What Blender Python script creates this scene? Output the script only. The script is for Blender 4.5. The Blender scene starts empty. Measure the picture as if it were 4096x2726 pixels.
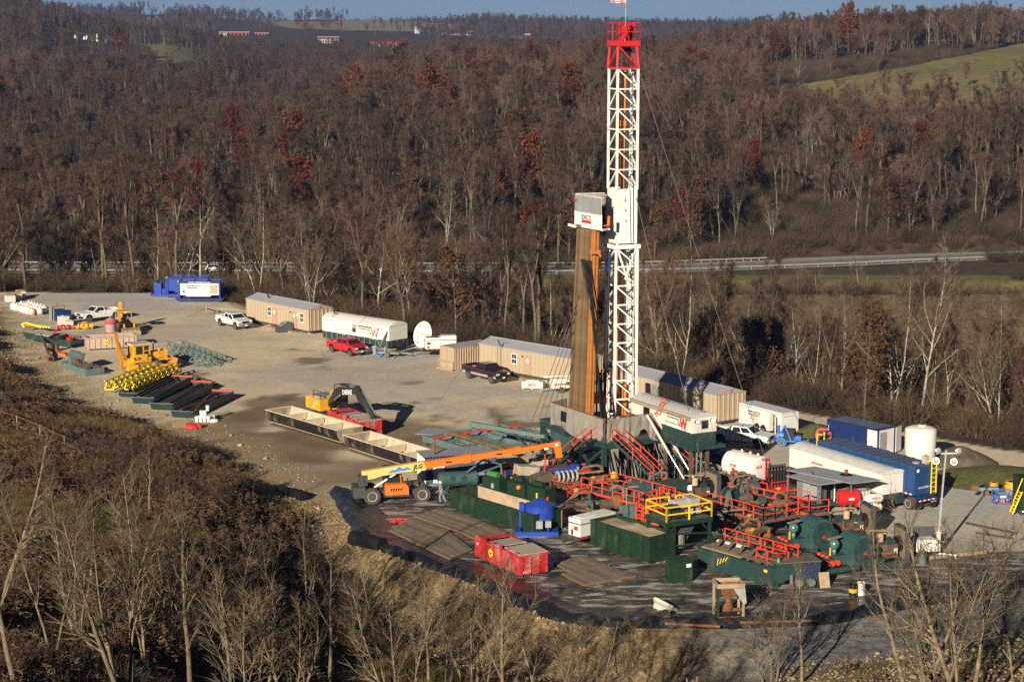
import bpy, math, random
import numpy as np
from mathutils import Vector, Matrix, Euler
random.seed(7); RNG = np.random.default_rng(7)
SC = bpy.context.scene
COL = SC.collection
R = math.radians
# ---------------------------------------------------------------- camera, world, sun, exposure
CAM_Z = 40.0; PITCH = R(9.52); FPX = 7964.0; IW, IH = 4096.0, 2726.0
cam = bpy.data.cameras.new('camera'); cam.sensor_width = 36.0; cam.lens = FPX / IW * 36.0
cam.clip_start = 0.5; cam.clip_end = 30000
camo = bpy.data.objects.new('camera', cam); COL.objects.link(camo)
camo.location = (0, 0, CAM_Z); camo.rotation_euler = (R(90) - PITCH, 0, 0); SC.camera = camo
SUN_EL = R(19.0); SUN_AZ = R(22.0)          # shadows run 22 deg right of straight ahead
w = bpy.data.worlds.new('World'); SC.world = w; w.use_nodes = True
nt = w.node_tree; nt.nodes.clear()
_o = nt.nodes.new('ShaderNodeOutputWorld'); _b = nt.nodes.new('ShaderNodeBackground'); _s = nt.nodes.new('ShaderNodeTexSky')
_s.sky_type = 'NISHITA'; _s.sun_disc = False; _s.sun_elevation = SUN_EL; _s.sun_rotation = SUN_AZ + math.pi
_s.altitude = 3000; _s.air_density = 0.3; _s.dust_density = 0.0; _s.ozone_density = 0.0
_b.inputs['Strength'].default_value = 0.05
nt.links.new(_s.outputs[0], _b.inputs[0]); nt.links.new(_b.outputs[0], _o.inputs[0])
sl = bpy.data.lights.new('sun', 'SUN'); sl.energy = 5.0; sl.angle = R(0.5); sl.color = (1.0, 0.88, 0.70)
so = bpy.data.objects.new('sun', sl); COL.objects.link(so)
SUN_DIR = Vector((math.sin(SUN_AZ) * math.cos(SUN_EL), math.cos(SUN_AZ) * math.cos(SUN_EL), -math.sin(SUN_EL)))
so.rotation_euler = SUN_DIR.to_track_quat('-Z', 'Y').to_euler(); so.location = (-60, -100, 120)
SC.view_settings.view_transform = 'Standard'; SC.view_settings.look = 'None'
SC.view_settings.exposure = 0.6; SC.view_settings.gamma = 1.0; SC.view_settings.use_curve_mapping = False
SC.render.engine = 'CYCLES'
cy = SC.cycles; cy.max_bounces = 4; cy.diffuse_bounces = 2; cy.glossy_bounces = 2; cy.transmission_bounces = 3
cy.transparent_max_bounces = 6; cy.volume_bounces = 0; cy.caustics_reflective = False; cy.caustics_refractive = False
cy.use_denoising = False; cy.sample_clamp_indirect = 3.0; cy.use_adaptive_sampling = False
SC.render.use_persistent_data = False

# ---------------------------------------------------------------- helpers
def at(px, py, z=0.0):
    """world point on the level z seen at photograph pixel (px, py)"""
    a = (px - IW / 2) / FPX; b = -(py - IH / 2) / FPX
    dy = math.cos(PITCH) + b * math.sin(PITCH); dz = -math.sin(PITCH) + b * math.cos(PITCH)
    t = (z - CAM_Z) / dz
    return Vector((a * t, dy * t, z))
def atd(px, py, d):
    """world point at forward distance d seen at pixel"""
    a = (px - IW / 2) / FPX; b = -(py - IH / 2) / FPX
    dy = math.cos(PITCH) + b * math.sin(PITCH); dz = -math.sin(PITCH) + b * math.cos(PITCH)
    t = d / dy
    return Vector((a * t, d, CAM_Z + dz * t))
def pxof(p):
    x, y, z = p; z -= CAM_Z
    d = y * math.cos(PITCH) - z * math.sin(PITCH); u = y * math.sin(PITCH) + z * math.cos(PITCH)
    return IW / 2 + FPX * x / d, IH / 2 - FPX * u / d
_MATS = {}
def M(name, col, rough=0.6, metal=0.0, var=0.12, scale=3.0, dirt=0.0, dirtcol=(0.16, 0.12, 0.08), bump=0.0, spec=0.4, rand=0.0, bscale=None, coat=0.0):
    """procedural painted / rusty / dusty material: noise mottling + patchy dirt"""
    if name in _MATS: return _MATS[name]
    m = bpy.data.materials.new(name); m.use_nodes = True; n = m.node_tree.nodes; l = m.node_tree.links
    b = n['Principled BSDF']; b.inputs['Roughness'].default_value = rough; b.inputs['Metallic'].default_value = metal
    b.inputs['Specular IOR Level'].default_value = spec; b.inputs['Coat Weight'].default_value = coat
    tc = n.new('ShaderNodeTexCoord')
    nz = n.new('ShaderNodeTexNoise'); nz.inputs['Scale'].default_value = scale; nz.inputs['Detail'].default_value = 5
    l.new(tc.outputs['Object'], nz.inputs['Vector'])
    mr = n.new('ShaderNodeMapRange'); mr.inputs[1].default_value = 0.3; mr.inputs[2].default_value = 0.7
    mr.inputs[3].default_value = 1 - var; mr.inputs[4].default_value = 1 + var
    l.new(nz.outputs[0], mr.inputs[0])
    mx = n.new('ShaderNodeVectorMath'); mx.operation = 'SCALE'; mx.inputs[0].default_value = col[:3]
    l.new(mr.outputs[0], mx.inputs['Scale'])
    out = mx.outputs[0]
    if rand:
        oi = n.new('ShaderNodeObjectInfo'); m2 = n.new('ShaderNodeMapRange'); m2.inputs[3].default_value = 1 - rand; m2.inputs[4].default_value = 1 + rand
        l.new(oi.outputs['Random'], m2.inputs[0]); v = n.new('ShaderNodeVectorMath'); v.operation = 'SCALE'
        l.new(out, v.inputs[0]); l.new(m2.outputs[0], v.inputs['Scale']); out = v.outputs[0]
    if dirt:
        d = n.new('ShaderNodeTexNoise'); d.inputs['Scale'].default_value = 1.1; d.inputs['Detail'].default_value = 7; d.inputs['Roughness'].default_value = 0.65
        mp = n.new('ShaderNodeMapping'); mp.inputs['Scale'].default_value = (1, 1, 0.45); l.new(tc.outputs['Object'], mp.inputs[0]); l.new(mp.outputs[0], d.inputs['Vector'])
        r2 = n.new('ShaderNodeMapRange'); r2.inputs[1].default_value = 0.62 - 0.35 * dirt; r2.inputs[2].default_value = 0.75
        r2.inputs[3].default_value = 0; r2.inputs[4].default_value = min(1, 0.35 + dirt)
        l.new(d.outputs[0], r2.inputs[0])
        k = n.new('ShaderNodeMix'); k.data_type = 'RGBA'; l.new(r2.outputs[0], k.inputs[0]); l.new(out, k.inputs[6]); k.inputs[7].default_value = (*dirtcol, 1)
        out = k.outputs[2]
        r3 = n.new('ShaderNodeMapRange'); r3.inputs[3].default_value = rough; r3.inputs[4].default_value = 0.85
        l.new(r2.outputs[0], r3.inputs[0]); l.new(r3.outputs[0], b.inputs['Roughness'])
    l.new(out, b.inputs['Base Color'])
    if bump:
        bp = n.new('ShaderNodeBump'); bp.inputs['Strength'].default_value = bump; bp.inputs['Distance'].default_value = 0.1
        bn = n.new('ShaderNodeTexNoise'); bn.inputs['Scale'].default_value = bscale or scale * 3; bn.inputs['Detail'].default_value = 4
        l.new(tc.outputs['Object'], bn.inputs['Vector']); l.new(bn.outputs[0], bp.inputs['Height']); l.new(bp.outputs[0], b.inputs['Normal'])
    _MATS[name] = m
    return m
def emit(name, col, s):
    if name in _MATS: return _MATS[name]
    m = bpy.data.materials.new(name); m.use_nodes = True; b = m.node_tree.nodes['Principled BSDF']
    b.inputs['Base Color'].default_value = (*col, 1); b.inputs['Emission Color'].default_value = (*col, 1); b.inputs['Emission Strength'].default_value = s
    _MATS[name] = m; return m
# --- shapes: each returns (verts, faces)
def B(x, y, z, sx, sy, sz, rx=0, ry=0, rz=0):
    v = [Vector((i * sx / 2, j * sy / 2, k * sz / 2)) for k in (-1, 1) for j in (-1, 1) for i in (-1, 1)]
    if rx or ry or rz:
        m = Euler((rx, ry, rz)).to_matrix(); v = [m @ p for p in v]
    o = Vector((x, y, z))
    return [p + o for p in v], [(0, 2, 3, 1), (4, 5, 7, 6), (0, 1, 5, 4), (2, 6, 7, 3), (0, 4, 6, 2), (1, 3, 7, 5)]
def BB(x0, x1, y0, y1, z0, z1): return B((x0 + x1) / 2, (y0 + y1) / 2, (z0 + z1) / 2, x1 - x0, y1 - y0, z1 - z0)
def C(p0, p1, r, r2=None, n=10, cap=True):
    p0 = Vector(p0); p1 = Vector(p1); r2 = r if r2 is None else r2
    d = (p1 - p0); q = d.to_track_quat('Z', 'Y')
    vs = []
    for p, rr in ((p0, r), (p1, r2)):
        for i in range(n):
            a = 2 * math.pi * i / n; vs.append(p + q @ Vector((rr * math.cos(a), rr * math.sin(a), 0)))
    fs = [(i, (i + 1) % n, n + (i + 1) % n, n + i) for i in range(n)]
    if cap: fs += [tuple(range(n))[::-1], tuple(range(n, 2 * n))]
    return vs, fs
def BAR(p0, p1, w_, h=None):
    """rectangular beam between two points"""
    h = w_ if h is None else h
    p0 = Vector(p0); p1 = Vector(p1); d = p1 - p0; L = d.length
    if L < 1e-6: return [], []
    q = d.to_track_quat('X', 'Z'); v, f = B(L / 2, 0, 0, L, w_, h)
    return [p0 + q @ p for p in v], f
def TB(pts, r, n=6):
    vs, fs = [], []
    for a, b in zip(pts[:-1], pts[1:]): V, F = C(a, b, r, None, n); o = len(vs); vs += V; fs += [tuple(i + o for i in f) for f in F]
    return vs, fs
def LATHE(prof, n=16, o=(0, 0, 0), axis='Z'):
    """profile [(r,h),...] turned round an axis through o"""
    vs, fs = [], []
    for r, h in prof:
        for i in range(n):
            a = 2 * math.pi * i / n; x, y = r * math.cos(a), r * math.sin(a)
            p = (x, y, h) if axis == 'Z' else ((h, x, y) if axis == 'X' else (y, h, x))
            vs.append(Vector(p) + Vector(o))
    for k in range(len(prof) - 1):
        for i in range(n):
            j = (i + 1) % n; fs.append((k * n + i, k * n + j, (k + 1) * n + j, (k + 1) * n + i))
    fs.append(tuple(range(n))[::-1]); m = (len(prof) - 1) * n; fs.append(tuple(range(m, m + n)))
    return vs, fs
def PR(prof, lo, hi, axis='Y'):
    """profile polygon extruded along an axis: 'Y' profile is (x,z), 'X' profile is (y,z), 'Z' profile is (x,y)"""
    n = len(prof); vs = []
    for t in (lo, hi):
        for a, b in prof: vs.append(Vector((a, t, b) if axis == 'Y' else ((t, a, b) if axis == 'X' else (a, b, t))))
    fs = [(i, (i + 1) % n, n + (i + 1) % n, n + i) for i in range(n)] + [tuple(range(n))[::-1], tuple(range(n, 2 * n))]
    return vs, fs
def TORUS(c, Rr, r, axis='Z', n=20, k=8, frac=1.0):
    vs, fs = [], []
    for i in range(n):
        a = 2 * math.pi * i / n
        for j in range(k):
            b = 2 * math.pi * j / k; q = Rr + r * math.cos(b); x, y, z = q * math.cos(a), q * math.sin(a), r * math.sin(b)
            p = (x, y, z) if axis == 'Z' else ((z, x, y) if axis == 'X' else (x, z, y)); vs.append(Vector(p) + Vector(c))
    for i in range(n):
        for j in range(k): fs.append((i * k + j, ((i + 1) % n) * k + j, ((i + 1) % n) * k + (j + 1) % k, i * k + (j + 1) % k))
    return vs, fs
def SPH(c, r, n=12, m=8, sz=1.0):
    return LATHE([(max(1e-3, r * math.sin(math.pi * k / m)), -r * sz * math.cos(math.pi * k / m)) for k in range(m + 1)], n, c)
def CORR(x0, x1, z0, z1, y, pitch=0.3, depth=0.04, rib=0.35):
    """corrugated wall panel in the xz plane, ribs standing out towards -y"""
    prof = []; n = max(1, round((x1 - x0) / pitch)); p = (x1 - x0) / n
    for i in range(n):
        a = x0 + i * p
        prof += [(a, y), (a + p * (0.5 - rib / 2 - 0.1), y), (a + p * (0.5 - rib / 2), y - depth), (a + p * (0.5 + rib / 2), y - depth), (a + p * (0.5 + rib / 2 + 0.1), y)]
    prof.append((x1, y)); vs, fs = [], []
    for px_, py_ in prof: vs += [Vector((px_, py_, z0)), Vector((px_, py_, z1))]
    for i in range(len(prof) - 1): fs.append((2 * i, 2 * i + 2, 2 * i + 3, 2 * i + 1))
    return vs, fs
def XF(shape, m):
    v, f = shape; return [m @ p for p in v], f
def MV(shape, x=0, y=0, z=0, rz=0, ry=0, rx=0):
    return XF(shape, Matrix.Translation((x, y, z)) @ Euler((rx, ry, rz)).to_matrix().to_4x4())
def join(*shapes):
    vs, fs = [], []
    for s in shapes:
        if isinstance(s, list) and s and isinstance(s[0], tuple) and not isinstance(s[0][0], (int, float)): s = join(*s)
        v, f = s; o = len(vs); vs += list(v); fs += [tuple(i + o for i in q) for q in f]
    return vs, fs
def mesh(name, vs, fs, mat=None, smooth=False):
    me = bpy.data.meshes.new(name); me.from_pydata([tuple(v) for v in vs], [], fs); me.update()
    if mat: me.materials.append(mat)
    if smooth: me.polygons.foreach_set('use_smooth', [True] * len(me.polygons))
    return me
def thing(name, label, cat, loc=(0, 0, 0), rz=0, group=None):
    o = bpy.data.objects.new(name, None); COL.objects.link(o); o.location = loc; o.rotation_euler = (0, 0, rz)
    o['label'] = label; o['category'] = cat
    if group: o['group'] = group
    return o
def P(parent, name, mat, *shapes, smooth=False, kind=None, label=None, loc=None, rot=None):
    vs, fs = join(*shapes)
    o = bpy.data.objects.new(name, mesh(name, vs, fs, mat, smooth)); COL.objects.link(o); o.parent = parent
    if kind: o['kind'] = kind
    if label: o['label'] = label
    if loc: o.location = loc
    if rot: o.rotation_euler = rot
    return o
def solo(name, label, cat, mat, *shapes, loc=(0, 0, 0), rz=0, group=None, smooth=False, rot=None):
    vs, fs = join(*shapes); o = bpy.data.objects.new(name, mesh(name, vs, fs, mat, smooth)); COL.objects.link(o)
    o.location = loc; o.rotation_euler = rot or (0, 0, rz); o['label'] = label; o['category'] = cat
    if group: o['group'] = group
    return o
def again(parent, src, loc=(0, 0, 0), rot=(0, 0, 0), name=None, scale=None):
    """another piece that shares its mesh"""
    o = src.copy(); COL.objects.link(o); o.parent = parent; o.location = loc; o.rotation_euler = rot
    if scale: o.scale = scale
    return o
KIDS = {}
def dup(root, loc, rz=0, label=None, scale=None):
    """copy of a thing with its parts and sub-parts"""
    r = root.copy(); COL.objects.link(r); r.location = loc; r.rotation_euler = (0, 0, rz)
    if scale: r.scale = (scale,) * 3 if isinstance(scale, (int, float)) else scale
    if label: r['label'] = label
    if root not in KIDS: KIDS[root] = [(c, list(c.children)) for c in root.children]
    for c, g in KIDS[root]:
        c2 = c.copy(); COL.objects.link(c2); c2.parent = r
        for d in g: d2 = d.copy(); COL.objects.link(d2); d2.parent = c2
    return r
def TXT(parent, name, s, size, mat, loc, rot=(R(90), 0, 0), align='CENTER', bold=0.0, shear=0.0, wide=1.0, extr=0.003):
    cu = bpy.data.curves.new(name, 'FONT'); cu.body = s; cu.size = size; cu.align_x = align; cu.align_y = 'CENTER'
    cu.extrude = extr; cu.offset = bold; cu.shear = shear; cu.resolution_u = 2; cu.materials.append(mat)
    q = bpy.data.objects.new(name, cu); me = bpy.data.meshes.new_from_object(q); bpy.data.objects.remove(q); bpy.data.curves.remove(cu); me.name = name
    o = bpy.data.objects.new(name, me); COL.objects.link(o); o.parent = parent; o.location = loc; o.rotation_euler = rot
    o.scale = (wide, 1, 1); return o
def struct(o): o['kind'] = 'structure'; return o
def stuff(o, label=None):
    o['kind'] = 'stuff'
    if label: o['label'] = label
    return o
def npmesh(name, V, F, mat=None, cols=None, smooth=True):
    """big mesh from arrays; F is (n,3) or (n,4)"""
    me = bpy.data.meshes.new(name); V = np.asarray(V, np.float32); F = np.asarray(F, np.int32); k = F.shape[1]
    me.vertices.add(len(V)); me.vertices.foreach_set('co', V.ravel())
    me.loops.add(F.size); me.loops.foreach_set('vertex_index', F.ravel())
    me.polygons.add(len(F)); me.polygons.foreach_set('loop_start', np.arange(0, F.size, k, dtype=np.int32))
    me.update(calc_edges=True); me.validate()
    if smooth: me.polygons.foreach_set('use_smooth', np.ones(len(me.polygons), bool))
    if cols is not None:
        a = me.color_attributes.new('Col', 'FLOAT_COLOR', 'POINT'); c = np.ones((len(V), 4), np.float32); c[:, :3] = cols; a.data.foreach_set('color', c.ravel())
    if mat: me.materials.append(mat)
    return me
def vnoise(x, y, seed=0):
    """vectorised value noise, 0..1"""
    x = np.asarray(x, float); y = np.asarray(y, float); xi = np.floor(x).astype(np.int64); yi = np.floor(y).astype(np.int64)
    fx = x - xi; fy = y - yi; fx = fx * fx * (3 - 2 * fx); fy = fy * fy * (3 - 2 * fy)
    def h(a, b):
        k = (a * 374761393 + b * 668265263 + seed * 974634777) & 0x7fffffff
        k = ((k ^ (k >> 13)) * 1274126177) & 0x7fffffff; return ((k ^ (k >> 16)) & 0xffff) / 65535.0
    return (h(xi, yi) * (1 - fx) + h(xi + 1, yi) * fx) * (1 - fy) + (h(xi, yi + 1) * (1 - fx) + h(xi + 1, yi + 1) * fx) * fy
def fbm(x, y, seed=0, o=4):
    s = 0; a = 0.5; t = 0
    for i in range(o): s = s + a * vnoise(x * 2 ** i, y * 2 ** i, seed + i); t += a; a *= 0.5
    return s / t

# ---------------------------------------------------------------- terrain
def A2(l, z=0.0): return np.array([[*at(a, b, z)[:2]] for a, b in l])
FRONT = A2([(-420, 1172), (-60, 1205), (0, 1250), (20, 1330), (60, 1420), (147, 1503), (268, 1579), (370, 1650), (553, 1690), (683, 1725), (848, 1800), (945, 1855), (1020, 1906), (1230, 2004), (1345, 2050), (1447, 2150), (1554, 2210), (1715, 2265), (1880, 2318), (2091, 2425), (2299, 2495), (2669, 2512), (3062, 2506), (3279, 2497), (3584, 2440), (3855, 2395), (4200, 2325), (4900, 2230)])
REAR = np.array([[110, 120], [62, 164], [41, 182], [20, 205], [-19, 248], [-37, 268], [-47, 279], [-85, 281]])
PADPOLY = np.vstack([FRONT, REAR])
def pdist(x, y, poly):
    d = np.full(x.shape, 1e9)
    for (ax, ay), (bx, by) in zip(poly[:-1], poly[1:]):
        ex, ey = bx - ax, by - ay; L = ex * ex + ey * ey
        t = np.clip(((x - ax) * ex + (y - ay) * ey) / L, 0, 1); d = np.minimum(d, np.hypot(x - ax - t * ex, y - ay - t * ey))
    return d
def inside(x, y, poly):
    c = np.zeros(x.shape, bool); n = len(poly)
    for i in range(n):
        ax, ay = poly[i]; bx, by = poly[(i + 1) % n]
        k = ((ay > y) != (by > y)) & (x < (bx - ax) * (y - ay) / (by - ay + 1e-12) + ax); c ^= k
    return c
def ss(t): t = np.clip(t, 0, 1); return t * t * (3 - 2 * t)
ROADZ = -14.4
ROAD = A2([(-500, 1073), (600, 1076), (1500, 1080), (2300, 1078), (2700, 1071), (3000, 1060), (3300, 1049), (3600, 1035), (3900, 1024), (4500, 1008)], ROADZ)
KU = np.array([-900, 0, 640, 1117, 1568, 1836, 2600, 3300, 3900, 5000.])
KD = np.array([300, 380, 400, 425, 440, 500, 600, 700, 800, 900, 1000, 1200, 1500, 1900, 2280, 2520, 3200, 3800, 4600, 7000, 7300.])
_v = [-18, -22, -14.8, -14.6, -13]
KZ = np.array([
    _v + [-14, -15, -12, -6, 2, 8, 18, 30, 40, 28, 25, 20, 20, 10, -36, -50],
    _v + [-15, -16, -14, -10, -4, 2, 12, 24, 36, 26, 20, 15, 25, 10, -36, -50],
    _v + [-12.5, -10, -16, -16, -13, -7, 3, 11, 4, -6, 3, 10, 24, 5, -36, -50],
    _v + [-11, -9, -9.5, -16, -18, -18, -14, -12, -14, -14, 4, 10, 13, 0, -36, -50],
    _v + [-9, -4, 1, 3.7, -2, -8, -14, -14, -16, -16, 2, 6, 11, 0, -36, -50],
    _v + [-8, -2, 3, 6, 6, 0, -10, -14, -15, -14, -1, 4, 5, 2, -36, -50],
    _v + [-7, -1, 4, 7, 8.5, 8, 0, -8, -14, -14, -5, -3, 10, -14, -36, -50],
    _v + [-7, 0, 5, 10, 16, 18, 16, 10, 0, -4, -6, -8, -10, -12, -36, -50],
    _v + [-6, 2, 9, 16, 22, 23, 20, 14, 4, 0, -6, -8, -10, -12, -36, -50],
    _v + [-4, 5, 14, 22, 30, 30, 26, 20, 8, 4, -6, -8, -10, -12, -36, -50]], float)
KZ[6, 17] = -4
def Hfar(x, y):
    d = np.maximum(y, 60.0); u = np.clip(IW / 2 + FPX * x / d, KU[0], KU[-1] - 1e-3); dd = np.clip(np.log(d), np.log(KD[0]), np.log(KD[-1]) - 1e-6)
    i = np.clip(np.searchsorted(KU, u, side='right') - 1, 0, len(KU) - 2); j = np.clip(np.searchsorted(np.log(KD), dd, side='right') - 1, 0, len(KD) - 2)
    fu = (u - KU[i]) / (KU[i + 1] - KU[i]); LD = np.log(KD); fd = (dd - LD[j]) / (LD[j + 1] - LD[j]); fu = fu * fu * (3 - 2 * fu)
    z = (KZ[i, j] * (1 - fu) + KZ[i + 1, j] * fu) * (1 - fd) + (KZ[i, j + 1] * (1 - fu) + KZ[i + 1, j + 1] * fu) * fd
    a = np.clip((d - 440) / 200, 0, 1); z = z + a * (fbm(x / 90, y / 90, 3) - .5) * 5 + np.clip((d - 2500) / 1500, 0, 1) * (fbm(x / 500, y / 500, 9) - .5) * 22
    r = pdist(x, y, ROAD); k = ss((r - 7.5) / 6); return z * k + (ROADZ - .15) * (1 - k)
def H(x, y):
    x = np.asarray(x, float); y = np.asarray(y, float)
    ins = inside(x, y, PADPOLY); sf = pdist(x, y, FRONT); sr = pdist(x, y, REAR)
    nz = fbm(x / 7, y / 7, 21)
    left = 0.20 * sf + .9 * ss(sf / 4) * (nz - .1)
    right = np.where(x < 16, -1.7 * ss(sf / 5.5), -.25 * ss(sf / 3)) + .18 * np.maximum(0, sf - np.where(x < 16, 6, 9)) + (nz - .5) * 1.0 * ss((sf - 2) / 8)
    t = ss((x + 24) / 16); hill = left * (1 - t) + right * t
    crest = 38 - 10 * ss((-22 - x) / 35); hill = np.minimum(hill, crest)
    hill = np.maximum(hill, crest - np.maximum(0, y - 4) * 1.45)
    rear = np.where(y < 300, -14 * ss(sr / 45) + (nz - .5) * 1.5 * ss(sr / 6), 0)
    k = ss((y - 290) / 40); rearz = rear * (1 - k) + Hfar(x, y) * k
    frontside = (sf < sr) & (y < 262) | (y < 100)
    return np.where(ins, 0.0, np.where(frontside, hill, rearz))
def px_of(x, y, z):
    z = z - CAM_Z; d = y * math.cos(PITCH) - z * math.sin(PITCH); u = y * math.sin(PITCH) + z * math.cos(PITCH)
    return IW / 2 + FPX * x / d, IH / 2 - FPX * u / d
FIELDS = [np.array(p, float) for p in (
    [(3120, 350), (3300, 322), (3600, 272), (4400, 110), (4400, 480), (3900, 470), (3500, 440), (3250, 400)],
    [(190, 92), (330, 105), (500, 128), (640, 148), (820, 175), (820, 235), (700, 250), (640, 240), (600, 185), (400, 155), (250, 125)],
    [(530, 97), (600, 62), (720, 60), (660, 82), (600, 115)],
    [(975, 66), (1110, 84), (1300, 86), (1520, 76), (1780, 74), (1900, 86), (1800, 128), (1400, 122), (1150, 112)],
    [(1850, 128), (2200, 140), (2250, 165), (1950, 170)])]
def infield(x, y, z):
    u, v = px_of(x, y, z); m = np.zeros(u.shape, int)
    for i, f in enumerate(FIELDS):
        far = (y > (640, 1250, 2700, 2900, 2300)[i]) & (y < (1000, 1750, 4600, 4600, 2900)[i]); m = np.where(inside(u, v, f) & far, i + 1, m)
    return m
def ground_mat(name, bscale=2.2, bstr=0.6, rough=0.95, fine=0.35, pebble=0.0):
    m = bpy.data.materials.new(name); m.use_nodes = True; n = m.node_tree.nodes; l = m.node_tree.links; b = n['Principled BSDF']
    b.inputs['Roughness'].default_value = rough; b.inputs['Specular IOR Level'].default_value = 0.2
    at_ = n.new('ShaderNodeAttribute'); at_.attribute_name = 'Col'; tc = n.new('ShaderNodeTexCoord')
    out = at_.outputs['Color']
    for sc, amp in ((0.35, fine * .5), (bscale, fine), (bscale * 5, fine)):
        nz = n.new('ShaderNodeTexNoise'); nz.inputs['Scale'].default_value = sc; nz.inputs['Detail'].default_value = 6; nz.inputs['Roughness'].default_value = .65
        l.new(tc.outputs['Object'], nz.inputs['Vector']); mr = n.new('ShaderNodeMapRange'); mr.inputs[1].default_value = .3; mr.inputs[2].default_value = .7; mr.inputs[3].default_value = 1 - amp; mr.inputs[4].default_value = 1 + amp
        l.new(nz.outputs[0], mr.inputs[0]); v = n.new('ShaderNodeVectorMath'); v.operation = 'SCALE'; l.new(out, v.inputs[0]); l.new(mr.outputs[0], v.inputs['Scale']); out = v.outputs[0]
    l.new(out, b.inputs['Base Color'])
    nb = n.new('ShaderNodeTexNoise'); nb.inputs['Scale'].default_value = bscale * 2; nb.inputs['Detail'].default_value = 6; nb.inputs['Roughness'].default_value = .7; l.new(tc.outputs['Object'], nb.inputs['Vector'])
    bp = n.new('ShaderNodeBump'); bp.inputs['Strength'].default_value = bstr; bp.inputs['Distance'].default_value = .15; l.new(nb.outputs[0], bp.inputs['Height']); l.new(bp.outputs[0], b.inputs['Normal'])
    return m
MG_PAD = ground_mat('gravel_surface', 1.6, .35, .93, .16)
MG_HILL = ground_mat('weedy_soil', 1.2, 1.0, 1.0, .5)
MG_FAR = ground_mat('leaf_litter', .25, .6, 1.0, .35)
# near grid: gravel pad and hillside share one vertex grid
STEP = 0.8; gx = np.arange(-150, 100.1, STEP); gy = np.arange(-60, 332, STEP); X, Y = np.meshgrid(gx, gy); Z = H(X, Y)
INS = inside(X, Y, PADPOLY); SF = pdist(X, Y, FRONT)
def mixc(c, k, col): return c * (1 - k[..., None]) + np.array(col) * k[..., None]
def spot(px, py, rx, ry, rot=0, soft=.5, amp=.5, sc=5.0, seed=5):
    c = at(px, py); d = c.y; a = rx * d / FPX; b_ = ry * d * d / (CAM_Z * FPX); ca, sa = math.cos(R(rot)), math.sin(R(rot))
    dx, dy = X - c.x, Y - c.y; p, q = dx * ca + dy * sa, -dx * sa + dy * ca
    e = np.sqrt((p / a) ** 2 + (q / b_) ** 2) + (fbm(X / sc, Y / sc, seed) - .5) * 2 * amp
    return ss((1 + soft / 2 - e) / soft)
n1 = fbm(X / 12, Y / 12, 31); n2 = fbm(X / 2.5 + Y / 9, Y / 6 - X / 9, 37, 5); n3 = fbm(X / 1.6, Y / 1.6, 43)
padc = np.ones(X.shape + (3,)) * np.array((.62, .525, .375)); padc = mixc(padc, ss((n1 - .42) * 4) * .6, (.47, .44, .39))
padc *= (.86 + .28 * n3)[..., None]
for a in ((300, 1190, 420, 22), (650, 1215, 420, 26), (1500, 1420, 300, 22), (2050, 1560, 300, 22), (3450, 1830, 420, 60), (3850, 2050, 300, 140)): padc = mixc(padc, spot(*a) * .6, (.41, .405, .40))
for a in ((1010, 1800, 330, 75), (1350, 1900, 320, 70), (1450, 1740, 360, 60), (1150, 1610, 170, 32), (900, 1700, 150, 60), (1000, 1660, 90, 26), (1700, 1790, 200, 40)): padc = mixc(padc, spot(*a, amp=.75) * .8, (.17, .115, .06))
for a in ((1100, 1590, 120, 20), (1240, 1440, 70, 12), (1180, 1405, 60, 8), (1330, 1470, 70, 9), (1950, 1640, 260, 34), (1850, 1600, 120, 14), (2050, 1700, 130, 20), (1420, 1560, 60, 10), (1650, 1530, 60, 7), (1030, 1440, 40, 6), (760, 1500, 60, 10), (820, 1460, 50, 8), (1500, 1610, 160, 12)): padc = mixc(padc, spot(*a, amp=1.1, sc=2.5) * ss((n2 - .38) * 5) * .8, (.12, .105, .08))
for a in ((1050, 1905, 170, 40), (1200, 1960, 150, 40), (1250, 1870, 200, 14), (700, 1330, 400, 40), (1500, 1500, 500, 40)): padc = mixc(padc, spot(*a, amp=.8) * .4, (.36, .345, .31))
padc = mixc(padc, ss((7 - SF) / 6) * ss((n3 - .3) * 4) * (X < -12), (.33, .255, .15))
for a in ((3700, 2270, 520, 90), (3000, 2400, 700, 90), (2500, 2400, 500, 60), (3300, 2300, 500, 60)): padc = mixc(padc, spot(*a, amp=.9, sc=3) * .8, (.10, .09, .075))
for a in ((3900, 2220, 260, 60), (3600, 2260, 260, 30), (2300, 2300, 220, 60)): padc = mixc(padc, spot(*a, amp=1.2, sc=2) * .8, (.38, .36, .33))
hw = fbm(X / 5, Y / 5, 51); hc = np.ones(X.shape + (3,)) * np.array((.10, .068, .036)); hc = mixc(hc, ss((hw - .5) * 6) * .7, (.10, .095, .03)); hc = mixc(hc, ss((n1 - .55) * 6) * .6, (.17, .10, .05))
hc *= (.6 + .8 * n3)[..., None]
hc = mixc(hc, np.where(X < -14, ss((4.5 - SF) / 3), ss((8 + 3 * (hw - .5) - SF) / 2) * ss((14 - X) / 8)), (.36, .26, .135))
hc = mixc(hc, ss((9 - SF) / 2) * ss((X - 9) / 8), (.19, .185, .175)); hc = mixc(hc, ss((SF - 8) / 2) * ss((21 - SF) / 6) * ss((X - 7) / 8), (.24, .19, .125))
hc = np.where((Y > 262)[..., None] | (pdist(X, Y, REAR) < SF)[..., None], np.array((.085, .06, .036)) * (.6 + .8 * n3)[..., None], hc)
cols = np.where(INS[..., None], padc, hc)
ny, nx = X.shape; idx = np.arange(ny * nx).reshape(ny, nx); Q = np.stack([idx[:-1, :-1], idx[:-1, 1:], idx[1:, 1:], idx[1:, :-1]], -1).reshape(-1, 4)
VV = np.stack([X, Y, Z], -1).reshape(-1, 3); CC = cols.reshape(-1, 3); pin = INS.reshape(-1)
fin = pin[Q].all(1)
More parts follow.
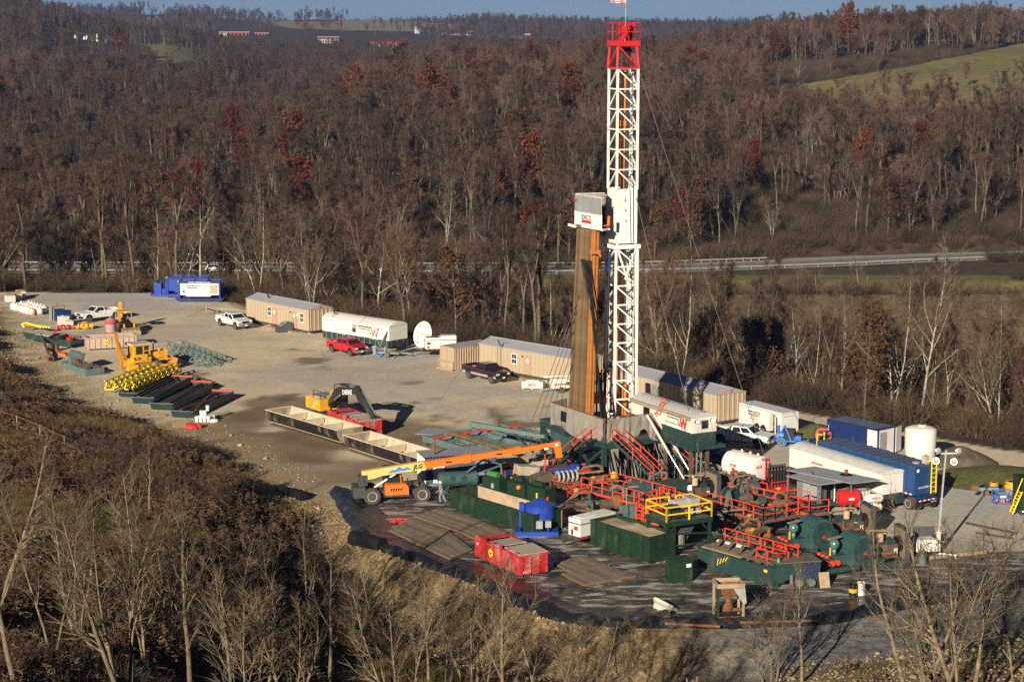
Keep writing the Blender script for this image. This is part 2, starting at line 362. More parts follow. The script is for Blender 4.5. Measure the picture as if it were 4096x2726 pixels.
def sub(name, sel, mat):
    f = Q[sel]; u, inv = np.unique(f, return_inverse=True); o = bpy.data.objects.new(name, npmesh(name, VV[u], inv.reshape(f.shape), mat, CC[u])); COL.objects.link(o); return struct(o)
sub('gravel_pad', fin, MG_PAD)
cy_ = Y[:-1, :-1].reshape(-1); xx_ = X[:-1, :-1].reshape(-1)
sub('hillside', ~fin, MG_HILL)
# far terrain in a fan of columns and rows
U = np.linspace(-900, 5000, 240); D = np.concatenate([np.linspace(302, 460, 70), np.geomspace(464, 1100, 130), np.geomspace(1110, 7300, 130)])
UU, DD = np.meshgrid(U, D); FX = (UU - IW / 2) / FPX * DD; FY = DD; FZ = Hfar(FX, FY) - np.where(FY < 336, .6, 0)
fm = infield(FX, FY, FZ); fc = np.ones(FX.shape + (3,)) * np.array((.075, .05, .033)); q = fbm(FX / 40, FY / 40, 61)
fc = np.where((FY > 378)[..., None] & (FY < 408)[..., None], np.array((.14, .125, .045)), fc)
fcol = {1: (.21, .185, .07), 2: (.22, .2, .07), 3: (.30, .23, .15), 4: (.30, .26, .15), 5: (.2, .2, .1)}
for k, c in fcol.items(): fc = np.where((fm == k)[..., None], np.array(c) * (.75 + .5 * q)[..., None], fc)
ny, nx = FX.shape; idx = np.arange(ny * nx).reshape(ny, nx); QF = np.stack([idx[:-1, :-1], idx[:-1, 1:], idx[1:, 1:], idx[1:, :-1]], -1).reshape(-1, 4)
o = bpy.data.objects.new('hills', npmesh('hills', np.stack([FX, FY, FZ], -1).reshape(-1, 3), QF, MG_FAR, fc.reshape(-1, 3))); COL.objects.link(o); struct(o)
# road, shoulder, guardrails
def strip(poly, off0, off1, z, name, mat, sub_=8):
    pts = []
    for (a, b) in zip(poly[:-1], poly[1:]):
        for t in np.linspace(0, 1, sub_, endpoint=False): pts.append(a + (b - a) * t)
    pts.append(poly[-1]); pts = np.array(pts); tg = np.gradient(pts, axis=0); tg /= np.linalg.norm(tg, axis=1)[:, None]; nm = np.stack([-tg[:, 1], tg[:, 0]], 1)
    L, Rr = pts + nm * off0, pts + nm * off1; n = len(pts); V = np.concatenate([np.c_[L, np.full(n, z)], np.c_[Rr, np.full(n, z)]])
    F = [(i, n + i, n + i + 1, i + 1) for i in range(n - 1)]
    o = bpy.data.objects.new(name, npmesh(name, V, np.array(F), mat, smooth=False)); COL.objects.link(o); return struct(o), pts, nm
MASPH = M('asphalt', (.17, .175, .185), .85, var=.2, scale=.6); MSHLD = M('road_gravel', (.30, .27, .23), .95, var=.25, scale=1.5)
strip(ROAD, -7.2, 7.2, ROADZ, 'road_shoulder', MSHLD); _, rp, rn = strip(ROAD, -4.2, 4.2, ROADZ + .012, 'road', MASPH)
MLINE = M('road_paint', (.6, .5, .15), .8); MWLINE = M('white_road_paint', (.7, .7, .68), .8)
strip(ROAD, .1, .22, ROADZ + .02, 'centre_line', MLINE); strip(ROAD, -3.75, -3.62, ROADZ + .02, 'edge_line', MWLINE); strip(ROAD, 3.62, 3.75, ROADZ + .02, 'edge_line', MWLINE)
MGALV = M('galvanised_rail', (.26, .25, .23), .7, .0, var=.1)
def guardrail(off, u0, u1, label, spacing):
    t = thing('guardrail', label, 'guardrail'); pts = rp + rn * off; keep = [p for p in pts if u0 < IW / 2 + FPX * p[0] / p[1] < u1]
    segs = []
    for a, b in zip(keep[:-1], keep[1:]):
        segs += [BAR((*a, ROADZ + .56), (*b, ROADZ + .56), .05, .09), BAR((*a, ROADZ + .72), (*b, ROADZ + .72), .05, .09), BAR((*a, ROADZ + .64), (*b, ROADZ + .64), .02, .08)]
    P(t, 'rail', MGALV, *segs); c = 0.0; first = None
    for a, b in zip(keep[:-1], keep[1:]):
        L = np.hypot(*(b - a)); s = c
        while s < L:
            q_ = a + (b - a) * s / L
            if first is None: first = P(t, 'post', MGALV, B(0, .1, .35, .15, .12, .8), loc=(*q_, ROADZ))
            else: again(t, first, (*q_, ROADZ))
            s += spacing
        c = s - L
guardrail(-6.3, -200, 4100, 'long steel guardrail along the near edge of the valley road', 3.81)
guardrail(6.3, -200, 3110, 'steel guardrail along the far edge of the road below the forest', 1.9)
MTURN = MSHLD
o = bpy.data.objects.new('gravel_turnout', mesh('gravel_turnout', *PR([tuple(at(*p, ROADZ).xy) for p in [(3060, 1050), (3500, 1035), (3560, 1026), (3330, 1018), (3200, 1019)]], ROADZ - .3, ROADZ + .006, 'Z'), MTURN)); COL.objects.link(o); struct(o)

# ---------------------------------------------------------------- trees
class Segs:
    def __init__(s): s.a = []; s.b = []; s.ra = []; s.rb = []
    def add(s, a, b, ra, rb): s.a.append(a); s.b.append(b); s.ra.append(ra); s.rb.append(rb)
    def tubes(s, n):
        if not s.a: return np.zeros((0, 3)), np.zeros((0, 4), int)
        a, b, ra, rb = map(np.array, (s.a, s.b, s.ra, s.rb)); d = b - a; d /= np.linalg.norm(d, axis=1)[:, None] + 1e-9
        u = np.cross(d, np.where(np.abs(d[:, 2:3]) > .9, np.array([[1., 0, 0]]), np.array([[0, 0, 1.]]))); u /= np.linalg.norm(u, axis=1)[:, None]; v = np.cross(d, u)
        th = np.arange(n) * 2 * np.pi / n; ring = np.cos(th)[None, :, None] * u[:, None] + np.sin(th)[None, :, None] * v[:, None]
        V = np.concatenate([a[:, None] + ring * ra[:, None, None], b[:, None] + ring * rb[:, None, None]], 1).reshape(-1, 3)
        k = np.arange(n); base = np.stack([k, (k + 1) % n, n + (k + 1) % n, n + k], 1); F = (np.arange(len(a)) * 2 * n)[:, None, None] + base[None]
        return V, F.reshape(-1, 4)
    def blades(s, rng):
        a, b, ra = np.array(s.a), np.array(s.b), np.array(s.ra); d = b - a; r_ = rng.normal(size=a.shape); u = np.cross(d, r_); u /= np.linalg.norm(u, axis=1)[:, None] + 1e-9
        V = np.stack([a + u * ra[:, None], a - u * ra[:, None], b], 1).reshape(-1, 3); return V, np.arange(len(V)).reshape(-1, 3)
def perp(d, rng):
    r_ = rng.normal(size=3); r_ -= d * r_.dot(d); return r_ / (np.linalg.norm(r_) + 1e-9)
def gen_tree(seed, Ht, r0, first=.3, nl=22, ang=(30, 60), spread=.33, nsub=5, ntw=7, twl=.9, twr=.016, wander=.03, stems=1, lean=.25, leaves=0, lsz=.35, detail=1, upturn=.35, fork=None):
    """a bare hardwood: wandering trunk(s) that may fork into leaders, limbs, branches and fine twigs; returns wood, branch, twig and leaf arrays"""
    rng = np.random.default_rng(seed); T = Segs(); L_ = Segs(); W = Segs(); tips = []
    def axis(p, d, h, R0, n, first, nl, base, rise):
        path = [p]; rad = [R0]
        for i in range(n):
            d = d + rng.normal(size=3) * wander * np.array([1, 1, .3]); d[2] += rise; d /= np.linalg.norm(d); p = p + d * h / n; path.append(p); rad.append(R0 * (1 - (i + 1) / n) ** .8 + .012 if not (fork and base) else R0 * (1 - .35 * (i + 1) / n))
        for i in range(n): T.add(path[i] - (np.array([0, 0, .4]) if i == 0 and base else 0), path[i + 1], rad[i] * (1.25 if i == 0 and base else 1), rad[i + 1])
        for j in range(nl):
            f = first + (1 - first) * (j + rng.uniform(0, 1)) / nl * .97; k = min(int(f * n), n - 1); q = path[k] + (path[k + 1] - path[k]) * (f * n - k); td = path[k + 1] - path[k]; td = td / np.linalg.norm(td)
            an = R(rng.uniform(*ang)); ld = td * math.cos(an) + perp(td, rng) * math.sin(an)
            ll = Ht * spread * (1.15 - f) ** .6 * rng.uniform(.6, 1.15) * (.7 if fork else 1); lr = max(.02, R0 * (1 - f) * .55 + .015); m = 4; lp = [q]
            for i in range(m):
                ld = ld + rng.normal(size=3) * .12 + np.array([0, 0, upturn * .3]); ld /= np.linalg.norm(ld); e = lp[-1] + ld * ll / m
                (T if lr > .05 else L_).add(lp[-1], e, lr * (1 - i / m * .75), lr * (1 - (i + 1) / m * .75)); lp.append(e)
                for b_ in range(nsub if i else max(1, nsub // 3)):
                    g = rng.uniform(0, 1); sp = lp[-2] + (e - lp[-2]) * g; an2 = R(rng.uniform(25, 60)); sd = ld * math.cos(an2) + perp(ld, rng) * math.sin(an2); sd[2] += upturn * .5; sd /= np.linalg.norm(sd)
                    se = sp + sd * (ll * rng.uniform(.18, .42) + .25); L_.add(sp, se, max(.012, lr * .35), .008); tips.append(se)
                    for t in range(ntw):
                        g2 = rng.uniform(.15, 1); tp = sp + (se - sp) * g2; td2 = sd + rng.normal(size=3) * .55; td2[2] += .25; td2 /= np.linalg.norm(td2); te = tp + td2 * twl * rng.uniform(.5, 1.2); W.add(tp, te, twr, 0); tips.append(te)
        return path[-1], d
    for s in range(stems):
        h = Ht * (1 if s == 0 else rng.uniform(.7, .98)); d = np.array([0, 0, 1.]); p = np.zeros(3); R0 = r0
        if stems > 1:
            az = 2 * np.pi * (s + rng.uniform(-.25, .25)) / stems; k = rng.uniform(.5, 1.2) * lean; d = np.array([np.cos(az) * k, np.sin(az) * k, 1.]); d /= np.linalg.norm(d); p = np.array([np.cos(az), np.sin(az), 0]) * r0 * .8; R0 = r0 * rng.uniform(.6, 1)
        if fork:
            f0, nf, fa = fork; p, d = axis(p, d, h * f0, R0, 5, .6, 3, True, .04 if stems > 1 else 0); a0 = rng.uniform(0, 6.28)
            for q in range(nf):
                az = a0 + 2 * np.pi * q / nf + rng.uniform(-.4, .4); k = math.tan(R(rng.uniform(.6, 1.3) * fa)); dd = np.array([math.cos(az) * k, math.sin(az) * k, 1.]); axis(p, dd / np.linalg.norm(dd), h * (1 - f0) * rng.uniform(.75, 1.05), R0 * .58, 6, .12, nl, False, .05)
        else: axis(p, d, h, R0, 9, first, nl, True, .04 if stems > 1 else 0)
    out = [T.tubes(6 if detail else 4), L_.tubes(3), W.blades(rng) if W.a else (np.zeros((0, 3)), np.zeros((0, 3), int))]
    lv = None
    if leaves:
        tp = np.array(tips); c = tp[rng.integers(0, len(tp), leaves)] + rng.normal(size=(leaves, 3)) * .3; a = rng.normal(size=(leaves, 3)); a /= np.linalg.norm(a, axis=1)[:, None]; b_ = np.cross(a, rng.normal(size=(leaves, 3))); b_ /= np.linalg.norm(b_, axis=1)[:, None]
        sz = lsz * rng.uniform(.5, 1.1, (leaves, 1)); V = np.stack([c - a * sz, c + b_ * sz * .6, c + a * sz, c - b_ * sz * .6], 1).reshape(-1, 3); lv = (V, np.arange(len(V)).reshape(-1, 4))
    return out, lv
def tri(F): return np.concatenate([F[:, :3], F[:, [0, 2, 3]]]) if F.shape[1] == 4 else F
def cat(*vf):
    V, F, o = [], [], 0
    for v, f in vf:
        V.append(v); F.append(tri(f) + o); o += len(v)
    return np.concatenate(V), np.concatenate(F)
def bark(name, c, c2, scale=4.0, rand=.25, hue=None):
    m = bpy.data.materials.new(name); m.use_nodes = True; n = m.node_tree.nodes; l = m.node_tree.links; b = n['Principled BSDF']; b.inputs['Roughness'].default_value = .95; b.inputs['Specular IOR Level'].default_value = .1
    tc = n.new('ShaderNodeTexCoord'); nz = n.new('ShaderNodeTexNoise'); nz.inputs['Scale'].default_value = scale; nz.inputs['Detail'].default_value = 4; l.new(tc.outputs['Object'], nz.inputs[0])
    rm = n.new('ShaderNodeMapRange'); rm.inputs[1].default_value = .35; rm.inputs[2].default_value = .65; l.new(nz.outputs[0], rm.inputs[0])
    mx = n.new('ShaderNodeMix'); mx.data_type = 'RGBA'; l.new(rm.outputs[0], mx.inputs[0]); mx.inputs[6].default_value = (*c, 1); mx.inputs[7].default_value = (*c2, 1)
    oi = n.new('ShaderNodeObjectInfo'); r2 = n.new('ShaderNodeMapRange'); r2.inputs[3].default_value = 1 - rand; r2.inputs[4].default_value = 1 + rand; l.new(oi.outputs['Random'], r2.inputs[0])
    v = n.new('ShaderNodeVectorMath'); v.operation = 'SCALE'; l.new(mx.outputs[2], v.inputs[0]); l.new(r2.outputs[0], v.inputs['Scale']); l.new(v.outputs[0], b.inputs['Base Color']); return m
BK = bark('grey_brown_bark', (.165, .135, .092), (.09, .07, .048)); BKT = bark('brown_twigs', (.10, .066, .042), (.065, .043, .028), 1.5, .4)
BW = bark('white_sycamore_bark', (.44, .40, .32), (.19, .165, .12), 2.0, .12); BWT = bark('pale_twigs', (.17, .135, .095), (.10, .08, .056), 2, .2)
BT = bark('tan_young_bark', (.24, .195, .13), (.12, .095, .062), 3, .15); BTT = bark('reddish_twigs', (.10, .07, .048), (.06, .042, .03), 2, .25)
LR = bark('rust_oak_leaves', (.17, .058, .02), (.09, .03, .013), .7, .25); LRD = bark('red_leaves', (.13, .026, .016), (.07, .016, .011), .7, .2); LBR = bark('brown_dry_leaves', (.10, .05, .024), (.06, .033, .02), 1.0, .25)
def proto(name, wood, twig, leafm, **kw):
    (t, l_, w_), lv = gen_tree(**kw); tv, tf = cat(t, l_) if kw.get('detail', 1) == 2 else cat(t)
    cv, cf = cat(w_) if kw.get('detail', 1) == 2 else cat(l_, w_)
    tm = npmesh(name + '_trunk', tv, tf, wood, smooth=True); cm = npmesh(name + '_crown', cv, cf, twig, smooth=False)
    if lv is not None:
        v2, f2 = cat((cv, cf), lv); cm = npmesh(name + '_crown', v2, f2, twig, smooth=False); cm.materials.append(leafm); mi = np.zeros(len(f2), np.int32); mi[len(cf):] = 1; cm.polygons.foreach_set('material_index', mi)
    return tm, cm
PT = {}
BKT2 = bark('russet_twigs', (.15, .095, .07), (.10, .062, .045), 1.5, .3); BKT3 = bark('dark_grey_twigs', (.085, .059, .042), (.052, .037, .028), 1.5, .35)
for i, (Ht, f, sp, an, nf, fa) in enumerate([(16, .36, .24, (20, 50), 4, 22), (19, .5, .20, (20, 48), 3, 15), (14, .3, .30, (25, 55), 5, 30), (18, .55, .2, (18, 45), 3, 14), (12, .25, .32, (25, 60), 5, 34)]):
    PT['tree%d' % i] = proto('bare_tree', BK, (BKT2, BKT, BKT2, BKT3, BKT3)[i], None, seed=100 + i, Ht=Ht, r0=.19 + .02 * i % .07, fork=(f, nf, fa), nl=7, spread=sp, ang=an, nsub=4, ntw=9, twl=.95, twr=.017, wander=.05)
for i in range(3): PT['syc%d' % i] = proto('sycamore', BW, BWT, None, seed=200 + i, Ht=(15, 17, 13)[i], r0=.155, first=.25, nl=15, spread=.40, ang=(25, 55), nsub=4, ntw=5, twl=.9, twr=.016, wander=.07, stems=(2, 1, 3)[i], lean=.22)
PT['oak0'] = proto('oak', BK, BKT, LR, seed=300, Ht=14, r0=.22, first=.22, nl=22, spread=.4, ang=(40, 75), nsub=4, ntw=4, leaves=2600, lsz=.36)
PT['oak1'] = proto('oak', BK, BKT, LRD, seed=301, Ht=11, r0=.16, first=.2, nl=20, spread=.42, ang=(40, 75), nsub=4, ntw=4, leaves=1700, lsz=.3)
PT['oak2'] = proto('oak', BK, BKT, LBR, seed=302, Ht=15, r0=.2, first=.25, nl=20, spread=.36, ang=(35, 70), nsub=4, ntw=4, leaves=1200, lsz=.32)
for i in range(4): PT['sap%d' % i] = proto('sapling', BT, BTT, None, seed=400 + i, Ht=(10, 8.5, 11, 7)[i], r0=(.13, .10, .15, .09)[i], first=.3, nl=11, spread=.34, ang=(20, 48), nsub=3, ntw=4, twl=.6, twr=.0075, wander=.06, stems=(3, 2, 1, 4)[i], lean=.3, detail=2)
# brush prototype meshes
def brush(seed, h, n, spread, r, leafy=0):
    rng = np.random.default_rng(seed); W = Segs()
    for i in range(n):
        a = rng.uniform(0, 6.283); p = np.array([math.cos(a), math.sin(a), 0]) * rng.uniform(0, spread) * .5; d = np.array([math.cos(a) * .5, math.sin(a) * .5, 1]) + rng.normal(size=3) * .3; d /= np.linalg.norm(d); e = p + d * h * rng.uniform(.4, 1); W.add(p, e, r, 0)
        for k in range(4):
            q = p + (e - p) * rng.uniform(.3, 1); W.add(q, q + (d + rng.normal(size=3) * .6) * h * .25, r * .7, 0)
    return W.blades(rng)
BRM = bark('dry_brush', (.10, .07, .044), (.06, .043, .028), 1.0, .45); GRM = bark('dry_grass', (.17, .12, .05), (.09, .067, .026), .6, .4); GGM = bark('olive_grass', (.085, .085, .024), (.05, .053, .017), .6, .4); WEM = bark('goldenrod_stalks', (.15, .095, .058), (.075, .047, .03), 1.2, .35)
PROTO = bpy.data.collections.new('scatter_sources')
def pobj(coll, name, V, F, mat):
    o = bpy.data.objects.new(name, npmesh(name, V, F, mat, smooth=False)); coll.objects.link(o); return o
def treeobj(coll, name, key):
    t, c = PT[key]; me = t.copy(); bmv = np.zeros(len(t.vertices) * 3); t.vertices.foreach_get('co', bmv); cvv = np.zeros(len(c.vertices) * 3); c.vertices.foreach_get('co', cvv)
    tf = np.array([p.vertices[:] for p in t.polygons]); cf = np.array([p.vertices[:] for p in c.polygons]); mi = np.array([p.material_index for p in c.polygons])
    me = npmesh(name, np.concatenate([bmv.reshape(-1, 3), cvv.reshape(-1, 3)]), np.concatenate([tf, cf + len(t.vertices)]), None, smooth=False)
    for m in list(t.materials) + list(c.materials): me.materials.append(m)
    me.polygons.foreach_set('material_index', np.concatenate([np.zeros(len(tf), int), mi + 1]).astype(np.int32)); o = bpy.data.objects.new(name, me); coll.objects.link(o); return o
def scatter(name, pts, rot, scl, idx, coll, label=None, tilt=None):
    me = bpy.data.meshes.new(name); pts = np.asarray(pts, np.float32); me.vertices.add(len(pts)); me.vertices.foreach_set('co', pts.ravel())
    rv = np.zeros((len(pts), 3), np.float32); rv[:, 2] = rot
    if tilt is not None: rv[:, :2] = tilt
    a = me.attributes.new('rotv', 'FLOAT_VECTOR', 'POINT'); a.data.foreach_set('vector', rv.ravel())
    a = me.attributes.new('scl', 'FLOAT', 'POINT'); a.data.foreach_set('value', np.asarray(scl, np.float32)); a = me.attributes.new('pick', 'INT', 'POINT'); a.data.foreach_set('value', np.asarray(idx, np.int32))
    g = bpy.data.node_groups.new(name, 'GeometryNodeTree'); g.interface.new_socket('Geometry', in_out='INPUT', socket_type='NodeSocketGeometry'); g.interface.new_socket('Geometry', in_out='OUTPUT', socket_type='NodeSocketGeometry')
    N, L = g.nodes, g.links; gi, go = N.new('NodeGroupInput'), N.new('NodeGroupOutput'); ip = N.new('GeometryNodeInstanceOnPoints'); ci = N.new('GeometryNodeCollectionInfo'); ci.inputs['Collection'].default_value = coll; ci.inputs['Separate Children'].default_value = True; ci.inputs['Reset Children'].default_value = True
    def attr(nm, ty):
        n = N.new('GeometryNodeInputNamedAttribute'); n.data_type = ty; n.inputs['Name'].default_value = nm; return n.outputs['Attribute']
    L.new(gi.outputs[0], ip.inputs['Points']); L.new(ci.outputs[0], ip.inputs['Instance']); ip.inputs['Pick Instance'].default_value = True
    L.new(attr('pick', 'INT'), ip.inputs['Instance Index']); L.new(attr('rotv', 'FLOAT_VECTOR'), ip.inputs['Rotation']); L.new(attr('scl', 'FLOAT'), ip.inputs['Scale']); L.new(ip.outputs[0], go.inputs[0])
    o = bpy.data.objects.new(name, me); COL.objects.link(o); md = o.modifiers.new('scatter', 'NODES'); md.node_group = g; return stuff(o, label)
CF = bpy.data.collections.new('forest_sources')
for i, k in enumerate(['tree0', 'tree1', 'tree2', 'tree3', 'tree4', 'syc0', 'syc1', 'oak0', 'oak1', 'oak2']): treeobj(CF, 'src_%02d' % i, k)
CB = bpy.data.collections.new('brush_sources')
pobj(CB, 'br_0', *brush(1, 2.6, 100, 2.4, .026), BRM); pobj(CB, 'br_1', *brush(2, 1.8, 100, 2.8, .024), BRM); pobj(CB, 'br_2', *brush(3, 3.6, 90, 2.2, .028), BRM)
def fan(n, d0, d1, u0=-180, u1=4280):
    d = np.sqrt(RNG.uniform(d0 * d0, d1 * d1, n)); u = RNG.uniform(u0, u1, n); x = (u - IW / 2) / FPX * d; z = Hfar(x, d); return x, d, z
OAKS = ((1165, 560, 'oak0', 1.05, 'tall rust-orange oak on the sunlit spur left of the centre'), (1215, 470, 'oak1', 1.15, 'deep red oak low on the slope left of the derrick'), (735, 455, 'oak1', 1.25, 'bright red oak standing low above the road at left'),
    (930, 600, 'oak1', 1.3, 'wide crimson oak on the crest of the spur'), (720, 600, 'oak0', .85, 'small rust oak beside the crimson oak on the spur'), (1750, 640, 'oak0', 1.2, 'rust-leaved oak in the middle of the slope behind the beige trailers'), (2290, 640, 'oak0', 1.15, 'broad rust oak on the slope just left of the white mast'),
    (2120, 480, 'oak0', .95, 'rusty orange oak on the slope above the monkey board'), (150, 520, 'oak1', 1.1, 'dull red oak at the left edge above the creek woods'), (3010, 500, 'oak1', .9, 'dark red small oak right of the mast'), (3440, 520, 'oak0', .7, 'small rust oak right of the mast on the lower slope'),
    (3690, 540, 'oak1', .85, 'dark red oak on the lower right slope'), (1410, 740, 'oak0', 1.1, 'rusty oak on the spur skyline left of the centre'), (1590, 760, 'oak2', 1.2, 'brown-leaved oak on the spur skyline near the centre'), (2130, 880, 'oak0', .9, 'small rust oak on the skyline below the farm'), (3380, 950, 'oak0', 1.2, 'rust oak on the ridge behind the green field'), (3520, 960, 'oak1', 1.2, 'dark red oak on the ridge behind the green field'), (500, 1300, 'oak0', 1.1, 'orange oak beside the left green field'), (20, 800, 'oak1', 1.3, 'red oak at the far left on the shaded hill'))
PALES = ((3240, 560, 'syc2', 1.15, 'three-stemmed pale sycamore on the right slope'), (3030, 545, 'syc0', 1.0, 'two-stemmed pale sycamore on the slope right of the mast'), (3880, 915, 'syc0', 1.35, 'big white sycamore on the ridge above the green field'), (3700, 900, 'syc1', 1.0, 'slim white-trunked tree at the top edge of the green field'), (3870, 620, 'syc1', .8, 'pale forked tree below the green field'), (3960, 640, 'syc0', .9, 'tall pale snag right of the forked tree below the field'), (1780, 440, 'syc0', 1.0, 'gnarled pale tree above the road left of the monkey board'), (330, 700, 'syc1', .9, 'pale tree on the shaded hill at left'), (3095, 447, 'syc2', .75, 'multi-stemmed pale tree by the end of the far guardrail'), (2060, 398, 'syc2', 1.05, 'spreading whitish sycamore standing in front of the road left of the derrick'), (1945, 432, 'tree4', 1.0, 'bent grey tree above the road left of the monkey board'))
def forest(n, d0, d1, s0, s1, name, label):
    x, y, z = fan(n, d0, d1); keep = (infield(x, y, z) == 0) & (pdist(x, y, ROAD) > 11)
    u, v = px_of(x, y, z)
    keep &= ~((u > 3050) & (y > 610) & (y < 900) & (v < 560) & (RNG.uniform(0, 1, n) < .94))
    keep &= ~((u > 840) & (u < 1720) & (y > 2230) & (y < 2640))
    if d0 > 2000: keep &= ~((u > 860) & (u < 1640) & (v > 95) & (v < 215) & (RNG.uniform(0, 1, n) < .75))
    keep &= ~((u > 3050) & (u < 3520) & (y > 425) & (y < 470) & (RNG.uniform(0, 1, n) < .85))
    keep &= ~((u > 170) & (u < 840) & (y > 1080) & (y < 1680) & (v < 330) & (RNG.uniform(0, 1, n) < .93))
    for p_ in OAKS + PALES: keep &= ~((np.abs(u - p_[0]) < 26000 / p_[1]) & (y > p_[1] - 45) & (y < p_[1] + 7))
    x, y, z = x[keep], y[keep], z[keep]; m = len(x)
    patch = fbm(x / 60, y / 60, 77); r_ = RNG.uniform(0, 1, m); hi = ss((z + 6) / 9) if d0 < 1000 else 0 * x + (.12 if d0 < 2000 else .4); idx = np.where(RNG.uniform(0, 1, m) < .12 + .75 * hi * ss((fbm(x / 45, y / 45, 83) - .2) * 3), RNG.choice([0, 2], m), RNG.choice([1, 1, 3, 4], m))  # low slopes and valley woods get darker-twigged types, standing in for shade there
    idx = np.where((r_ < .05) & (d0 < 1200), 9, idx); idx = np.where((r_ > .972) & (patch > .5), 7, idx); idx = np.where((r_ > .992), 8, idx); idx = np.where((r_ > .05) & (r_ < .075) & (d0 < 1200), 5 + (r_ > .062), idx)
    scatter(name, np.stack([x, y, z - .2], 1), RNG.uniform(0, 6.283, m), RNG.uniform(s0, s1, m), idx, CF, label)
forest(5600, 426, 1060, .7, 1.15, 'hillside_forest', 'dense bare brown forest on the hillside beyond the road')
forest(14000, 1060, 2350, .75, 1.15, 'valley_forest', 'dark bare woods on the hills beyond the spur')  # shade on these hills is put into the colour by mostly dark-twigged types
forest(17000, 2350, 7100, .9, 1.45, 'distant_woods', 'blue-grey woods on the far ridges')
x, y, z = (np.r_[a, b] for a, b in zip(fan(14000, 426, 900), fan(6000, 428, 560))); k = (infield(x, y, z) == 0) & (pdist(x, y, ROAD) > 9.5); x, y, z = x[k], y[k], z[k]
x2, y2, z2 = fan(4200, 330, 402); k = (pdist(x2, y2, ROAD) > 9) & (RNG.uniform(0, 1, len(x2)) < np.clip((401 - y2) / 22, .04, 1)); x, y, z = np.r_[x, x2[k]], np.r_[y, y2[k]], np.r_[z, z2[k]]
xr = RNG.uniform(-110, 110, 9000); yr = RNG.uniform(150, 335, 9000); rr_ = pdist(xr, yr, REAR); k = ~inside(xr, yr, PADPOLY) & (rr_ > 1.5) & (pdist(xr, yr, FRONT) > rr_) & (np.abs(xr / yr) < .29); xr, yr = xr[k], yr[k]
x, y, z = np.r_[x, xr], np.r_[y, yr], np.r_[z, H(xr, yr)]; m = len(x)
scatter('forest_brush', np.stack([x, y, z - .1], 1), RNG.uniform(0, 6.28, m), RNG.uniform(.6, 1.3, m), RNG.integers(0, 3, m), CB, 'tangled brown undergrowth beneath the trees')
xr = RNG.uniform(-110, 110, 5000); yr = RNG.uniform(150, 400, 5000); rr_ = pdist(xr, yr, REAR); k = ~inside(xr, yr, PADPOLY) & (rr_ > 14) & (pdist(xr, yr, FRONT) > rr_) & (np.abs(xr / yr) < .29) & (pdist(xr, yr, ROAD) > 14) & ((yr < 275) | (xr < 3)) & (RNG.uniform(0, 1, 5000) < np.where(rr_ < 75, np.where(xr > 10, .6, .16), .05)); xr, yr = xr[k], yr[k]; m = len(xr)
scatter('creek_woods', np.stack([xr, yr, H(xr, yr) - .2], 1), RNG.uniform(0, 6.28, m), RNG.uniform(.6, .92, m), np.where(RNG.uniform(0, 1, m) < np.where(xr > 20, .35, .12), 5 + RNG.integers(0, 2, m), RNG.integers(0, 5, m)), CF, 'thick bare creek woods between the pad and the road')
# individual trees: one Empty with trunk and crown each
def tree(key, x, y, label, group, s=1.0, rz=None, z=None, name='bare_tree'):
    t, c = PT[key]; o = thing(name, label, 'tree', (x, y, float(H(x, y)) if z is None else z), random.uniform(0, 6.28) if rz is None else rz, group); o.scale = (s, s, s * random.uniform(.94, 1.06))
    for nm, me in (('trunk', t), ('crown', c)):
        q_ = bpy.data.objects.new(nm, me); COL.objects.link(q_); q_.parent = o
    return o

# haze: one closed box of even thin air round everything
hz = bpy.data.materials.new('thin_haze'); hz.use_nodes = True; n_ = hz.node_tree.nodes; n_.remove(n_['Principled BSDF']); pv = n_.new('ShaderNodeVolumePrincipled'); pv.inputs['Color'].default_value = (.17, .26, .52, 1); pv.inputs['Density'].default_value = .00016; pv.inputs['Anisotropy'].default_value = .1
hz.node_tree.links.new(pv.outputs[0], n_['Material Output'].inputs['Volume'])
hzo = bpy.data.objects.new('haze', mesh('haze', *BB(-3000, 3000, -110, 7420, -130, 85), hz)); COL.objects.link(hzo); stuff(hzo, 'thin blue haze over the valley')

# ---------------------------------------------------------------- materials for built things
CREAM=M('cream_paint',(.41,.325,.225),.55,var=.05,dirt=.12,dirtcol=(.3,.22,.13));CREAMR=M('cream_container_paint',(.42,.31,.215),.6,var=.06,dirt=.2,dirtcol=(.33,.22,.13))
ROOFG=M('pale_grey_roof',(.36,.36,.41),.5,var=.06,scale=1.5);WHITE=M('white_paint',(.70,.685,.645),.4,var=.03,dirt=.1,dirtcol=(.5,.46,.38));WHITED=M('dirty_white_paint',(.74,.72,.66),.5,var=.06,dirt=.45,dirtcol=(.36,.29,.19))
TEALD=M('dark_teal_paint',(.018,.048,.047),.5,var=.2,dirt=.3,dirtcol=(.10,.09,.06));TEAL=M('teal_paint',(.032,.082,.082),.5,var=.2,dirt=.28,dirtcol=(.12,.11,.08));GREEND=M('dark_green_paint',(.012,.036,.02),.45,var=.25,dirt=.25,dirtcol=(.09,.075,.045))
GREYTEAL=M('faded_teal_steel',(.10,.16,.155),.6,var=.2,dirt=.3,dirtcol=(.2,.17,.12))
RED=M('red_paint',(.55,.022,.025),.35,var=.08,dirt=.08);REDW=M('weathered_red_paint',(.45,.03,.03),.55,var=.15,dirt=.38,dirtcol=(.42,.33,.29));RAIL=M('safety_red_paint',(.62,.06,.03),.5,var=.1,dirt=.1)
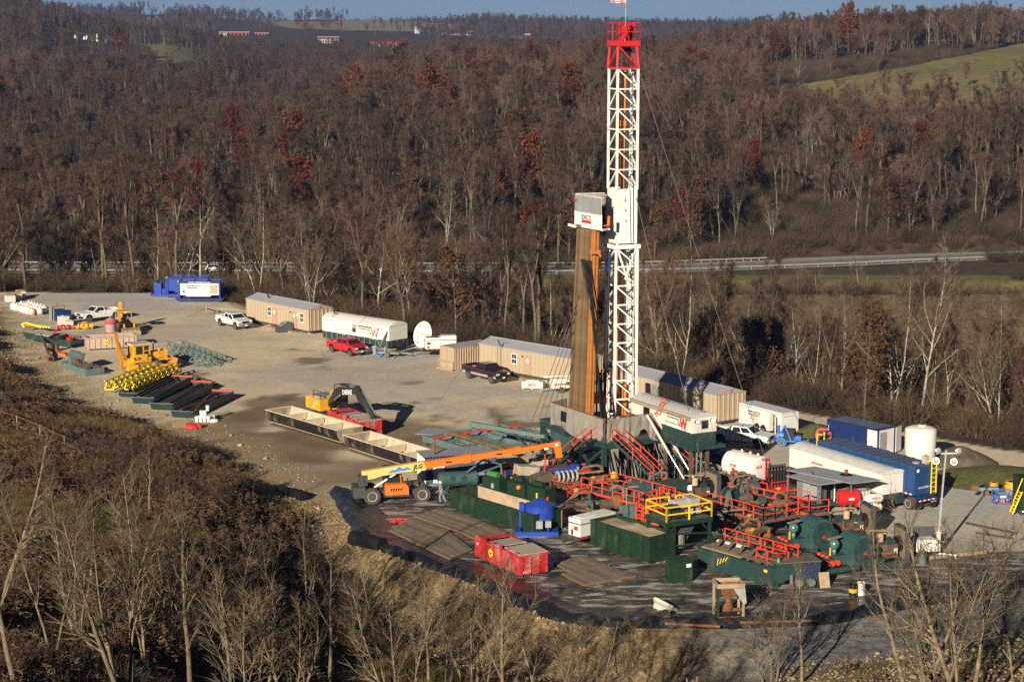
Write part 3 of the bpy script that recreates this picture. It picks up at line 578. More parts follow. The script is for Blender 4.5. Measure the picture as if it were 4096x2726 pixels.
ORANGE=M('orange_paint',(.85,.17,.015),.45,var=.05,dirt=.06,dirtcol=(.3,.15,.06));YEL=M('machine_yellow',(.72,.36,.025),.5,var=.08,dirt=.22,dirtcol=(.25,.16,.06));YELB=M('bright_yellow_paint',(.85,.62,.02),.5,var=.06)
YELP=M('cream_yellow_paint',(.68,.52,.17),.5,var=.05,dirt=.1);NAVY=M('navy_paint',(.012,.028,.11),.4,var=.12,dirt=.1,dirtcol=(.1,.1,.12));BLUE=M('mid_blue_paint',(.012,.055,.17),.4,var=.1,dirt=.12,dirtcol=(.08,.09,.11));BLUEB=M('bright_blue_paint',(.02,.06,.36),.35,var=.12,dirt=.12,dirtcol=(.1,.1,.1));BLUEL=M('light_blue_paint',(.03,.17,.55),.4,var=.1)
BLACK=M('black_paint',(.012,.012,.013),.45,var=.2);RUB=M('rubber',(.022,.021,.02),.85,var=.25,dirt=.3,dirtcol=(.13,.11,.08));RUBC=M('dusty_tyre',(.07,.062,.05),.9,var=.25)
GREY=M('grey_paint',(.30,.31,.31),.5,var=.1,dirt=.1);DGREY=M('dark_grey_steel',(.06,.062,.065),.5,var=.2,dirt=.2,dirtcol=(.14,.12,.09));STEEL=M('bare_steel',(.55,.55,.53),.35,.8,var=.1);CHROME=M('chrome',(.85,.85,.85),.12,1.0,var=.02)
RUST=M('rust',(.20,.085,.035),.85,var=.35,dirt=.4,dirtcol=(.09,.05,.03));RUSTP=M('brown_drill_pipe',(.12,.075,.034),.6,var=.25,rand=.4,scale=1.2,dirt=.3,dirtcol=(.10,.065,.035));RUSTO=M('orange_rust_pipe',(.34,.125,.022),.6,var=.2,dirt=.2,dirtcol=(.18,.08,.03));DPIPE=M('dark_pipe',(.09,.065,.045),.6,var=.3,dirt=.3,dirtcol=(.16,.12,.08),rand=.35)
GLASS=M('dark_glass',(.018,.023,.03),.06,var=.02,spec=.7);WOOD=M('weathered_wood',(.30,.235,.15),.9,var=.25,scale=5,rand=.2);PLANK=M('oak_mat',(.20,.155,.11),.9,var=.3,scale=4,dirt=.4,dirtcol=(.24,.20,.15));MUD=M('dried_mud',(.42,.31,.21),.95,var=.2,scale=1.2,bump=.4);MUDD=M('dark_mud',(.11,.085,.06),.7,var=.3,scale=1.5,bump=.5)
CONC=M('concrete',(.48,.45,.38),.9,var=.12,dirt=.2,dirtcol=(.3,.26,.19),bump=.2);TARP=M('grey_tarpaulin',(.26,.245,.215),.75,var=.14,scale=1.2,dirt=.3,dirtcol=(.22,.19,.15),bump=.5,bscale=1.2);TARPG=M('silver_tarpaulin',(.27,.275,.28),.5,var=.1,scale=1.0,bump=.4,bscale=1.5);LINER=M('black_liner',(.016,.017,.02),.28,var=.3,bump=.9,bscale=1.6,dirt=.35,dirtcol=(.15,.14,.12),spec=.6)
POLY=M('white_poly_tank',(.74,.70,.60),.4,var=.04,dirt=.1,dirtcol=(.45,.40,.30));BAGM=M('white_bag_plastic',(.70,.69,.68),.4,var=.1,scale=3,bump=.5);WTXT=M('white_lettering',(.8,.8,.8),.5,var=.02);BTXT=M('black_lettering',(.02,.02,.02),.5,var=.02);RTXT=M('red_lettering',(.6,.03,.03),.5,var=.02);GTXT=M('green_lettering',(.04,.3,.12),.5,var=.02);OTXT=M('olive_lettering',(.16,.15,.05),.5,var=.02);CTXT=M('cyan_lettering',(.2,.45,.55),.5,var=.02)
LIT=emit('lit_lamp',(1.0,.8,.5),6.0);LITW=emit('lit_worklight',(1.0,.95,.85),8.0);AMBER=M('amber_lens',(.8,.28,.02),.3,var=.02);REDL=M('red_lens',(.5,.02,.02),.25,var=.02)
Z90=R(90)
def seat2(pa,pb,z=0.0):
    """ground position of pixel a, heading and length towards pixel b"""
    a,b=at(*pa,z),at(*pb,z);d=b-a;return a,math.atan2(d.y,d.x),d.xy.length
def FR(x0,x1,w0,z0,X0,X1,w1,z1):
    v=[Vector(p)for p in((x0,-w0,z0),(x1,-w0,z0),(x1,w0,z0),(x0,w0,z0),(X0,-w1,z1),(X1,-w1,z1),(X1,w1,z1),(X0,w1,z1))]
    return v,[(3,2,1,0),(4,5,6,7),(0,1,5,4),(2,3,7,6),(1,2,6,5),(3,0,4,7)]
def QUAD(*p):return[Vector(q)for q in p],[tuple(range(len(p)))]
def wheel(t,loc,r=.38,w_=.27,rimm=None,dusty=True,side=1,name='wheel'):
    o=P(t,name,RUBC if dusty else RUB,LATHE([(r*.62,-w_/2),(r*.92,-w_/2),(r,-w_*.3),(r,w_*.3),(r*.92,w_/2),(r*.62,w_/2)],18,axis='Y'),loc=loc)
    P(o,'rim',rimm or STEEL,LATHE([(r*.2,-w_*.36),(r*.6,-w_*.52),(r*.62,-w_*.3),(r*.62,w_*.3),(r*.6,w_*.52),(r*.2,w_*.36)],14,axis='Y'))
    P(o,'hub',DGREY,C((0,-w_*.55,0),(0,w_*.55,0),r*.16,n=8));return o
# ---------------------------------------------------------------- pickup trucks
def pickup(label,loc,rz,paint,cab='ext',L=5.85,wb=3.75,bed=2.0,two=None,rim=None,lift=0.0,grillm=None,group='pickup trucks on the pad',bumper=None,cabl=None):
    t=thing('pickup_truck',label,'pickup truck',(loc[0],loc[1],0),rz,group);h=lift;W2=.98
    xf=L/2;xr=-L/2;fa=xf-.98;ra=fa-wb;xb=xr+bed+.1;cl=cabl or{'reg':1.45,'ext':2.0,'crew':2.35}[cab];xc=xb+cl
    low=two or paint
    P(t,'body',paint,PR([(xr+.05,.78+h),(xf-.12,.78+h),(xf,.95+h),(xf-.06,1.16+h),(xc+.45,1.28+h),(xb,1.28+h),(xb,1.0+h),(xr+.05,1.0+h)],-W2,W2))
    P(t,'lower_panels',low,BB(xr+.1,xf-.1,-W2+.02,W2-.02,.52+h,.78+h),BB(xr+.1,xf-.3,-.5,.5,.35+h,.55+h))
    P(t,'bed',paint,BB(xr+.05,xb,-W2,-W2+.1,1.0+h,1.36+h),BB(xr+.05,xb,W2-.1,W2,1.0+h,1.36+h),BB(xb-.05,xb,-W2,W2,1.0+h,1.36+h))
    P(t,'tailgate',paint,BB(xr+.02,xr+.12,-W2+.1,W2-.1,.82+h,1.36+h));P(t,'bed_liner',BLACK,BB(xr+.13,xb-.06,-W2+.11,W2-.11,1.0+h,1.015+h))
    P(t,'tool_box',GREY,BB(xb-.62,xb-.1,-W2+.12,W2-.12,1.02+h,1.44+h))
    z0,z1=1.27+h,1.86+h;q=(xb+.02,xc+.42,W2-.03,xb+.16,xc-.42,W2-.22)
    P(t,'cab',paint,FR(q[0],q[1],q[2],z0,q[3],q[4],q[5],z1))
    def f(s,k):return q[0]+(q[3]-q[0])*k,q[1]+(q[4]-q[1])*k,(q[2]+(q[5]-q[2])*k)
    a0,a1,aw=f(0,.14);b0,b1,bw=f(0,.86);za,zb=z0+.14*(z1-z0),z0+.86*(z1-z0);e=.012
    P(t,'windshield',GLASS,QUAD((a1+e,-aw+.1,za),(a1+e,aw-.1,za),(b1+e,bw-.1,zb),(b1+e,-bw+.1,zb)));P(t,'rear_window',GLASS,QUAD((a0-e,aw-.2,za),(a0-e,-aw+.2,za),(b0-e,-bw+.2,zb),(b0-e,bw-.2,zb)))
    nw=1 if cab=='reg' else 2
    for s in(-1,1):
        for i in range(nw):
            g0,g1=(i+.06)/nw,(i+.94)/nw;ga0,ga1=a0+.1+(a1-a0-.25)*g0,a0+.1+(a1-a0-.25)*g1;gb0,gb1=b0+.06+(b1-b0-.12)*g0,b0+.06+(b1-b0-.12)*g1
            P(t,'side_window',GLASS,QUAD((ga0,s*(aw+e),za),(ga1,s*(aw+e),za),(gb1,s*(bw+e),zb),(gb0,s*(bw+e),zb)))
        P(t,'mirror',BLACK if two or bumper is BLACK else paint,B(xc+.12,s*(W2+.14),1.38+h,.12,.2,.2));P(t,'door_handle',DGREY,B(xb+cl*.55,s*(W2+.012),1.12+h,.16,.03,.05))
        P(t,'headlight',M('headlamp_lens',(.75,.78,.8),.1,.3),B(xf-.06,s*.72,1.0+h,.16,.42,.18));P(t,'tail_light',REDL,B(xr+.06,s*(W2-.09),1.12+h,.1,.18,.36));P(t,'turn_signal',AMBER,B(xf-.1,s*(W2-.06),.9+h,.16,.12,.1))
        P(t,'running_board',BLACK,B((xb+xc)/2,s*(W2+.02),.46+h,2.0,.16,.05))
        for x in(fa,ra):
            P(t,'wheel_arch',BLACK,C((x,s*(W2-.12),.56+h),(x,s*(W2+.006),.56+h),.49,n=18));wheel(t,(x,s*(W2-.12),.39+h*.5),.39+h*.35,.28,rim)
        for i in range(cl>1.6 and 3 or 2):P(t,'door_seam',BLACK,B(xb+.03+i*(xc+.25-xb)/(cl>1.6 and 2 or 1),s*(W2+.003),.98+h,.025,.01,.62))
    P(t,'grille',grillm or BLACK,B(xf-.02,0,1.0+h,.1,1.0,.22));P(t,'front_bumper',bumper or CHROME,B(xf+.02,0,.66+h,.2,1.9,.24));P(t,'rear_bumper',bumper or CHROME,B(xr-.02,0,.62+h,.16,1.8,.2));P(t,'licence_plate',WTXT,B(xf+.13,0,.62+h,.02,.32,.16))
    return t
def park_at(fw,rw,near,L,wb):
    """centre and heading from the pixels where the near front and rear wheels meet the ground"""
    a,b=at(*fw),at(*rw);d=(a-b).normalized();n_=Vector((-d.y,d.x,0));m=(a+b)/2+n_*near*.86
    return m+d*(.98-(L-wb)/2),math.atan2(d.y,d.x)
def put(label,fw,rw,near,paint,L=5.85,wb=3.75,**k):
    p,rz=park_at(fw,rw,near,L,wb);return pickup(label,p,rz,paint,L=L,wb=wb,**k)
TWH=M('truck_white',(.78,.78,.77),.25,var=.02,coat=.5);TRD=M('truck_red',(.52,.012,.02),.22,var=.03,coat=.8);TMR=M('truck_maroon',(.035,.006,.012),.2,var=.05,coat=.8);TSL=M('truck_silver_trim',(.42,.43,.46),.35,.3,var=.05)
put('white extended-cab pickup parked by the rail fence at the left beige trailer',(944,1318),(882,1303),1,TWH,two=M('dusty_white',(.62,.55,.44),.5),bed=1.95)
put('white single-cab long-bed pickup parked side-on at the far left yard',(326,1285),(437,1272),1,TWH,L=5.95,wb=3.85,cab='reg',bed=2.45,lift=.08,bumper=BLACK)
put('red crew-cab pickup in front of the white trailer with green skirt',(1405,1425),(1327,1407),1,TRD,cab='crew',bed=1.9)
put('dark maroon pickup with silver lower trim beside the middle beige trailer',(1966,1535),(1875,1513),1,TMR,L=6.2,wb=4.0,cab='ext',bed=2.35,two=TSL,lift=.12,bumper=BLACK)
w5=put('white extended-cab pickup nosed up to the enclosed white cargo trailer',(3032,1793),(2881,1776),1,TWH,bed=2.0,rim=DGREY,bumper=GREY)
P(w5,'door_decal',OTXT,B(.75,-.985,1.02,.8,.01,.14))
# dark blue car half hidden beneath the doghouse
t=thing('parked_car','dark blue car in the shade behind the white steel legs under the doghouse','car',at(2830,1838),R(-35));P(t,'body',NAVY,PR([(-2.3,.35),(2.3,.35),(2.35,.7),(1.4,.92),(-2.2,.95),(-2.35,.7)],-.9,.9));P(t,'cabin',NAVY,FR(-1.9,.9,.85,.92,-1.3,.1,.65,1.45));P(t,'windshield',GLASS,QUAD((.86,-.7,.98),(.86,.7,.98),(.2,.58,1.4),(.2,-.58,1.4)))
for s in(-1,1):
    P(t,'side_window',GLASS,QUAD((-1.6,s*.85,.99),(.6,s*.85,.99),(.1,s*.69,1.38),(-1.2,s*.69,1.38)))
    for x in(-1.4,1.45):wheel(t,(x,s*.82,.32),.32,.22)
# white car on the road
p=at(868,1086,ROADZ);t=thing('road_car','white car driving on the valley road behind the blue compressors','car',(p.x,p.y,ROADZ),R(2));P(t,'body',TWH,PR([(-2.3,.35),(2.3,.35),(2.35,.75),(1.3,1.0),(-2.25,1.05),(-2.35,.7)],-.9,.9));P(t,'cabin',TWH,FR(-2.1,1.2,.87,1.02,-1.8,.3,.7,1.62));P(t,'windshield',GLASS,QUAD((1.14,-.7,1.07),(1.14,.7,1.07),(.4,.6,1.56),(.4,-.6,1.56)))
for s in(-1,1):
    P(t,'side_window',GLASS,QUAD((-1.8,s*.87,1.1),(.8,s*.87,1.1),(.2,s*.74,1.53),(-1.6,s*.74,1.53)))
    for x in(-1.45,1.5):wheel(t,(x,s*.84,.34),.34,.22)
# ---------------------------------------------------------------- beige office trailers, containers
def office(label,near,L,W_,H_,rz,wins,doors,open_door=None,gable='57',z=.45):
    """local x runs from the near corner along the long wall that faces the camera, y goes back"""
    t=thing('office_trailer',label,'office trailer',(near[0],near[1],0),rz,'beige office trailers');z1=z+H_
    def panel(o,*a):return CORR(*a)
    P(t,'long_wall',CREAM,CORR(0,L,z,z1,0,.62,.05,.22));P(t,'back_wall',CREAM,BB(0,L,W_-.04,W_,z,z1));P(t,'far_wall',CREAM,BB(L-.04,L,.03,W_-.04,z,z1))
    P(t,'end_wall',CREAM,MV(CORR(0,W_,z,z1-.02,0,.62,.05,.22),rz=-Z90,y=W_))
    P(t,'gable',CREAM,*[PR([(-.02,z1),(W_+.02,z1),(W_/2,z1+.52)],*xx,'X')for xx in((-.07,.02),(L-.02,L+.05))])
    P(t,'roof',ROOFG,PR([(-.12,z1-.03),(W_/2,z1+.52),(W_+.12,z1-.03),(W_+.12,z1+.02),(W_/2,z1+.58),(-.12,z1+.02)],-.1,L+.1,'X'));P(t,'ridge_cap',ROOFG,BB(-.1,L+.1,W_/2-.12,W_/2+.12,z1+.555,z1+.6))
    P(t,'floor_frame',DGREY,BB(.1,L-.1,.15,W_-.15,z-.25,z));P(t,'corner_trim',CREAM,BB(-.06,.03,-.065,.03,z,z1),BB(L-.03,L+.03,-.065,.03,z,z1),BB(-.06,.02,W_-.03,W_+.02,z,z1))
    for i in range(4):P(t,'support_pier',CONC,BB(.3+i*(L-.9)/3,.7+i*(L-.9)/3,.3,.8,0,z-.25),BB(.3+i*(L-.9)/3,.7+i*(L-.9)/3,W_-.8,W_-.3,0,z-.25))
    for x in wins:
        w_=P(t,'window',WTXT,BB(x,x+.85,-.075,-.01,z+.95,z+2.1))
        for k in(0,1):P(w_,'pane',GLASS,BB(x+.07,x+.78,-.085,-.074,z+1.02+k*.54,z+1.48+k*.54))
        P(w_,'muntin',WTXT,*[BB(x+.07+.71*j/3-.012,x+.07+.71*j/3+.012,-.092,-.084,z+1.02,z+2.03)for j in(1,2)])
    for x in doors:
        d=P(t,'door',M('door_tan',(.42,.28,.19),.6,var=.03),BB(x,x+.95,-.075,-.01,z+.03,z+2.1));P(d,'knob',STEEL,SPH((x+.85,-.1,z+1.05),.05,8,5));P(d,'door_sign',WTXT,MV(BB(-.17,.17,-.006,.006,-.17,.17),x+.48,-.082,z+1.55,ry=R(45)),label='white diamond hazard sign');P(d,'sign_mark',BTXT,BB(x+.42,x+.54,-.094,-.087,z+1.5,z+1.62));P(d,'step',WOOD,BB(x-.1,x+1.05,-.9,-.12,0,.22))
        P(t,'porch_light',BLACK,B(x+1.25,-.1,z+1.95,.12,.1,.16))
    if open_door:
        x=open_door;P(t,'doorway',BLACK,BB(x,x+1.0,-.07,-.01,z+.03,z+2.15));P(t,'open_door',M('door_grey',(.25,.24,.23),.6),BB(x-1.6,x-.06,-.09,-.05,z+.05,z+2.1));P(t,'door_jamb',WOOD,BB(x-.06,x+.1,-.09,-.01,z,z+2.2))
    TXT(t,'gable_number',gable,.42,BTXT,(-.085,W_/2,z1+.18),(Z90,0,-Z90));return t
def near_rz(a,b):A,B_=at(*a),at(*b);return A,math.atan2((B_-A).y,(B_-A).x),(B_-A).length
# the long wall runs from the near (right) corner back to the left, so local y (depth) must point away: use a mirrored frame with x to the left
def office_px(label,near,far,L,W_=3.6,H_=2.6,**k):
    A,rz,l_=near_rz(near,far);return office(label,A,L,W_,H_,rz+0,**k)
# builder above has depth on +y; heading near->far is to the left, where +y faces the camera, so flip with scale
def flip(t):t.scale=(1,-1,1);return t
def office_flip(label,near,far,L,**k):
    A,rz,l_=near_rz(near,far);t=office(label,A,L,3.6,2.6,rz,**k);t.scale=(1,-1,1)
    for c in t.children:
        if c.name.startswith('gable_number'):c.scale=(-1,1,1)
    return t
ta=office_flip('beige office trailer with two doors at the far left end of the row',(1237,1338),(986,1286),13.7,wins=(1.0,8.05),doors=(2.6,6.9))
P(ta,'porch_bulb',LIT,SPH((2.3,-.14,2.2),.09,8,6))
tb=office_flip('beige office trailer with one door behind the maroon pickup',(2318,1552),(1910,1478),15.2,wins=(11.5-2.2,),doors=(7.2,))
tc_=office_flip('beige office trailer with an open door behind the derrick',(2866,1704),(2430,1590),17.0,wins=(12.4,),doors=(),open_door=10.0)
# white dog-house style trailers with coloured logo
def w_logo(t,x,y,z,s,words=True,flipx=-1):
    """red roof line that drops into a W, green line below; runs along x on the plane y"""
    def ln(pts,m,nm,w_):P(t,nm,m,*[BAR((x+flipx*a*s,y,z+b*s),(x+flipx*c*s,y,z+d*s),.02,w_*s)for(a,b),(c,d)in zip(pts[:-1],pts[1:])])
    ln([(0,.95),(2.35,.95),(2.62,0),(2.9,.8),(3.18,0),(3.45,.95),(3.7,.95)],RTXT,'red_logo_line',.17);ln([(.1,.68),(2.05,.68),(2.25,.18)],GTXT,'green_logo_line',.14)
    return t
t=None
A,rz,l_=near_rz((1557,1398),(1293,1355));L=11.6;W_=3.0
t=thing('crew_trailer','white arched-roof trailer with dark green ribbed skirt behind the red pickup','trailer',(A.x,A.y,0),rz);t.scale=(1,-1,1)
P(t,'skirt',TEALD,CORR(0,L,.25,1.05,0,.95,.07,.25),MV(CORR(0,W_,.25,1.05,0,.95,.07,.25),rz=-Z90,y=W_));P(t,'skirt_rib',GREYTEAL,*[BB(.25+.95*i,.42+.95*i,-.1,-.07,.25,1.05)for i in range(12)])
P(t,'wall',WHITE,BB(-.03,L,-.04,.02,1.05,2.75),BB(-.04,0,.02,W_,1.05,2.75),BB(0,L,W_-.03,W_,.25,2.75),BB(L-.03,L,.02,W_,.25,2.75))
arc=[(-.08+(W_+.16)*i/10,2.75+.5*math.sin(math.pi*i/10))for i in range(11)]
P(t,'roof',WHITE,PR(arc,-.1,L+.05,'X'),smooth=False);P(t,'window',CREAM,BB(5.6,6.3,-.07,-.035,1.45,2.45));P(t,'window_pane',GLASS,BB(5.68,6.22,-.08,-.068,1.5,1.9));P(t,'door',WHITED,BB(7.6,8.5,-.06,-.03,.95,2.55));P(t,'door',WHITED,BB(2.0,2.9,-.06,-.03,.95,2.5));P(t,'vent',RUST,BB(10.4,10.6,-.06,-.03,1.62,1.68))
w_logo(t,5.3,-.05,1.35,1.0)
for i,(x,s_)in enumerate(((4.2,'WILSON'),(3.4,'SERVICE'))):
    o=TXT(t,'lettering',s_,.2,BTXT,(x,-.05,1.6),wide=-1)
o=TXT(t,'unit_number','NO. 29',.22,BTXT,(10.0,-.05,2.5),wide=-1);P(t,'emblem',M('pale_red_blue',(.5,.35,.4),.6),BB(10.6,10.85,-.05,-.04,2.35,2.65))
# cream storage container, end doors towards the camera-left
A=at(1817,1483);rz=R(132.8);t=thing('storage_container','cream steel storage container standing end-on beside the white generator','container',(A.x,A.y,0),rz)
L,W_,H_=6.06,2.44,2.59  # x: along the short doors face (to the left), y: back
t.rotation_euler=(0,0,R(132.8));t.scale=(1,-1,1)
P(t,'frame',CREAMR,*[BB(a,a+.12,b,b+.12,0,H_)for a in(0,W_-.12)for b in(-.0,L-.12)],BB(0,W_,0,.12,H_-.12,H_),BB(0,W_,0,.12,0,.15),BB(0,.1,.12,L,H_-.1,H_),BB(0,.1,.12,L,0,.14),BB(W_-.1,W_,.12,L,0,H_))
P(t,'long_side',CREAMR,MV(CORR(.12,L-.12,.14,H_-.1,0,.36,.05,.3),rz=Z90*-1,y=L,x=.06));P(t,'roof',ROOFG,BB(.02,W_-.02,.02,L-.02,H_-.06,H_-.01));P(t,'back_wall',CREAMR,BB(.1,W_-.1,L-.1,L-.04,.1,H_-.1))
for k in(0,1):
    d=P(t,'door',CREAMR,BB(.13+k*1.1,1.2+k*1.1,.02,.07,.16,H_-.13));P(d,'lock_bar',CREAMR,*[C((.4+k*1.1+j*.45,.0,.2),(.4+k*1.1+j*.45,.0,H_-.16),.025,n=6)for j in(0,1)])
    for zz in(.5,1.15,1.8):P(d,'door_panel',CREAM,BB(.22+k*1.1,1.1+k*1.1,.008,.02,zz-.2,zz+.28))
P(t,'step_frame',CREAMR,BAR((-.1,-.35,.1),(W_+.2,-.35,.1),.12),BAR((0,-.2,.1),(0,-.2,1.05),.07),BAR((W_,-.2,.1),(W_,-.2,1.05),.07),BAR((0,-.2,1.02),(W_,-.2,1.02),.08))
# blue sea container with white doors swung open
A=at(3509,1829);rz=R(129.5);L,W_,H_=6.06,2.44,2.59
t=thing('shipping_container','navy shipping container with its white doors swung wide open by the poly tank','container',(A.x,A.y,0),rz);t.scale=(1,-1,1)
P(t,'frame',NAVY,*[BB(a,a+.14,b,b+.14,0,H_)for a in(0,L-.14)for b in(0,W_-.14)],*[BB(0,L,b,b+.1,zz,zz+.13)for b in(0,W_-.1)for zz in(0,H_-.13)],*[BB(a,a+.12,0,W_,zz,zz+.13)for a in(0,L-.12)for zz in(0,H_-.13)])
P(t,'long_side',NAVY,CORR(.14,L-.14,.13,H_-.13,.06,.28,.04,.35));P(t,'back_side',NAVY,BB(.14,L-.14,W_-.08,W_-.04,.13,H_-.13));P(t,'front_end',NAVY,BB(L-.1,L-.05,.14,W_-.14,.1,H_-.1))
P(t,'roof',M('dusty_navy_roof',(.10,.12,.19),.6,var=.2,scale=2),BB(.03,L-.03,.03,W_-.03,H_-.04,H_-.01));P(t,'roof_rib',M('dusty_navy_roof',(.1,.12,.19)),*[BB(.4+.4*i,.5+.4*i,.15,W_-.15,H_-.01,H_+.02)for i in range(14)])
P(t,'inner_bulkhead',WHITE,BB(.06,.12,.14,W_-.14,.13,H_-.13));P(t,'inner_door',GREY,BB(.02,.055,.35,1.25,.2,2.2),label='grey inner walk-in door');P(t,'inner_handle',DGREY,B(.0,1.1,1.15,.04,.16,.04))
d=P(t,'open_door',WHITE,BB(.03,1.15,-.09,-.03,.16,H_-.16));P(d,'door_rib',WHITED,*[BB(.1,1.1,-.105,-.09,zz,zz+.05)for zz in(.7,1.25,1.8)]);d=P(t,'open_door',WHITE,MV(BB(0,1.15,-.03,.03,.16,H_-.16),0,W_+.05,0,rz=R(75)));P(d,'door_rib',WHITED,MV(BB(.06,1.1,-.05,-.03,.7,.75),0,W_+.05,0,rz=R(75)),MV(BB(.06,1.1,-.05,-.03,1.6,1.65),0,W_+.05,0,rz=R(75)))
for i,ch in enumerate('397'):TXT(t,'container_number',ch,.36,WTXT,(L-.22,-.045,1.95-.34*i),wide=-1)
# bear-proof bin, satellite dishes
A=at(1112,1331);t=thing('waste_bin','dark grey slope-topped waste bin with green label in front of the left beige trailer','bin',(A.x,A.y,0),R(22));P(t,'bin_body',DGREY,PR([(0,0),(2.0,0),(2.0,1.15),(1.2,1.25),(.3,.75),(0,.7)],0,1.3,'Y'));P(t,'lid',GREY,MV(BB(0,1.0,.05,1.25,0,.04),.3,0,.78,ry=R(-29)));P(t,'label_plate',M('green_label',(.05,.16,.08),.5),MV(BB(.2,.8,.35,.95,.045,.055),.3,0,.78,ry=R(-29)))
def dish(label,px,py,z,d_back,r=.42,pole=3.6):
    A=at(px,py,z);p=at(px,py,z);t=thing('satellite_dish',label,'satellite dish',(p.x,p.y,0),R(-100),'small satellite dishes behind the trailers')
    P(t,'pole',STEEL,C((0,0,0),(0,0,z),.04,n=6));o=P(t,'reflector',M('dish_grey',(.55,.57,.58),.5),LATHE([(.02,0),(r*.5,.04),(r*.85,.11),(r,.16)],16),loc=(0,0,z),rot=(R(-62),0,0));P(o,'feed_arm',DGREY,BAR((0,-r,.1),(0,-.1,.55),.03),B(0,-.08,.56,.08,.08,.1));return t
dish('small satellite dish on a pole behind the left beige trailer',1069,1186,3.6,0);dish('small satellite dish behind the gable of the left beige trailer',1332,1247,3.5,0);dish('small satellite dish on a pole behind the middle beige trailer',1991,1372,3.6,0)
# small dish on its own trailer, grill, bin
A=at(1560,1425);t=thing('dish_trailer','satellite dish mounted on a small trailer beside the red pickup','trailer',(A.x,A.y,0),R(-20));P(t,'chassis',GREY,BB(-1.2,1.4,-.7,.7,.45,.55),BAR((1.4,0,.5),(2.6,0,.5),.1));o=P(t,'reflector',M('dish_grey',(.55,.57,.58),.5),LATHE([(.02,0),(.6,.07),(1.0,.2),(1.2,.32)],22),loc=(-.55,0,1.75),rot=(R(65),0,R(-75)));o.scale=(1.0,1.0,1);P(o,'feed_arm',GREY,BAR((0,-1.0,.2),(0,-.1,1.1),.05),B(0,-.05,1.1,.14,.14,.2));P(t,'mast',STEEL,BAR((-.7,0,.5),(-.55,0,1.6),.1));P(t,'outriggers',GREY,BAR((-.9,-1.1,.1),(-.9,1.1,.1),.08),BAR((.9,-1.1,.1),(.9,1.1,.1),.08))
for s in(-1,1):wheel(t,(0,s*.85,.34),.34,.2,WHITE)
A=at(1605,1418);t=thing('barbecue_grill','black barrel barbecue grill on legs behind the dish trailer','grill',(A.x,A.y,0),R(-40));P(t,'barrel',BLACK,C((-.55,0,1.1),(.55,0,1.1),.36,n=14));P(t,'shelf',BLACK,BB(-.6,.6,-.55,-.3,.75,.8));P(t,'chimney',BLACK,C((.4,0,1.4),(.4,0,1.75),.06,n=8))
for x in(-.45,.45):
    for y in(-.22,.22):P(t,'leg',BLACK,BAR((x,y,0),(x,y,.9),.06))
A=at(1498,1415);t=thing('trash_can','grey round trash can between the red pickup and the dish trailer','trash can',(A.x,A.y,0));P(t,'can',GREY,LATHE([(.24,0),(.33,.85),(.36,.86),(.36,.92),(.3,.92),(.22,.1)],14))
A=at(1513,1415);solo('blue_tarp','crumpled blue tarp lying beside the grey trash can','tarp',M('blue_tarp',(.03,.12,.4),.6,bump=.8,bscale=4),SPH((0,0,.1),.75,10,6,.55),loc=(A.x+.4,A.y,0))
# big dish + white generator trailer
A=at(1695,1418);t=thing('large_dish','large white satellite dish standing behind the white generator','satellite dish',(A.x+.3,A.y+2.2,0),R(-8));o=P(t,'reflector',M('dish_white',(.62,.64,.60),.5),LATHE([(.02,0),(.7,.08),(1.3,.26),(1.72,.46)],28),loc=(-.3,0,1.95),rot=(R(72),0,R(-22)));o.scale=(.72,.92,1);P(o,'feed_strut',DGREY,BAR((1.6,0,.4),(0,0,1.5),.04),BAR((-.8,1.4,.4),(0,0,1.5),.04),BAR((-.8,-1.4,.4),(0,0,1.5),.04));P(t,'pedestal',DGREY,C((0,.3,0),(0,.3,1.9),.15,n=8))
A=at(1702,1428);t=thing('generator_trailer','white enclosed generator on a black trailer beside the cream container','generator',(A.x,A.y,0),R(8));P(t,'housing',WHITE,BB(0,3.6,0,1.4,.95,2.25));P(t,'roof_hood',WHITE,BB(1.9,3.6,.05,1.35,2.25,2.42));P(t,'exhaust_grille',DGREY,BB(.2,1.6,.2,1.2,2.252,2.27));P(t,'end_louvre',M('louvre_tan',(.42,.36,.28),.7),BB(-.03,-.002,.3,1.1,1.2,2.05));P(t,'stripe',BLACK,BB(-.01,3.61,-.012,0,1.92,1.99));P(t,'control_panel',DGREY,BB(.2,.6,-.02,0,1.45,1.75));P(t,'warning_sticker',RTXT,BB(.2,.5,-.02,0,1.05,1.3));P(t,'handle',BLACK,B(1.8,-.02,1.6,.14,.04,.1));P(t,'chassis',BLACK,BB(-.2,3.8,.1,1.3,.6,.95),BAR((-.2,.7,.7),(-1.6,.7,.6),.14),BAR((-1.4,.7,0),(-1.4,.7,.9),.08));P(t,'reflector_strip',REDL,*[BB(.2+i*.5,.45+i*.5,-.005+.09,.1,.74,.82)for i in range(5)])
for y in(.05,1.35):
    for x in(2.7,3.4):wheel(t,(x,y,.36),.36,.22,WHITE)
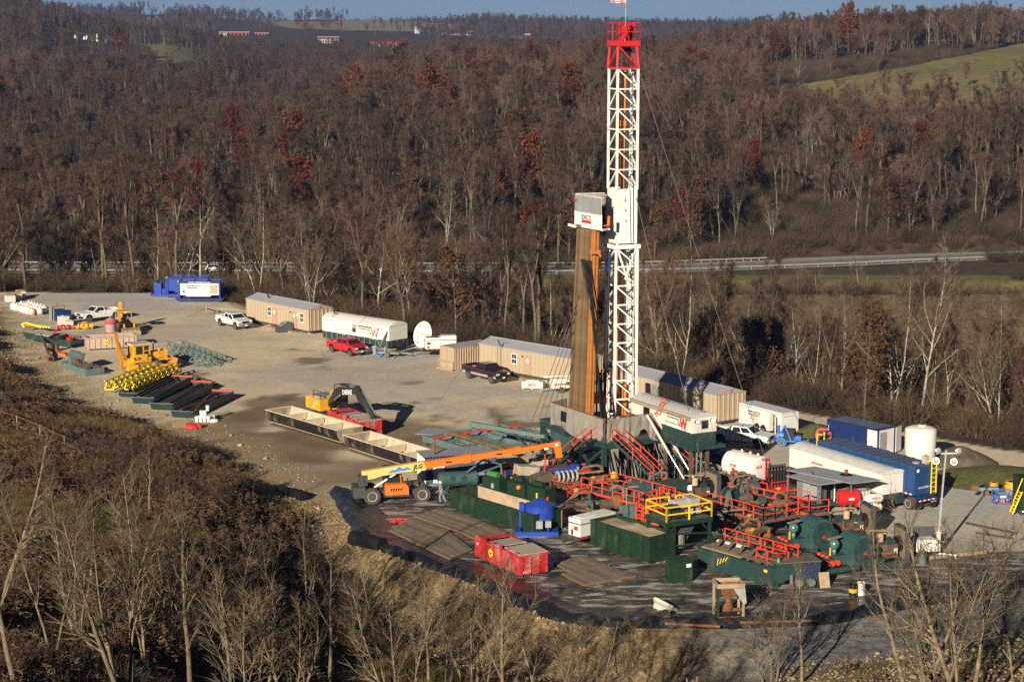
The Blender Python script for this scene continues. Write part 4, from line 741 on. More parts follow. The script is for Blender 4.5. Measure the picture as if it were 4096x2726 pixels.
# aluminium tank and folded light tower by the pipe stands
A=at(2090,1556);t=thing('aluminium_tank','shiny ribbed aluminium box tank in front of the middle beige trailer','tank',(A.x,A.y,0),R(-12));P(t,'tank_body',M('aluminium',(.62,.63,.64),.35,.5,var=.08),BB(-.1,2.2,0,1.1,.12,.85));P(t,'rib',STEEL,*[BB(.1+i*.5,.16+i*.5,-.04,0,.12,.85)for i in range(4)],BB(-.14,2.24,-.05,1.15,.85,.9));P(t,'lid',STEEL,BB(.4,1.7,.2,.9,.9,.98));P(t,'label_plate',CREAM,BB(.7,1.4,-.06,-.045,.35,.65));P(t,'foot',STEEL,*[BB(x,x+.2,0,1.1,0,.12)for x in(0,.95,1.9)])
A=at(2213,1573);t=thing('light_tower','white light tower trailer folded down beside the pipe stands','light tower',(A.x,A.y,0),R(18));P(t,'cabinet',WHITE,PR([(0,.5),(2.0,.5),(2.0,1.15),(1.5,1.5),(.3,1.5),(0,1.2)],0,1.2));P(t,'red_stripe',RTXT,BB(.1,1.6,-.015,-.002,.85,1.0));P(t,'mast',WHITED,BAR((-.9,.6,1.75),(2.6,.6,1.65),.16),BAR((-.9,.6,1.75),(.6,.6,1.72),.22));P(t,'drawbar',GREY,BAR((0,.6,.45),(-1.3,.6,.4),.1),BAR((-1.1,.6,0),(-1.1,.6,.7),.07));P(t,'open_flap',DGREY,BB(1.5,2.4,-.02,.5,.8,1.15))
for k in range(4):o=P(t,'lamp_head',STEEL,LATHE([(.05,-.1),(.2,.1),(.22,.14)],10),loc=(2.7+.1*k,.25+.25*k,1.55),rot=(R(60),0,0))
for y in(0,1.2):wheel(t,(.9,y,.33),.33,.2)
# air compressors on blue skids at the back
def compressor(label,A,rz,front=True,z=0):
    t=thing('air_compressor',label,'compressor',(A.x,A.y,0),rz,'blue skid-mounted compressors');L=5.7
    P(t,'skid',NAVY if front else BLUEB,PR([(-.55,.5),(-.15,.12),(L+.1,.12),(L+.55,.5)],-.1,2.5));P(t,'frame',BLUEB,*[BB(x,x+.14,y,y+.14,.5,2.85)for x in(0,L-.14)for y in(0,2.3)],*[BB(0,L,y,y+.12,2.72,2.88)for y in(0,2.32)],*[BB(x,x+.1,0,2.44,2.74,2.86)for x in(0,1.9,3.8,L-.1)])
    P(t,'sign_board',NAVY,BB(0,L,-.05,-.005,2.58,2.86))
    P(t,'housing',WHITE if front else BLUEB,PR([(.2,.95),(.9,.95),(1.1,.75),(4.3,.75),(4.5,.95),(5.5,.95),(5.5,2.55),(.2,2.55)],.05,2.2));P(t,'roof',GREY,BB(.2,5.5,.05,2.2,2.55,2.6))
    if front:
        P(t,'louvre',M('louvre_tan',(.42,.36,.28),.7),BB(4.3,5.35,.02,.048,1.15,2.4));P(t,'louvre_slat',CREAM,*[BB(4.3,5.35,.0,.02,1.2+i*.12,1.24+i*.12)for i in range(10)])
        for x in(2.0,2.95,4.2):P(t,'panel_seam',DGREY,BB(x,x+.025,.035,.05,.8,2.5))
        for x in(2.75,3.4):P(t,'latch',BLACK,B(x,.03,1.65,.16,.04,.08))
        TXT(t,'maker_lettering','Ingersoll-Rand',.27,BTXT,(1.85,.035,2.22),bold=.008);P(t,'black_bar',BTXT,PR([(1.15,1.85),(2.5,1.85),(2.58,1.97),(1.15,1.97)],.03,.046));P(t,'logo',M('blue_logo',(.05,.08,.35),.5),BB(.55,.85,.03,.046,1.32,1.58));P(t,'logo_stripe',RTXT,BB(.5,.85,.028,.046,1.24,1.3))
        TXT(t,'owner_lettering','Precision Air Drilling Services Inc.',.22,WTXT,(2.9,-.055,2.72),bold=.006)
    else:
        P(t,'engine',BLUEB,BB(-.3,.15,.3,2.0,.6,2.3));P(t,'pipework',NAVY,*[C((-.05,.3+.35*k,.6),(-.05,.3+.35*k,2.5),.09,n=8)for k in range(5)])
    P(t,'end_gear',BLUEB,BB(-.02,.2,.3,2.2,.5,2.4),*[C((-.08,.5+k*.6,.8),(-.08,.5+k*.6,2.2),.12,n=8)for k in range(3)]);P(t,'exhaust',STEEL,TB([(0,.2,2.5),(-.15,.1,2.8),(.1,.1,2.9)],.1));return t
A=at(716,1207);compressor('white-panelled air compressor in a blue frame at the back of the pad',A,R(-1));A=at(662,1196);compressor('all-blue compressor skid just left of the white-panelled compressor',Vector((A.x,A.y+1.5,0)),R(-1),False)
A=at(616,1187);t=thing('pump_skid','small blue engine skid at the left end of the compressors','engine skid',(A.x,A.y,0),R(-3));P(t,'skid',BLUEB,PR([(-.6,.35),(-.3,.05),(2.2,.05),(2.4,.35)],0,1.8));P(t,'engine',BLUEB,BB(.0,1.0,.2,1.5,.35,1.9),BB(1.0,1.5,.4,1.2,.4,1.1));P(t,'tank',NAVY,C((.2,.3,1.9),(.2,1.4,1.9),.3,n=10));P(t,'stack',BLUEB,C((.9,.5,1.8),(.9,.5,2.3),.07,n=8))
# post and rail fence
t=thing('rail_fence','short post-and-rail timber fence behind the white extended-cab pickup','fence');fp=[at(782,1247),at(827,1260),at(870,1265),at(957,1272),at(990,1276)]
for p in fp:P(t,'post',WOOD,C((0,0,-.2),(0,0,1.3),.09,n=7),loc=p)
for a,b in zip(fp[:-1],fp[1:]):P(t,'rail',WOOD,BAR(a+Vector((0,0,1.05)),b+Vector((0,0,1.05)),.06,.14))
def heap(name,label,cat_,px,py,rx,ry,h,mat,kind='structure',n=26):
    A=at(px,py);V,F=[],[];k=0
    for j in range(n):
        for i in range(n):
            u,v=i/(n-1)*2-1,j/(n-1)*2-1;r_=math.hypot(u,v);z=h*max(0,1-r_**1.4)*(.7+.6*fbm(np.array([u*3+px]),np.array([v*3]),5)[0])-.05;V.append((u*rx,v*ry,z))
    F=[(j*n+i,j*n+i+1,(j+1)*n+i+1,(j+1)*n+i)for j in range(n-1)for i in range(n-1)]
    o=bpy.data.objects.new(name,mesh(name,V,F,mat,True));COL.objects.link(o);o.location=A;o['kind']=kind;o['label']=label;return o
GRAV=M('loose_gravel',(.40,.34,.26),.95,var=.35,scale=5,bump=1.0,bscale=5);TURF=M('bank_turf',(.10,.10,.03),1,var=.4,scale=3,bump=1.0)
heap('gravel_heap','low gravel heap behind the rail fence','gravel',905,1232,3.2,3.5,.8,GRAV);heap('gravel_heap','gravel spill below the rail fence','gravel',840,1262,3.5,2.2,.35,GRAV);heap('grass_bank','grass patch beside the fence','grass',945,1262,2.4,2.5,.25,TURF);heap('grass_bank','grassy mound between the cargo trailer and the navy container','grass',3262,1740,3.4,3.0,1.2,TURF);heap('grass_bank','grassy bank at the far right','grass',4020,1915,7,5,1.1,TURF);heap('dirt_heap','dark dirt heap right of the poly tank','dirt',3840,1850,3.5,2.6,1.5,MUDD);heap('gravel_heap','gravel at the foot of the mound','gravel',3235,1768,2.6,1.2,.3,GRAV)

# ---------------------------------------------------------------- drilling rig
RN=Vector((7.75,163,0));RZ=R(30);EX=Vector((math.cos(RZ),math.sin(RZ),0));EY=Vector((-math.sin(RZ),math.cos(RZ),0))
def rp_(a,b,z=0):return RN+EX*a+EY*b+Vector((0,0,z))
def raildef(pts,h=1.05,r=.035,step=1.5,mids=1):
    s=[]
    for a,b in zip(pts[:-1],pts[1:]):
        a,b=Vector(a),Vector(b);L=(b-a).length;n=max(1,round(L/step))
        for k in range(1,mids+2):u=Vector((0,0,h*k/(mids+1)));s.append(BAR(a+u,b+u,r*2))
        for i in range(n+1):p=a+(b-a)*i/n;s.append(BAR(p,p+Vector((0,0,h)),r*2.2))
    return s
def railing(t,pts,mat=None,**k):
    o_=t.location;iv=Matrix.Rotation(-t.rotation_euler.z,4,'Z')@Matrix.Translation(-o_);return P(t,'railing',mat or RAIL,*raildef([iv@Vector(p)for p in pts],**k))
def local(t,p):return Matrix.Rotation(-t.rotation_euler.z,4,'Z')@(Vector(p)-t.location)
def prism_w(t,name,mat,pts,z0,z1):return P(t,name,mat,PR([tuple(local(t,(p[0],p[1],0)).xy)for p in pts],z0,z1,'Z'))
def stair(label,top,bot,width,n=10,mat=TEALD,railm=RAIL,sides=(0,1)):
    """top and bottom are the near stringer's ends; width is a vector across the treads"""
    top,bot,width=Vector(top),Vector(bot),Vector(width);t=thing('stairway',label,'stairs',(bot.x,bot.y,bot.z),0,'stairs to the rig floor');o=bot
    for s in(0,1):P(t,'stringer',mat,BAR(top-o+width*s,bot-o+width*s,.06,.22))
    first=None;d=(bot-top);dh=Vector((d.x,d.y,0)).normalized()*.14
    for i in range(n):
        p=top+d*(i+.5)/n-o;q=P(t,'tread',mat,BAR(p,p+width,.28,.04))
    for s in sides:
        u=width*s;a,b=top-o+u,bot-o+u;h=Vector((0,0,1.05));P(t,'handrail',railm,BAR(a+h,b+h,.07),BAR(a+h*.5,b+h*.5,.06),*[BAR(a+(b-a)*k,a+(b-a)*k+h,.07)for k in(0,.5,1)])
    return t
MASTW=M('mast_white',(.80,.79,.75),.45,var=.04,dirt=.16,dirtcol=(.42,.33,.22))
# mast
MC=Vector((9.55,172,4.5));MZ=R(20.5)
t=thing('drilling_mast','tall white lattice drilling mast with red crown','derrick',MC,MZ)
def lattice(name,s,z0,z1,bays,r,mat,diag=True,legs='leg',s1=None):
    h=s/2;h1=(s1 or s)/2;c0=[Vector((x*h,y*h,z0))for x,y in((-1,-1),(1,-1),(1,1),(-1,1))];c1=[Vector((x*h1,y*h1,z1))for x,y in((-1,-1),(1,-1),(1,1),(-1,1))]
    for a,b in zip(c0,c1):P(t,legs,mat,BAR(a,b,r*2))
    for k in range(bays+1):
        f=k/bays;p=[a+(b-a)*f for a,b in zip(c0,c1)];P(t,'girt',mat,*[BAR(p[i],p[(i+1)%4],r*1.3)for i in((0,1,3)if k else(0,1,2,3))])
        if k<bays and diag:
            q=[a+(b-a)*(k+1)/bays for a,b in zip(c0,c1)];P(t,'brace',mat,BAR(q[0],p[1],r*1.15),BAR(p[3],q[0],r*1.1),BAR(p[1],q[2],r*1.1))
lattice('lower',2.02,0,15.0,9,.105,MASTW);lattice('upper',1.9,20.0,30.3,6,.09,MASTW)
for x,y in((-1,-1),(1,-1),(1,1),(-1,1)):P(t,'inner_leg',MASTW,BAR((x*.84,y*.84,9.0),(x*.84,y*.84,20),.14));P(t,'raising_guide',MASTW,BAR((x*.8,y*.8,0),(x*.8,y*.8,9),.1))
P(t,'guard_panel',MASTW,BB(-.98,.98,-1.0,-.96,15.35,20.0));P(t,'guard_panel',MASTW,BB(-1.0,-.96,-.96,.96,15.35,20.0));P(t,'panel_seam',WHITED,BB(-.98,.98,-1.006,-1.001,18.4,18.43),BB(-.98,.98,-1.006,-1.001,16.9,16.93),BB(-.975,-.94,-1.006,-1.001,15.4,20));P(t,'rust_streak',RUST,*[BB(-.25+.04*i,-.12+.03*i,-1.008,-1.003,19.85-.9*i,20-.9*i+.12)for i in range(4)])
P(t,'collar',MASTW,BB(-1.25,1.25,-1.2,-1.0,14.9,15.25),BB(-1.25,1.25,1.0,1.2,14.9,15.25),BB(-1.25,-1.05,-1.0,1.0,14.9,15.25),BB(1.05,1.25,-1.0,1.0,14.9,15.25));P(t,'brace_strut',MASTW,BAR((-.9,-1,15),(.1,-1,12.2),.14),BAR((.9,-1,15),(-.1,-1,12.2),.14))
P(t,'ladder',WHITED,BAR((1.02,.3,0),(1.02,.3,30),.06),BAR((1.02,.65,0),(1.02,.65,30),.06),*[BAR((1.02,.3,.4*i),(1.02,.65,.4*i),.04)for i in range(75)]);P(t,'standpipe',WHITED,C((.62,.75,0),(.62,.75,29),.09,n=8),C((.3,.9,0),(.3,.9,14),.06,n=6))
P(t,'travelling_beam',M('kelly_orange',(.62,.21,.03),.55,var=.15,dirt=.15),BAR((-.02,.1,18.5),(.12,.1,30.1),.27),BAR((-.12,.1,18.5),(-.1,.1,24),.1),B(.05,.1,25.6,.42,.4,.5));P(t,'swivel',M('kelly_orange',(.6,.2,.03)),BAR((-.3,.1,0.2),(-.35,.1,9),.3),B(-.35,.2,3.4,.5,.4,3.2),BAR((.35,.2,0),(.35,.2,2.8),.42),BAR((-.15,.1,9),(-.1,.1,14.9),.14));P(t,'drill_line',BLACK,*[BAR((x,.2,27),(x,.2,32),.035)for x in(.1,.2,.3,.4)],BAR((-.55,-.9,0),(-.35,-.9,31),.03),BAR((.9,-1.1,0),(.35,-1.05,31),.035),BAR((.7,-1.1,3),(.25,-1.05,20),.03))
lattice('crown',2.0,30.35,32.2,1,.1,RED,True,'crown_leg',1.75)
P(t,'crown_frame',RED,BB(-1.1,1.1,-1.05,-.85,32.2,32.65),BB(-1.1,1.1,.85,1.05,32.2,32.65),BB(-1.1,-.9,-.85,.85,32.2,32.65),BB(.9,1.1,-.85,.85,32.2,32.65),BB(-.2,.2,-.85,.85,32.25,32.6));P(t,'crown_railing',RED,*raildef([(-1.05,-1,32.65),(1.05,-1,32.65),(1.05,1,32.65),(-1.05,1,32.65),(-1.05,-1,32.65)],h=1.5,r=.035,step=1.1))
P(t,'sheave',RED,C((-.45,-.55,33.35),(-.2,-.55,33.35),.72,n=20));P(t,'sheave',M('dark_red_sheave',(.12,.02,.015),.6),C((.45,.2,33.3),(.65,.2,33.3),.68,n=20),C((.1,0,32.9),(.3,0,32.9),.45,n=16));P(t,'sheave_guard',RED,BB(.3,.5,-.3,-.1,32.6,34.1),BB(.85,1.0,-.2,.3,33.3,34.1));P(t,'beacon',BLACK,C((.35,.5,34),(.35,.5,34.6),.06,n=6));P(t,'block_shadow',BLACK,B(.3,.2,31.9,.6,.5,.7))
P(t,'flagpole',GREY,C((-.35,-1.0,32.2),(-.22,-1.0,37.4),.035,n=6))
fl=P(t,'flag',M('flag_white',(.75,.73,.7),.8,var=.02),*[QUAD((-.25-.16*i,-1.0+.06*math.sin(i*1.3),35.75+.035*math.sin(i)),(-.25-.16*(i+1),-1.0+.06*math.sin((i+1)*1.3),35.75+.035*math.sin(i+1)),(-.25-.16*(i+1),-1.0+.06*math.sin((i+1)*1.3),36.75+.035*math.sin(i+1)),(-.25-.16*i,-1.0+.06*math.sin(i*1.3),36.75+.035*math.sin(i)))for i in range(9)])
P(fl,'flag_stripe',M('flag_red',(.5,.03,.05),.8),*[QUAD(*[(-.25-.16*(i+di),-1.008+.06*math.sin((i+di)*1.3),35.75+.035*math.sin(i+di)+k/13+dk/13)for di,dk in((0,0),(1,0),(1,1),(0,1))])for i in range(9)for k in range(0,13,2)]);P(fl,'flag_canton',M('flag_blue',(.02,.03,.15),.8),*[QUAD(*[(-.25-.16*(i+di),-1.012+.06*math.sin((i+di)*1.3),36.21+.035*math.sin(i+di)+dk*.54)for di,dk in((0,0),(1,0),(1,1),(0,1))])for i in range(4)])
P(t,'base_shoe',MASTW,*[B(x,y,-.12,.5,.5,.35)for x in(-1,1)for y in(-1,1)],BB(-1.2,1.2,-1.15,-.95,-.2,.15));P(t,'hook_block',RUST,C((.3,-1.2,-.2),(.3,-1.2,.5),.28,n=10),BAR((-.5,-1.3,-.1),(.5,-1.3,.1),.2))
# racking board (monkey board) hung on the mast, in the rig's own heading
t=thing('racking_board','white monkey board with IDECO sign and grey tarp beside the mast','platform',rp_(2.6,4.7,21.25),RZ)
P(t,'front_panel',MASTW,BB(-.06,0,0,4.3,0,1.35));P(t,'end_panel',MASTW,BB(-.06,.06,4.3,4.36,-.1,1.4));P(t,'side_frame',MASTW,BAR((0,0,.05),(.9,.4,.05),.16),BAR((0,4.2,.05),(2.4,3.4,.05),.16),BAR((.9,.3,.05),(2.4,3.4,.05),.14));P(t,'finger',DGREY,*[BAR((.1,.4+i*.5,.1),(.9,.4+i*.5,.1),.09)for i in range(8)]);P(t,'deck',BLACK,BB(.5,1.2,1.2,3.6,-.05,.0),BB(.9,.95,1.0,3.5,0,1.9));P(t,'outrigger',WHITED,BAR((-.1,4.1,-.02),(-.1,5.2,.05),.22))
def cloth(t,name,mat,p0,p1,z0,z1,nu=24,nv=8,amp=.08,seed=0,ragged=None,sag=0.0):
    """hanging sheet between two floor points; ragged gives the hem height along it"""
    p0,p1=Vector(p0),Vector(p1);d=p1-p0;n_=Vector((d.y,-d.x,0)).normalized();V=[]
    for i in range(nu+1):
        u=i/nu;lo=z0 if ragged is None else ragged(u)
        for j in range(nv+1):
            v=j/nv;q=p0+d*u;o=(fbm(np.array([u*nu*.45+seed]),np.array([v*1.5]),seed)[0]-.5)*2*amp*(1.3-v)+sag*math.sin(math.pi*u)*math.sin(math.pi*v);q=q+n_*o;V.append((q.x,q.y,lo+(z1-sag*.0-lo)*v))
    k=nv+1;F=[(i*k+j,(i+1)*k+j,(i+1)*k+j+1,i*k+j+1)for i in range(nu)for j in range(nv)];return P(t,name,mat,(V,F),smooth=True)
cloth(t,'tarp',TARPG,(-.1,4.25,0),(-.1,.05,0),1.33,2.75,amp=.05,seed=4);P(t,'red_patch',RTXT,B(-.19,4.05,2.3,.02,.35,.22));cloth(t,'back_tarp',TARP,(.1,4.25,0),(2.4,3.4,0),.2,2.75,amp=.06,seed=9);cloth(t,'back_tarp',TARP,(2.4,3.4,0),(1.3,1.4,0),1.5,2.8,amp=.06,seed=12)
P(t,'tarp_frame',WHITED,*[BAR((-.03,.1+i*1.03,1.3),(-.03,.1+i*1.03,2.8),.05)for i in range(5)],BAR((-.03,0,2.78),(-.03,4.3,2.78),.06),BAR((0,4.2,2.82),(2.4,3.4,2.82),.06),BAR((2.4,3.4,2.82),(1.3,1.4,2.82),.06))
P(t,'sign_board',WTXT,BB(-.085,-.065,1.55,3.15,.42,1.12));P(t,'sign_red_band',RTXT,BB(-.1,-.086,1.58,3.12,.43,.68));TXT(t,'sign_lettering','IDECO',.56,BTXT,(-.1,2.35,.9),(Z90,0,-Z90),bold=.012,wide=.95);P(t,'rust_edge',RUST,BB(-.08,-.062,3.2,4.2,.02,.2));P(t,'safety_harness',ORANGE,BAR((.7,-.05,1.2),(.6,-.1,.4),.2),BAR((.6,-.1,.5),(-.1,.7,.2),.05))
# pipe stands leaning in the board
first=None
for i in range(10):
    for j in range(2):
        top=rp_(2.95+.28*j,9.05-.31*i,22.0 if i<8 else 22.6);bot=rp_(2.55+.3*j,9.75-.36*i,4.3);m=RUSTO if i>=8 else RUSTP
        o=solo('drill_pipe_stand',('rust-orange drill pipe stand at the right end of the racked row' if i>=8 else 'brown drill pipe stand racked upright under the monkey board'),'drill pipe',m,C((0,0,0),top-bot,.128 if i<8 else .17,n=8),C((top-bot)*.5,(top-bot)*.515,.185,n=8),loc=bot,group='orange drill pipe stands' if i>=8 else 'racked drill pipe stands')
o=solo('elevator','rusty pipe elevator clamped on an orange pipe stand','elevator',RUSTO,TORUS((0,0,0),.38,.15),BAR((.2,-.4,.2),(.5,-.5,-.3),.2),B(0,-.35,.1,.9,.25,.4),loc=rp_(2.9,6.25,19.2));a=rp_(3.6,5.75,4.3);solo('dark_pipe_stand','thin black pipe stand with a blue top right of the orange stands','drill pipe',BLACK,C((0,0,0),Vector((.35,.1,13.2)),.14,n=8),loc=a);b=a+Vector((.35,.1,13.2));solo('pipe_sleeve','blue protective sleeve on the black pipe stand','sleeve',NAVY,C((0,0,0),(.06,.02,1.8),.15,n=8),loc=b)
for i in range(7):a,b=rp_(1.6+.3*i,3.0+.3*i,4.6),rp_(2.6,6.4+.28*i,18.5);solo('hanging_hose','black rig hose sagging across the racked drill pipe','hose',BLACK,TB([(Vector((0,0,0))+(b-a)*k/6)+Vector((0,0,-.35*math.sin(math.pi*k/6)))for k in range(7)],.05),loc=a,group='black hoses across the pipe stands')
# rig floor, substructure, wind walls
t=thing('substructure','dark teal steel rig floor and substructure under the mast','rig substructure',RN,RZ)
P(t,'floor_plate',DGREY,BB(0,8.2,0,10.6,3.95,4.2));P(t,'floor_beam',TEALD,*[BB(0,8.2,y,y+.25,3.45,3.95)for y in(0,3,6,10.35)],*[BB(x,x+.25,.25,10.3,3.5,3.9)for x in(0,4,7.95)])
for x in(.15,8.0):
    for y in(.3,5.2,10.3):P(t,'column',TEALD,BB(x-.18,x+.18,y-.18,y+.18,0,3.45))
for y0,y1 in((.3,5.2),(5.2,10.3)):[P(t,'diagonal',TEALD,BAR(a,b,.2))for a,b in(((.15,y0,.2),(.15,y1,3.4)),((.15,y1,.2),(.15,y0,3.4)),((8,y0,.2),(8,y1,3.4)))]
P(t,'gusset_plate',TEAL,PR([(3.4,3.4),(5.4,0.2),(6.6,.2),(7.4,3.4)],.0,.1,'X'),PR([(6.2,3.4),(8.2,.2),(9,.2),(9.4,3.4)],.35,.45,'X'));P(t,'base_beam',TEALD,BB(-.2,.3,-.5,11,0,.45),BB(7.8,8.3,-.5,11,0,.45),BB(.3,7.8,5,5.4,0,.4))
cloth(t,'wind_wall_tarp',TARP,(-.1,8.6,0),(-.1,.05,0),3.9,6.0,nu=44,nv=12,amp=.16,seed=21,ragged=lambda u:4.0+.25*math.sin(u*9)-.15*u+.5*(u>.97),sag=.2);P(t,'mesh_window',BLACK,BB(-.32,-.27,5.7,6.55,4.75,5.65))
cloth(t,'wind_wall_tarp',TARP,(.15,-.12,0),(7.4,-.12,0),3.9,6.0,nu=60,nv=12,amp=.2,seed=33,ragged=lambda u:3.75+1.0*abs(math.sin(u*8.5+.4))**3+.5*(fbm(np.array([u*14]),np.array([0.]),3)[0]-.4));cloth(t,'wind_wall_tarp',TARP,(-.1,8.6,0),(2.2,9.6,0),4.5,6.0,amp=.08,seed=5)
P(t,'tarp_rail',RUST,BAR((0,0,6.05),(0,8.6,6.05),.07),BAR((0,0,6.05),(7.4,0,6.05),.07),*[BAR((0,y,4.2),(0,y,6.1),.07)for y in(0,2.9,5.8,8.6)],*[BAR((x,0,4.2),(x,0,6.1),.07)for x in(2.5,5,7.4)])
P(t,'hanging_rags',TARP,*[MV(BB(-.02,.02,-.3,.3,0,1.6+.5*(i%3)),.3+.35*i,.5+.4*(i%2),.6,rz=i,rx=.1*(i%3))for i in range(7)]);P(t,'blowout_preventer',RUST,C((4.2,4.2,.2),(4.2,4.2,3.2),.5,n=14),C((4.2,4.2,1.0),(4.2,4.2,1.4),.75,n=14),C((3.2,4.2,2),(5.2,4.2,2),.3,n=10));P(t,'pipework',DPIPE,*[C((1+.6*i,.8+.3*(i%3),.2),(1.3+.55*i,.9,3.6),.08+.03*(i%2),n=7)for i in range(11)],C((.5,1.0,1.6),(7.5,1.2,1.8),.14,n=8),C((.6,1.6,2.4),(7,1.3,2.3),.1,n=8));P(t,'yellow_valve',YEL,SPH((.2,-1.2,1.5),.32,10,6),C((-.4,-1.4,1.2),(.5,-1.2,1.3),.16,n=8))
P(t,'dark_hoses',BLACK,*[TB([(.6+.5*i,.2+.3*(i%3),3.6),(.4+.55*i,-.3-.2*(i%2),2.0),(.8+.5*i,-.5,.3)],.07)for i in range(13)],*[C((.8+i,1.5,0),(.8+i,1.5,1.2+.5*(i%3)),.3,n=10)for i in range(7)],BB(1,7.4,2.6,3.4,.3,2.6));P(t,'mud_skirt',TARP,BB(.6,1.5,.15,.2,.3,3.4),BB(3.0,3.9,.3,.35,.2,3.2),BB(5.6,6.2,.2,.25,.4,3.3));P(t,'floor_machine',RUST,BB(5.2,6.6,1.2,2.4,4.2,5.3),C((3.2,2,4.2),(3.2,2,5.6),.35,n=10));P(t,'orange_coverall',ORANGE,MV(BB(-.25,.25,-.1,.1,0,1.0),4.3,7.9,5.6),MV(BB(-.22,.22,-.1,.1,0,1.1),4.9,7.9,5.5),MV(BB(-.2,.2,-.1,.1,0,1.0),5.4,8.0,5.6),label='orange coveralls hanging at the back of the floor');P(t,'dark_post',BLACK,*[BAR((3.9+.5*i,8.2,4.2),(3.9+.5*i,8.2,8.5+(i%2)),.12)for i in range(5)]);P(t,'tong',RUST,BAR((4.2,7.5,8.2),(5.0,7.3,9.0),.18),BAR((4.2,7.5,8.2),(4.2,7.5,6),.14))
for s in(0,.95):P(t,'raising_cylinder',STEEL,C((3.9+s,-.5+.6*s,6.0),(4.9+s,-2.2,3.2),.1,n=10),C((4.9+s,-2.2,3.2),(5.7+s,-3.6,.9),.08,n=10));P(t,'cylinder_barrel',M('cylinder_tan',(.5,.47,.4),.4),C((3.9+s,-.5+.6*s,6.1),(4.95+s,-2.3,3.05),.125,n=10))
# stairs
stair('left red-railed stairway running down beside the big grey tarp',rp_(-.15,1.0,4.2),rp_(-.5,5.0,1.4),EX*-1.0,11)
stair('middle red-railed stairway under the ragged tarp',rp_(.6,-.2,4.2),rp_(2.6,-3.5,1.3),EX*.95+EY*.2,11);stair('right red-railed stairway beside the doghouse',rp_(5.0,-.2,4.2),rp_(7.0,-2.9,1.5),EX*1.3,10)
# doghouse
A=Vector((14.86,160.7,0));t=thing('doghouse',"white and green driller's doghouse with W logo raised on legs",'cabin',A,R(28));L,W_=9.6,2.35;z0,z1=4.15,6.62
P(t,'lower_wall',TEALD,BB(0,W_,0,L,z0,z0+1.15),label='dark green lower half');P(t,'upper_wall',WHITED,BB(-.02,W_+.02,-.02,L,z0+1.15,z1),label='white upper half');P(t,'roof',M('doghouse_roof',(.50,.49,.47),.5,var=.1,dirt=.15),PR([(-.1+(W_+.2)*i/10,z1+.38*math.sin(math.pi*i/10))for i in range(11)],-.08,L+.05,'Y'));P(t,'skid',TEALD,BB(-.15,W_+.9,-.12,L,z0-.3,z0));P(t,'window',GREY,BB(.85,1.55,-.06,-.02,z0+1.45,z0+2.2));P(t,'window_pane',GLASS,BB(.9,1.5,-.075,-.06,z0+1.5,z0+2.14))
for x in(.42,1.95):f_=P(t,'floodlight',DGREY,BB(x-.2,x+.2,-.22,-.03,z0+2.0,z0+2.25));P(f_,'lens',LIT,BB(x-.16,x+.16,-.235,-.221,z0+2.03,z0+2.22))
P(t,'awning_rail',M('dusty_olive_beam',(.32,.29,.17),.7,dirt=.3),BAR((-.14,.1,z1-.06),(-.14,L,z1-.06),.16),BAR((-.2,.1,z1-.25),(-.2,L,z1-.22),.06));P(t,'doorway',BLACK,BB(-.04,-.021,6.6,7.6,z0+.1,z0+2.1));P(t,'roof_ladder',RAIL,BAR((-.3,4.6,z1-.5),(.3,4.6,z1+.8),.06),BAR((-.3,5.1,z1-.5),(.3,5.1,z1+.8),.06),*[BAR((-.3+.15*i,4.6,z1-.5+.32*i),(-.3+.15*i,5.1,z1-.5+.32*i),.05)for i in range(5)])
for a in((.3,.6),(.3,4.5),(1.9,.6),(1.9,4.5),(.3,8.8)):P(t,'leg',M('rusty_post',(.11,.07,.045),.8),BB(a[0]-.13,a[0]+.13,a[1]-.13,a[1]+.13,0,z0-.3))
P(t,'jack',STEEL,C((.8,.5,1),(.8,.5,z0-.3),.07,n=8),C((1.3,.6,1),(1.3,.6,z0-.3),.07,n=8))
def logo_side(t,y0,z,s,x=-.03):
    def ln(pts,m,nm,w_):P(t,nm,m,*[BAR((x,y0-a*s,z+b*s),(x,y0-c*s,z+d*s),.02 if False else w_*s,.02 if False else w_*s)for(a,b),(c,d)in zip(pts[:-1],pts[1:])])
    ln([(0,.95),(2.15,.95),(2.42,0),(2.7,.8),(2.95,0),(3.2,.95),(3.5,.95)],RTXT,'red_logo_line',.13);ln([(.05,.62),(1.85,.62),(2.05,.05)],GTXT,'green_logo_line',.11)
logo_side(t,3.75,z0+1.4,.92);TXT(t,'lettering','DRILLING AND SERVICE',.2,BTXT,(-.03,2.85,z0+1.5),(Z90,0,-Z90));TXT(t,'lettering','WILSON',.2,BTXT,(-.03,1.05,z0+1.32),(Z90,0,-Z90));TXT(t,'lettering','INC',.14,BTXT,(-.03,1.05,z0+1.19),(Z90,0,-Z90))
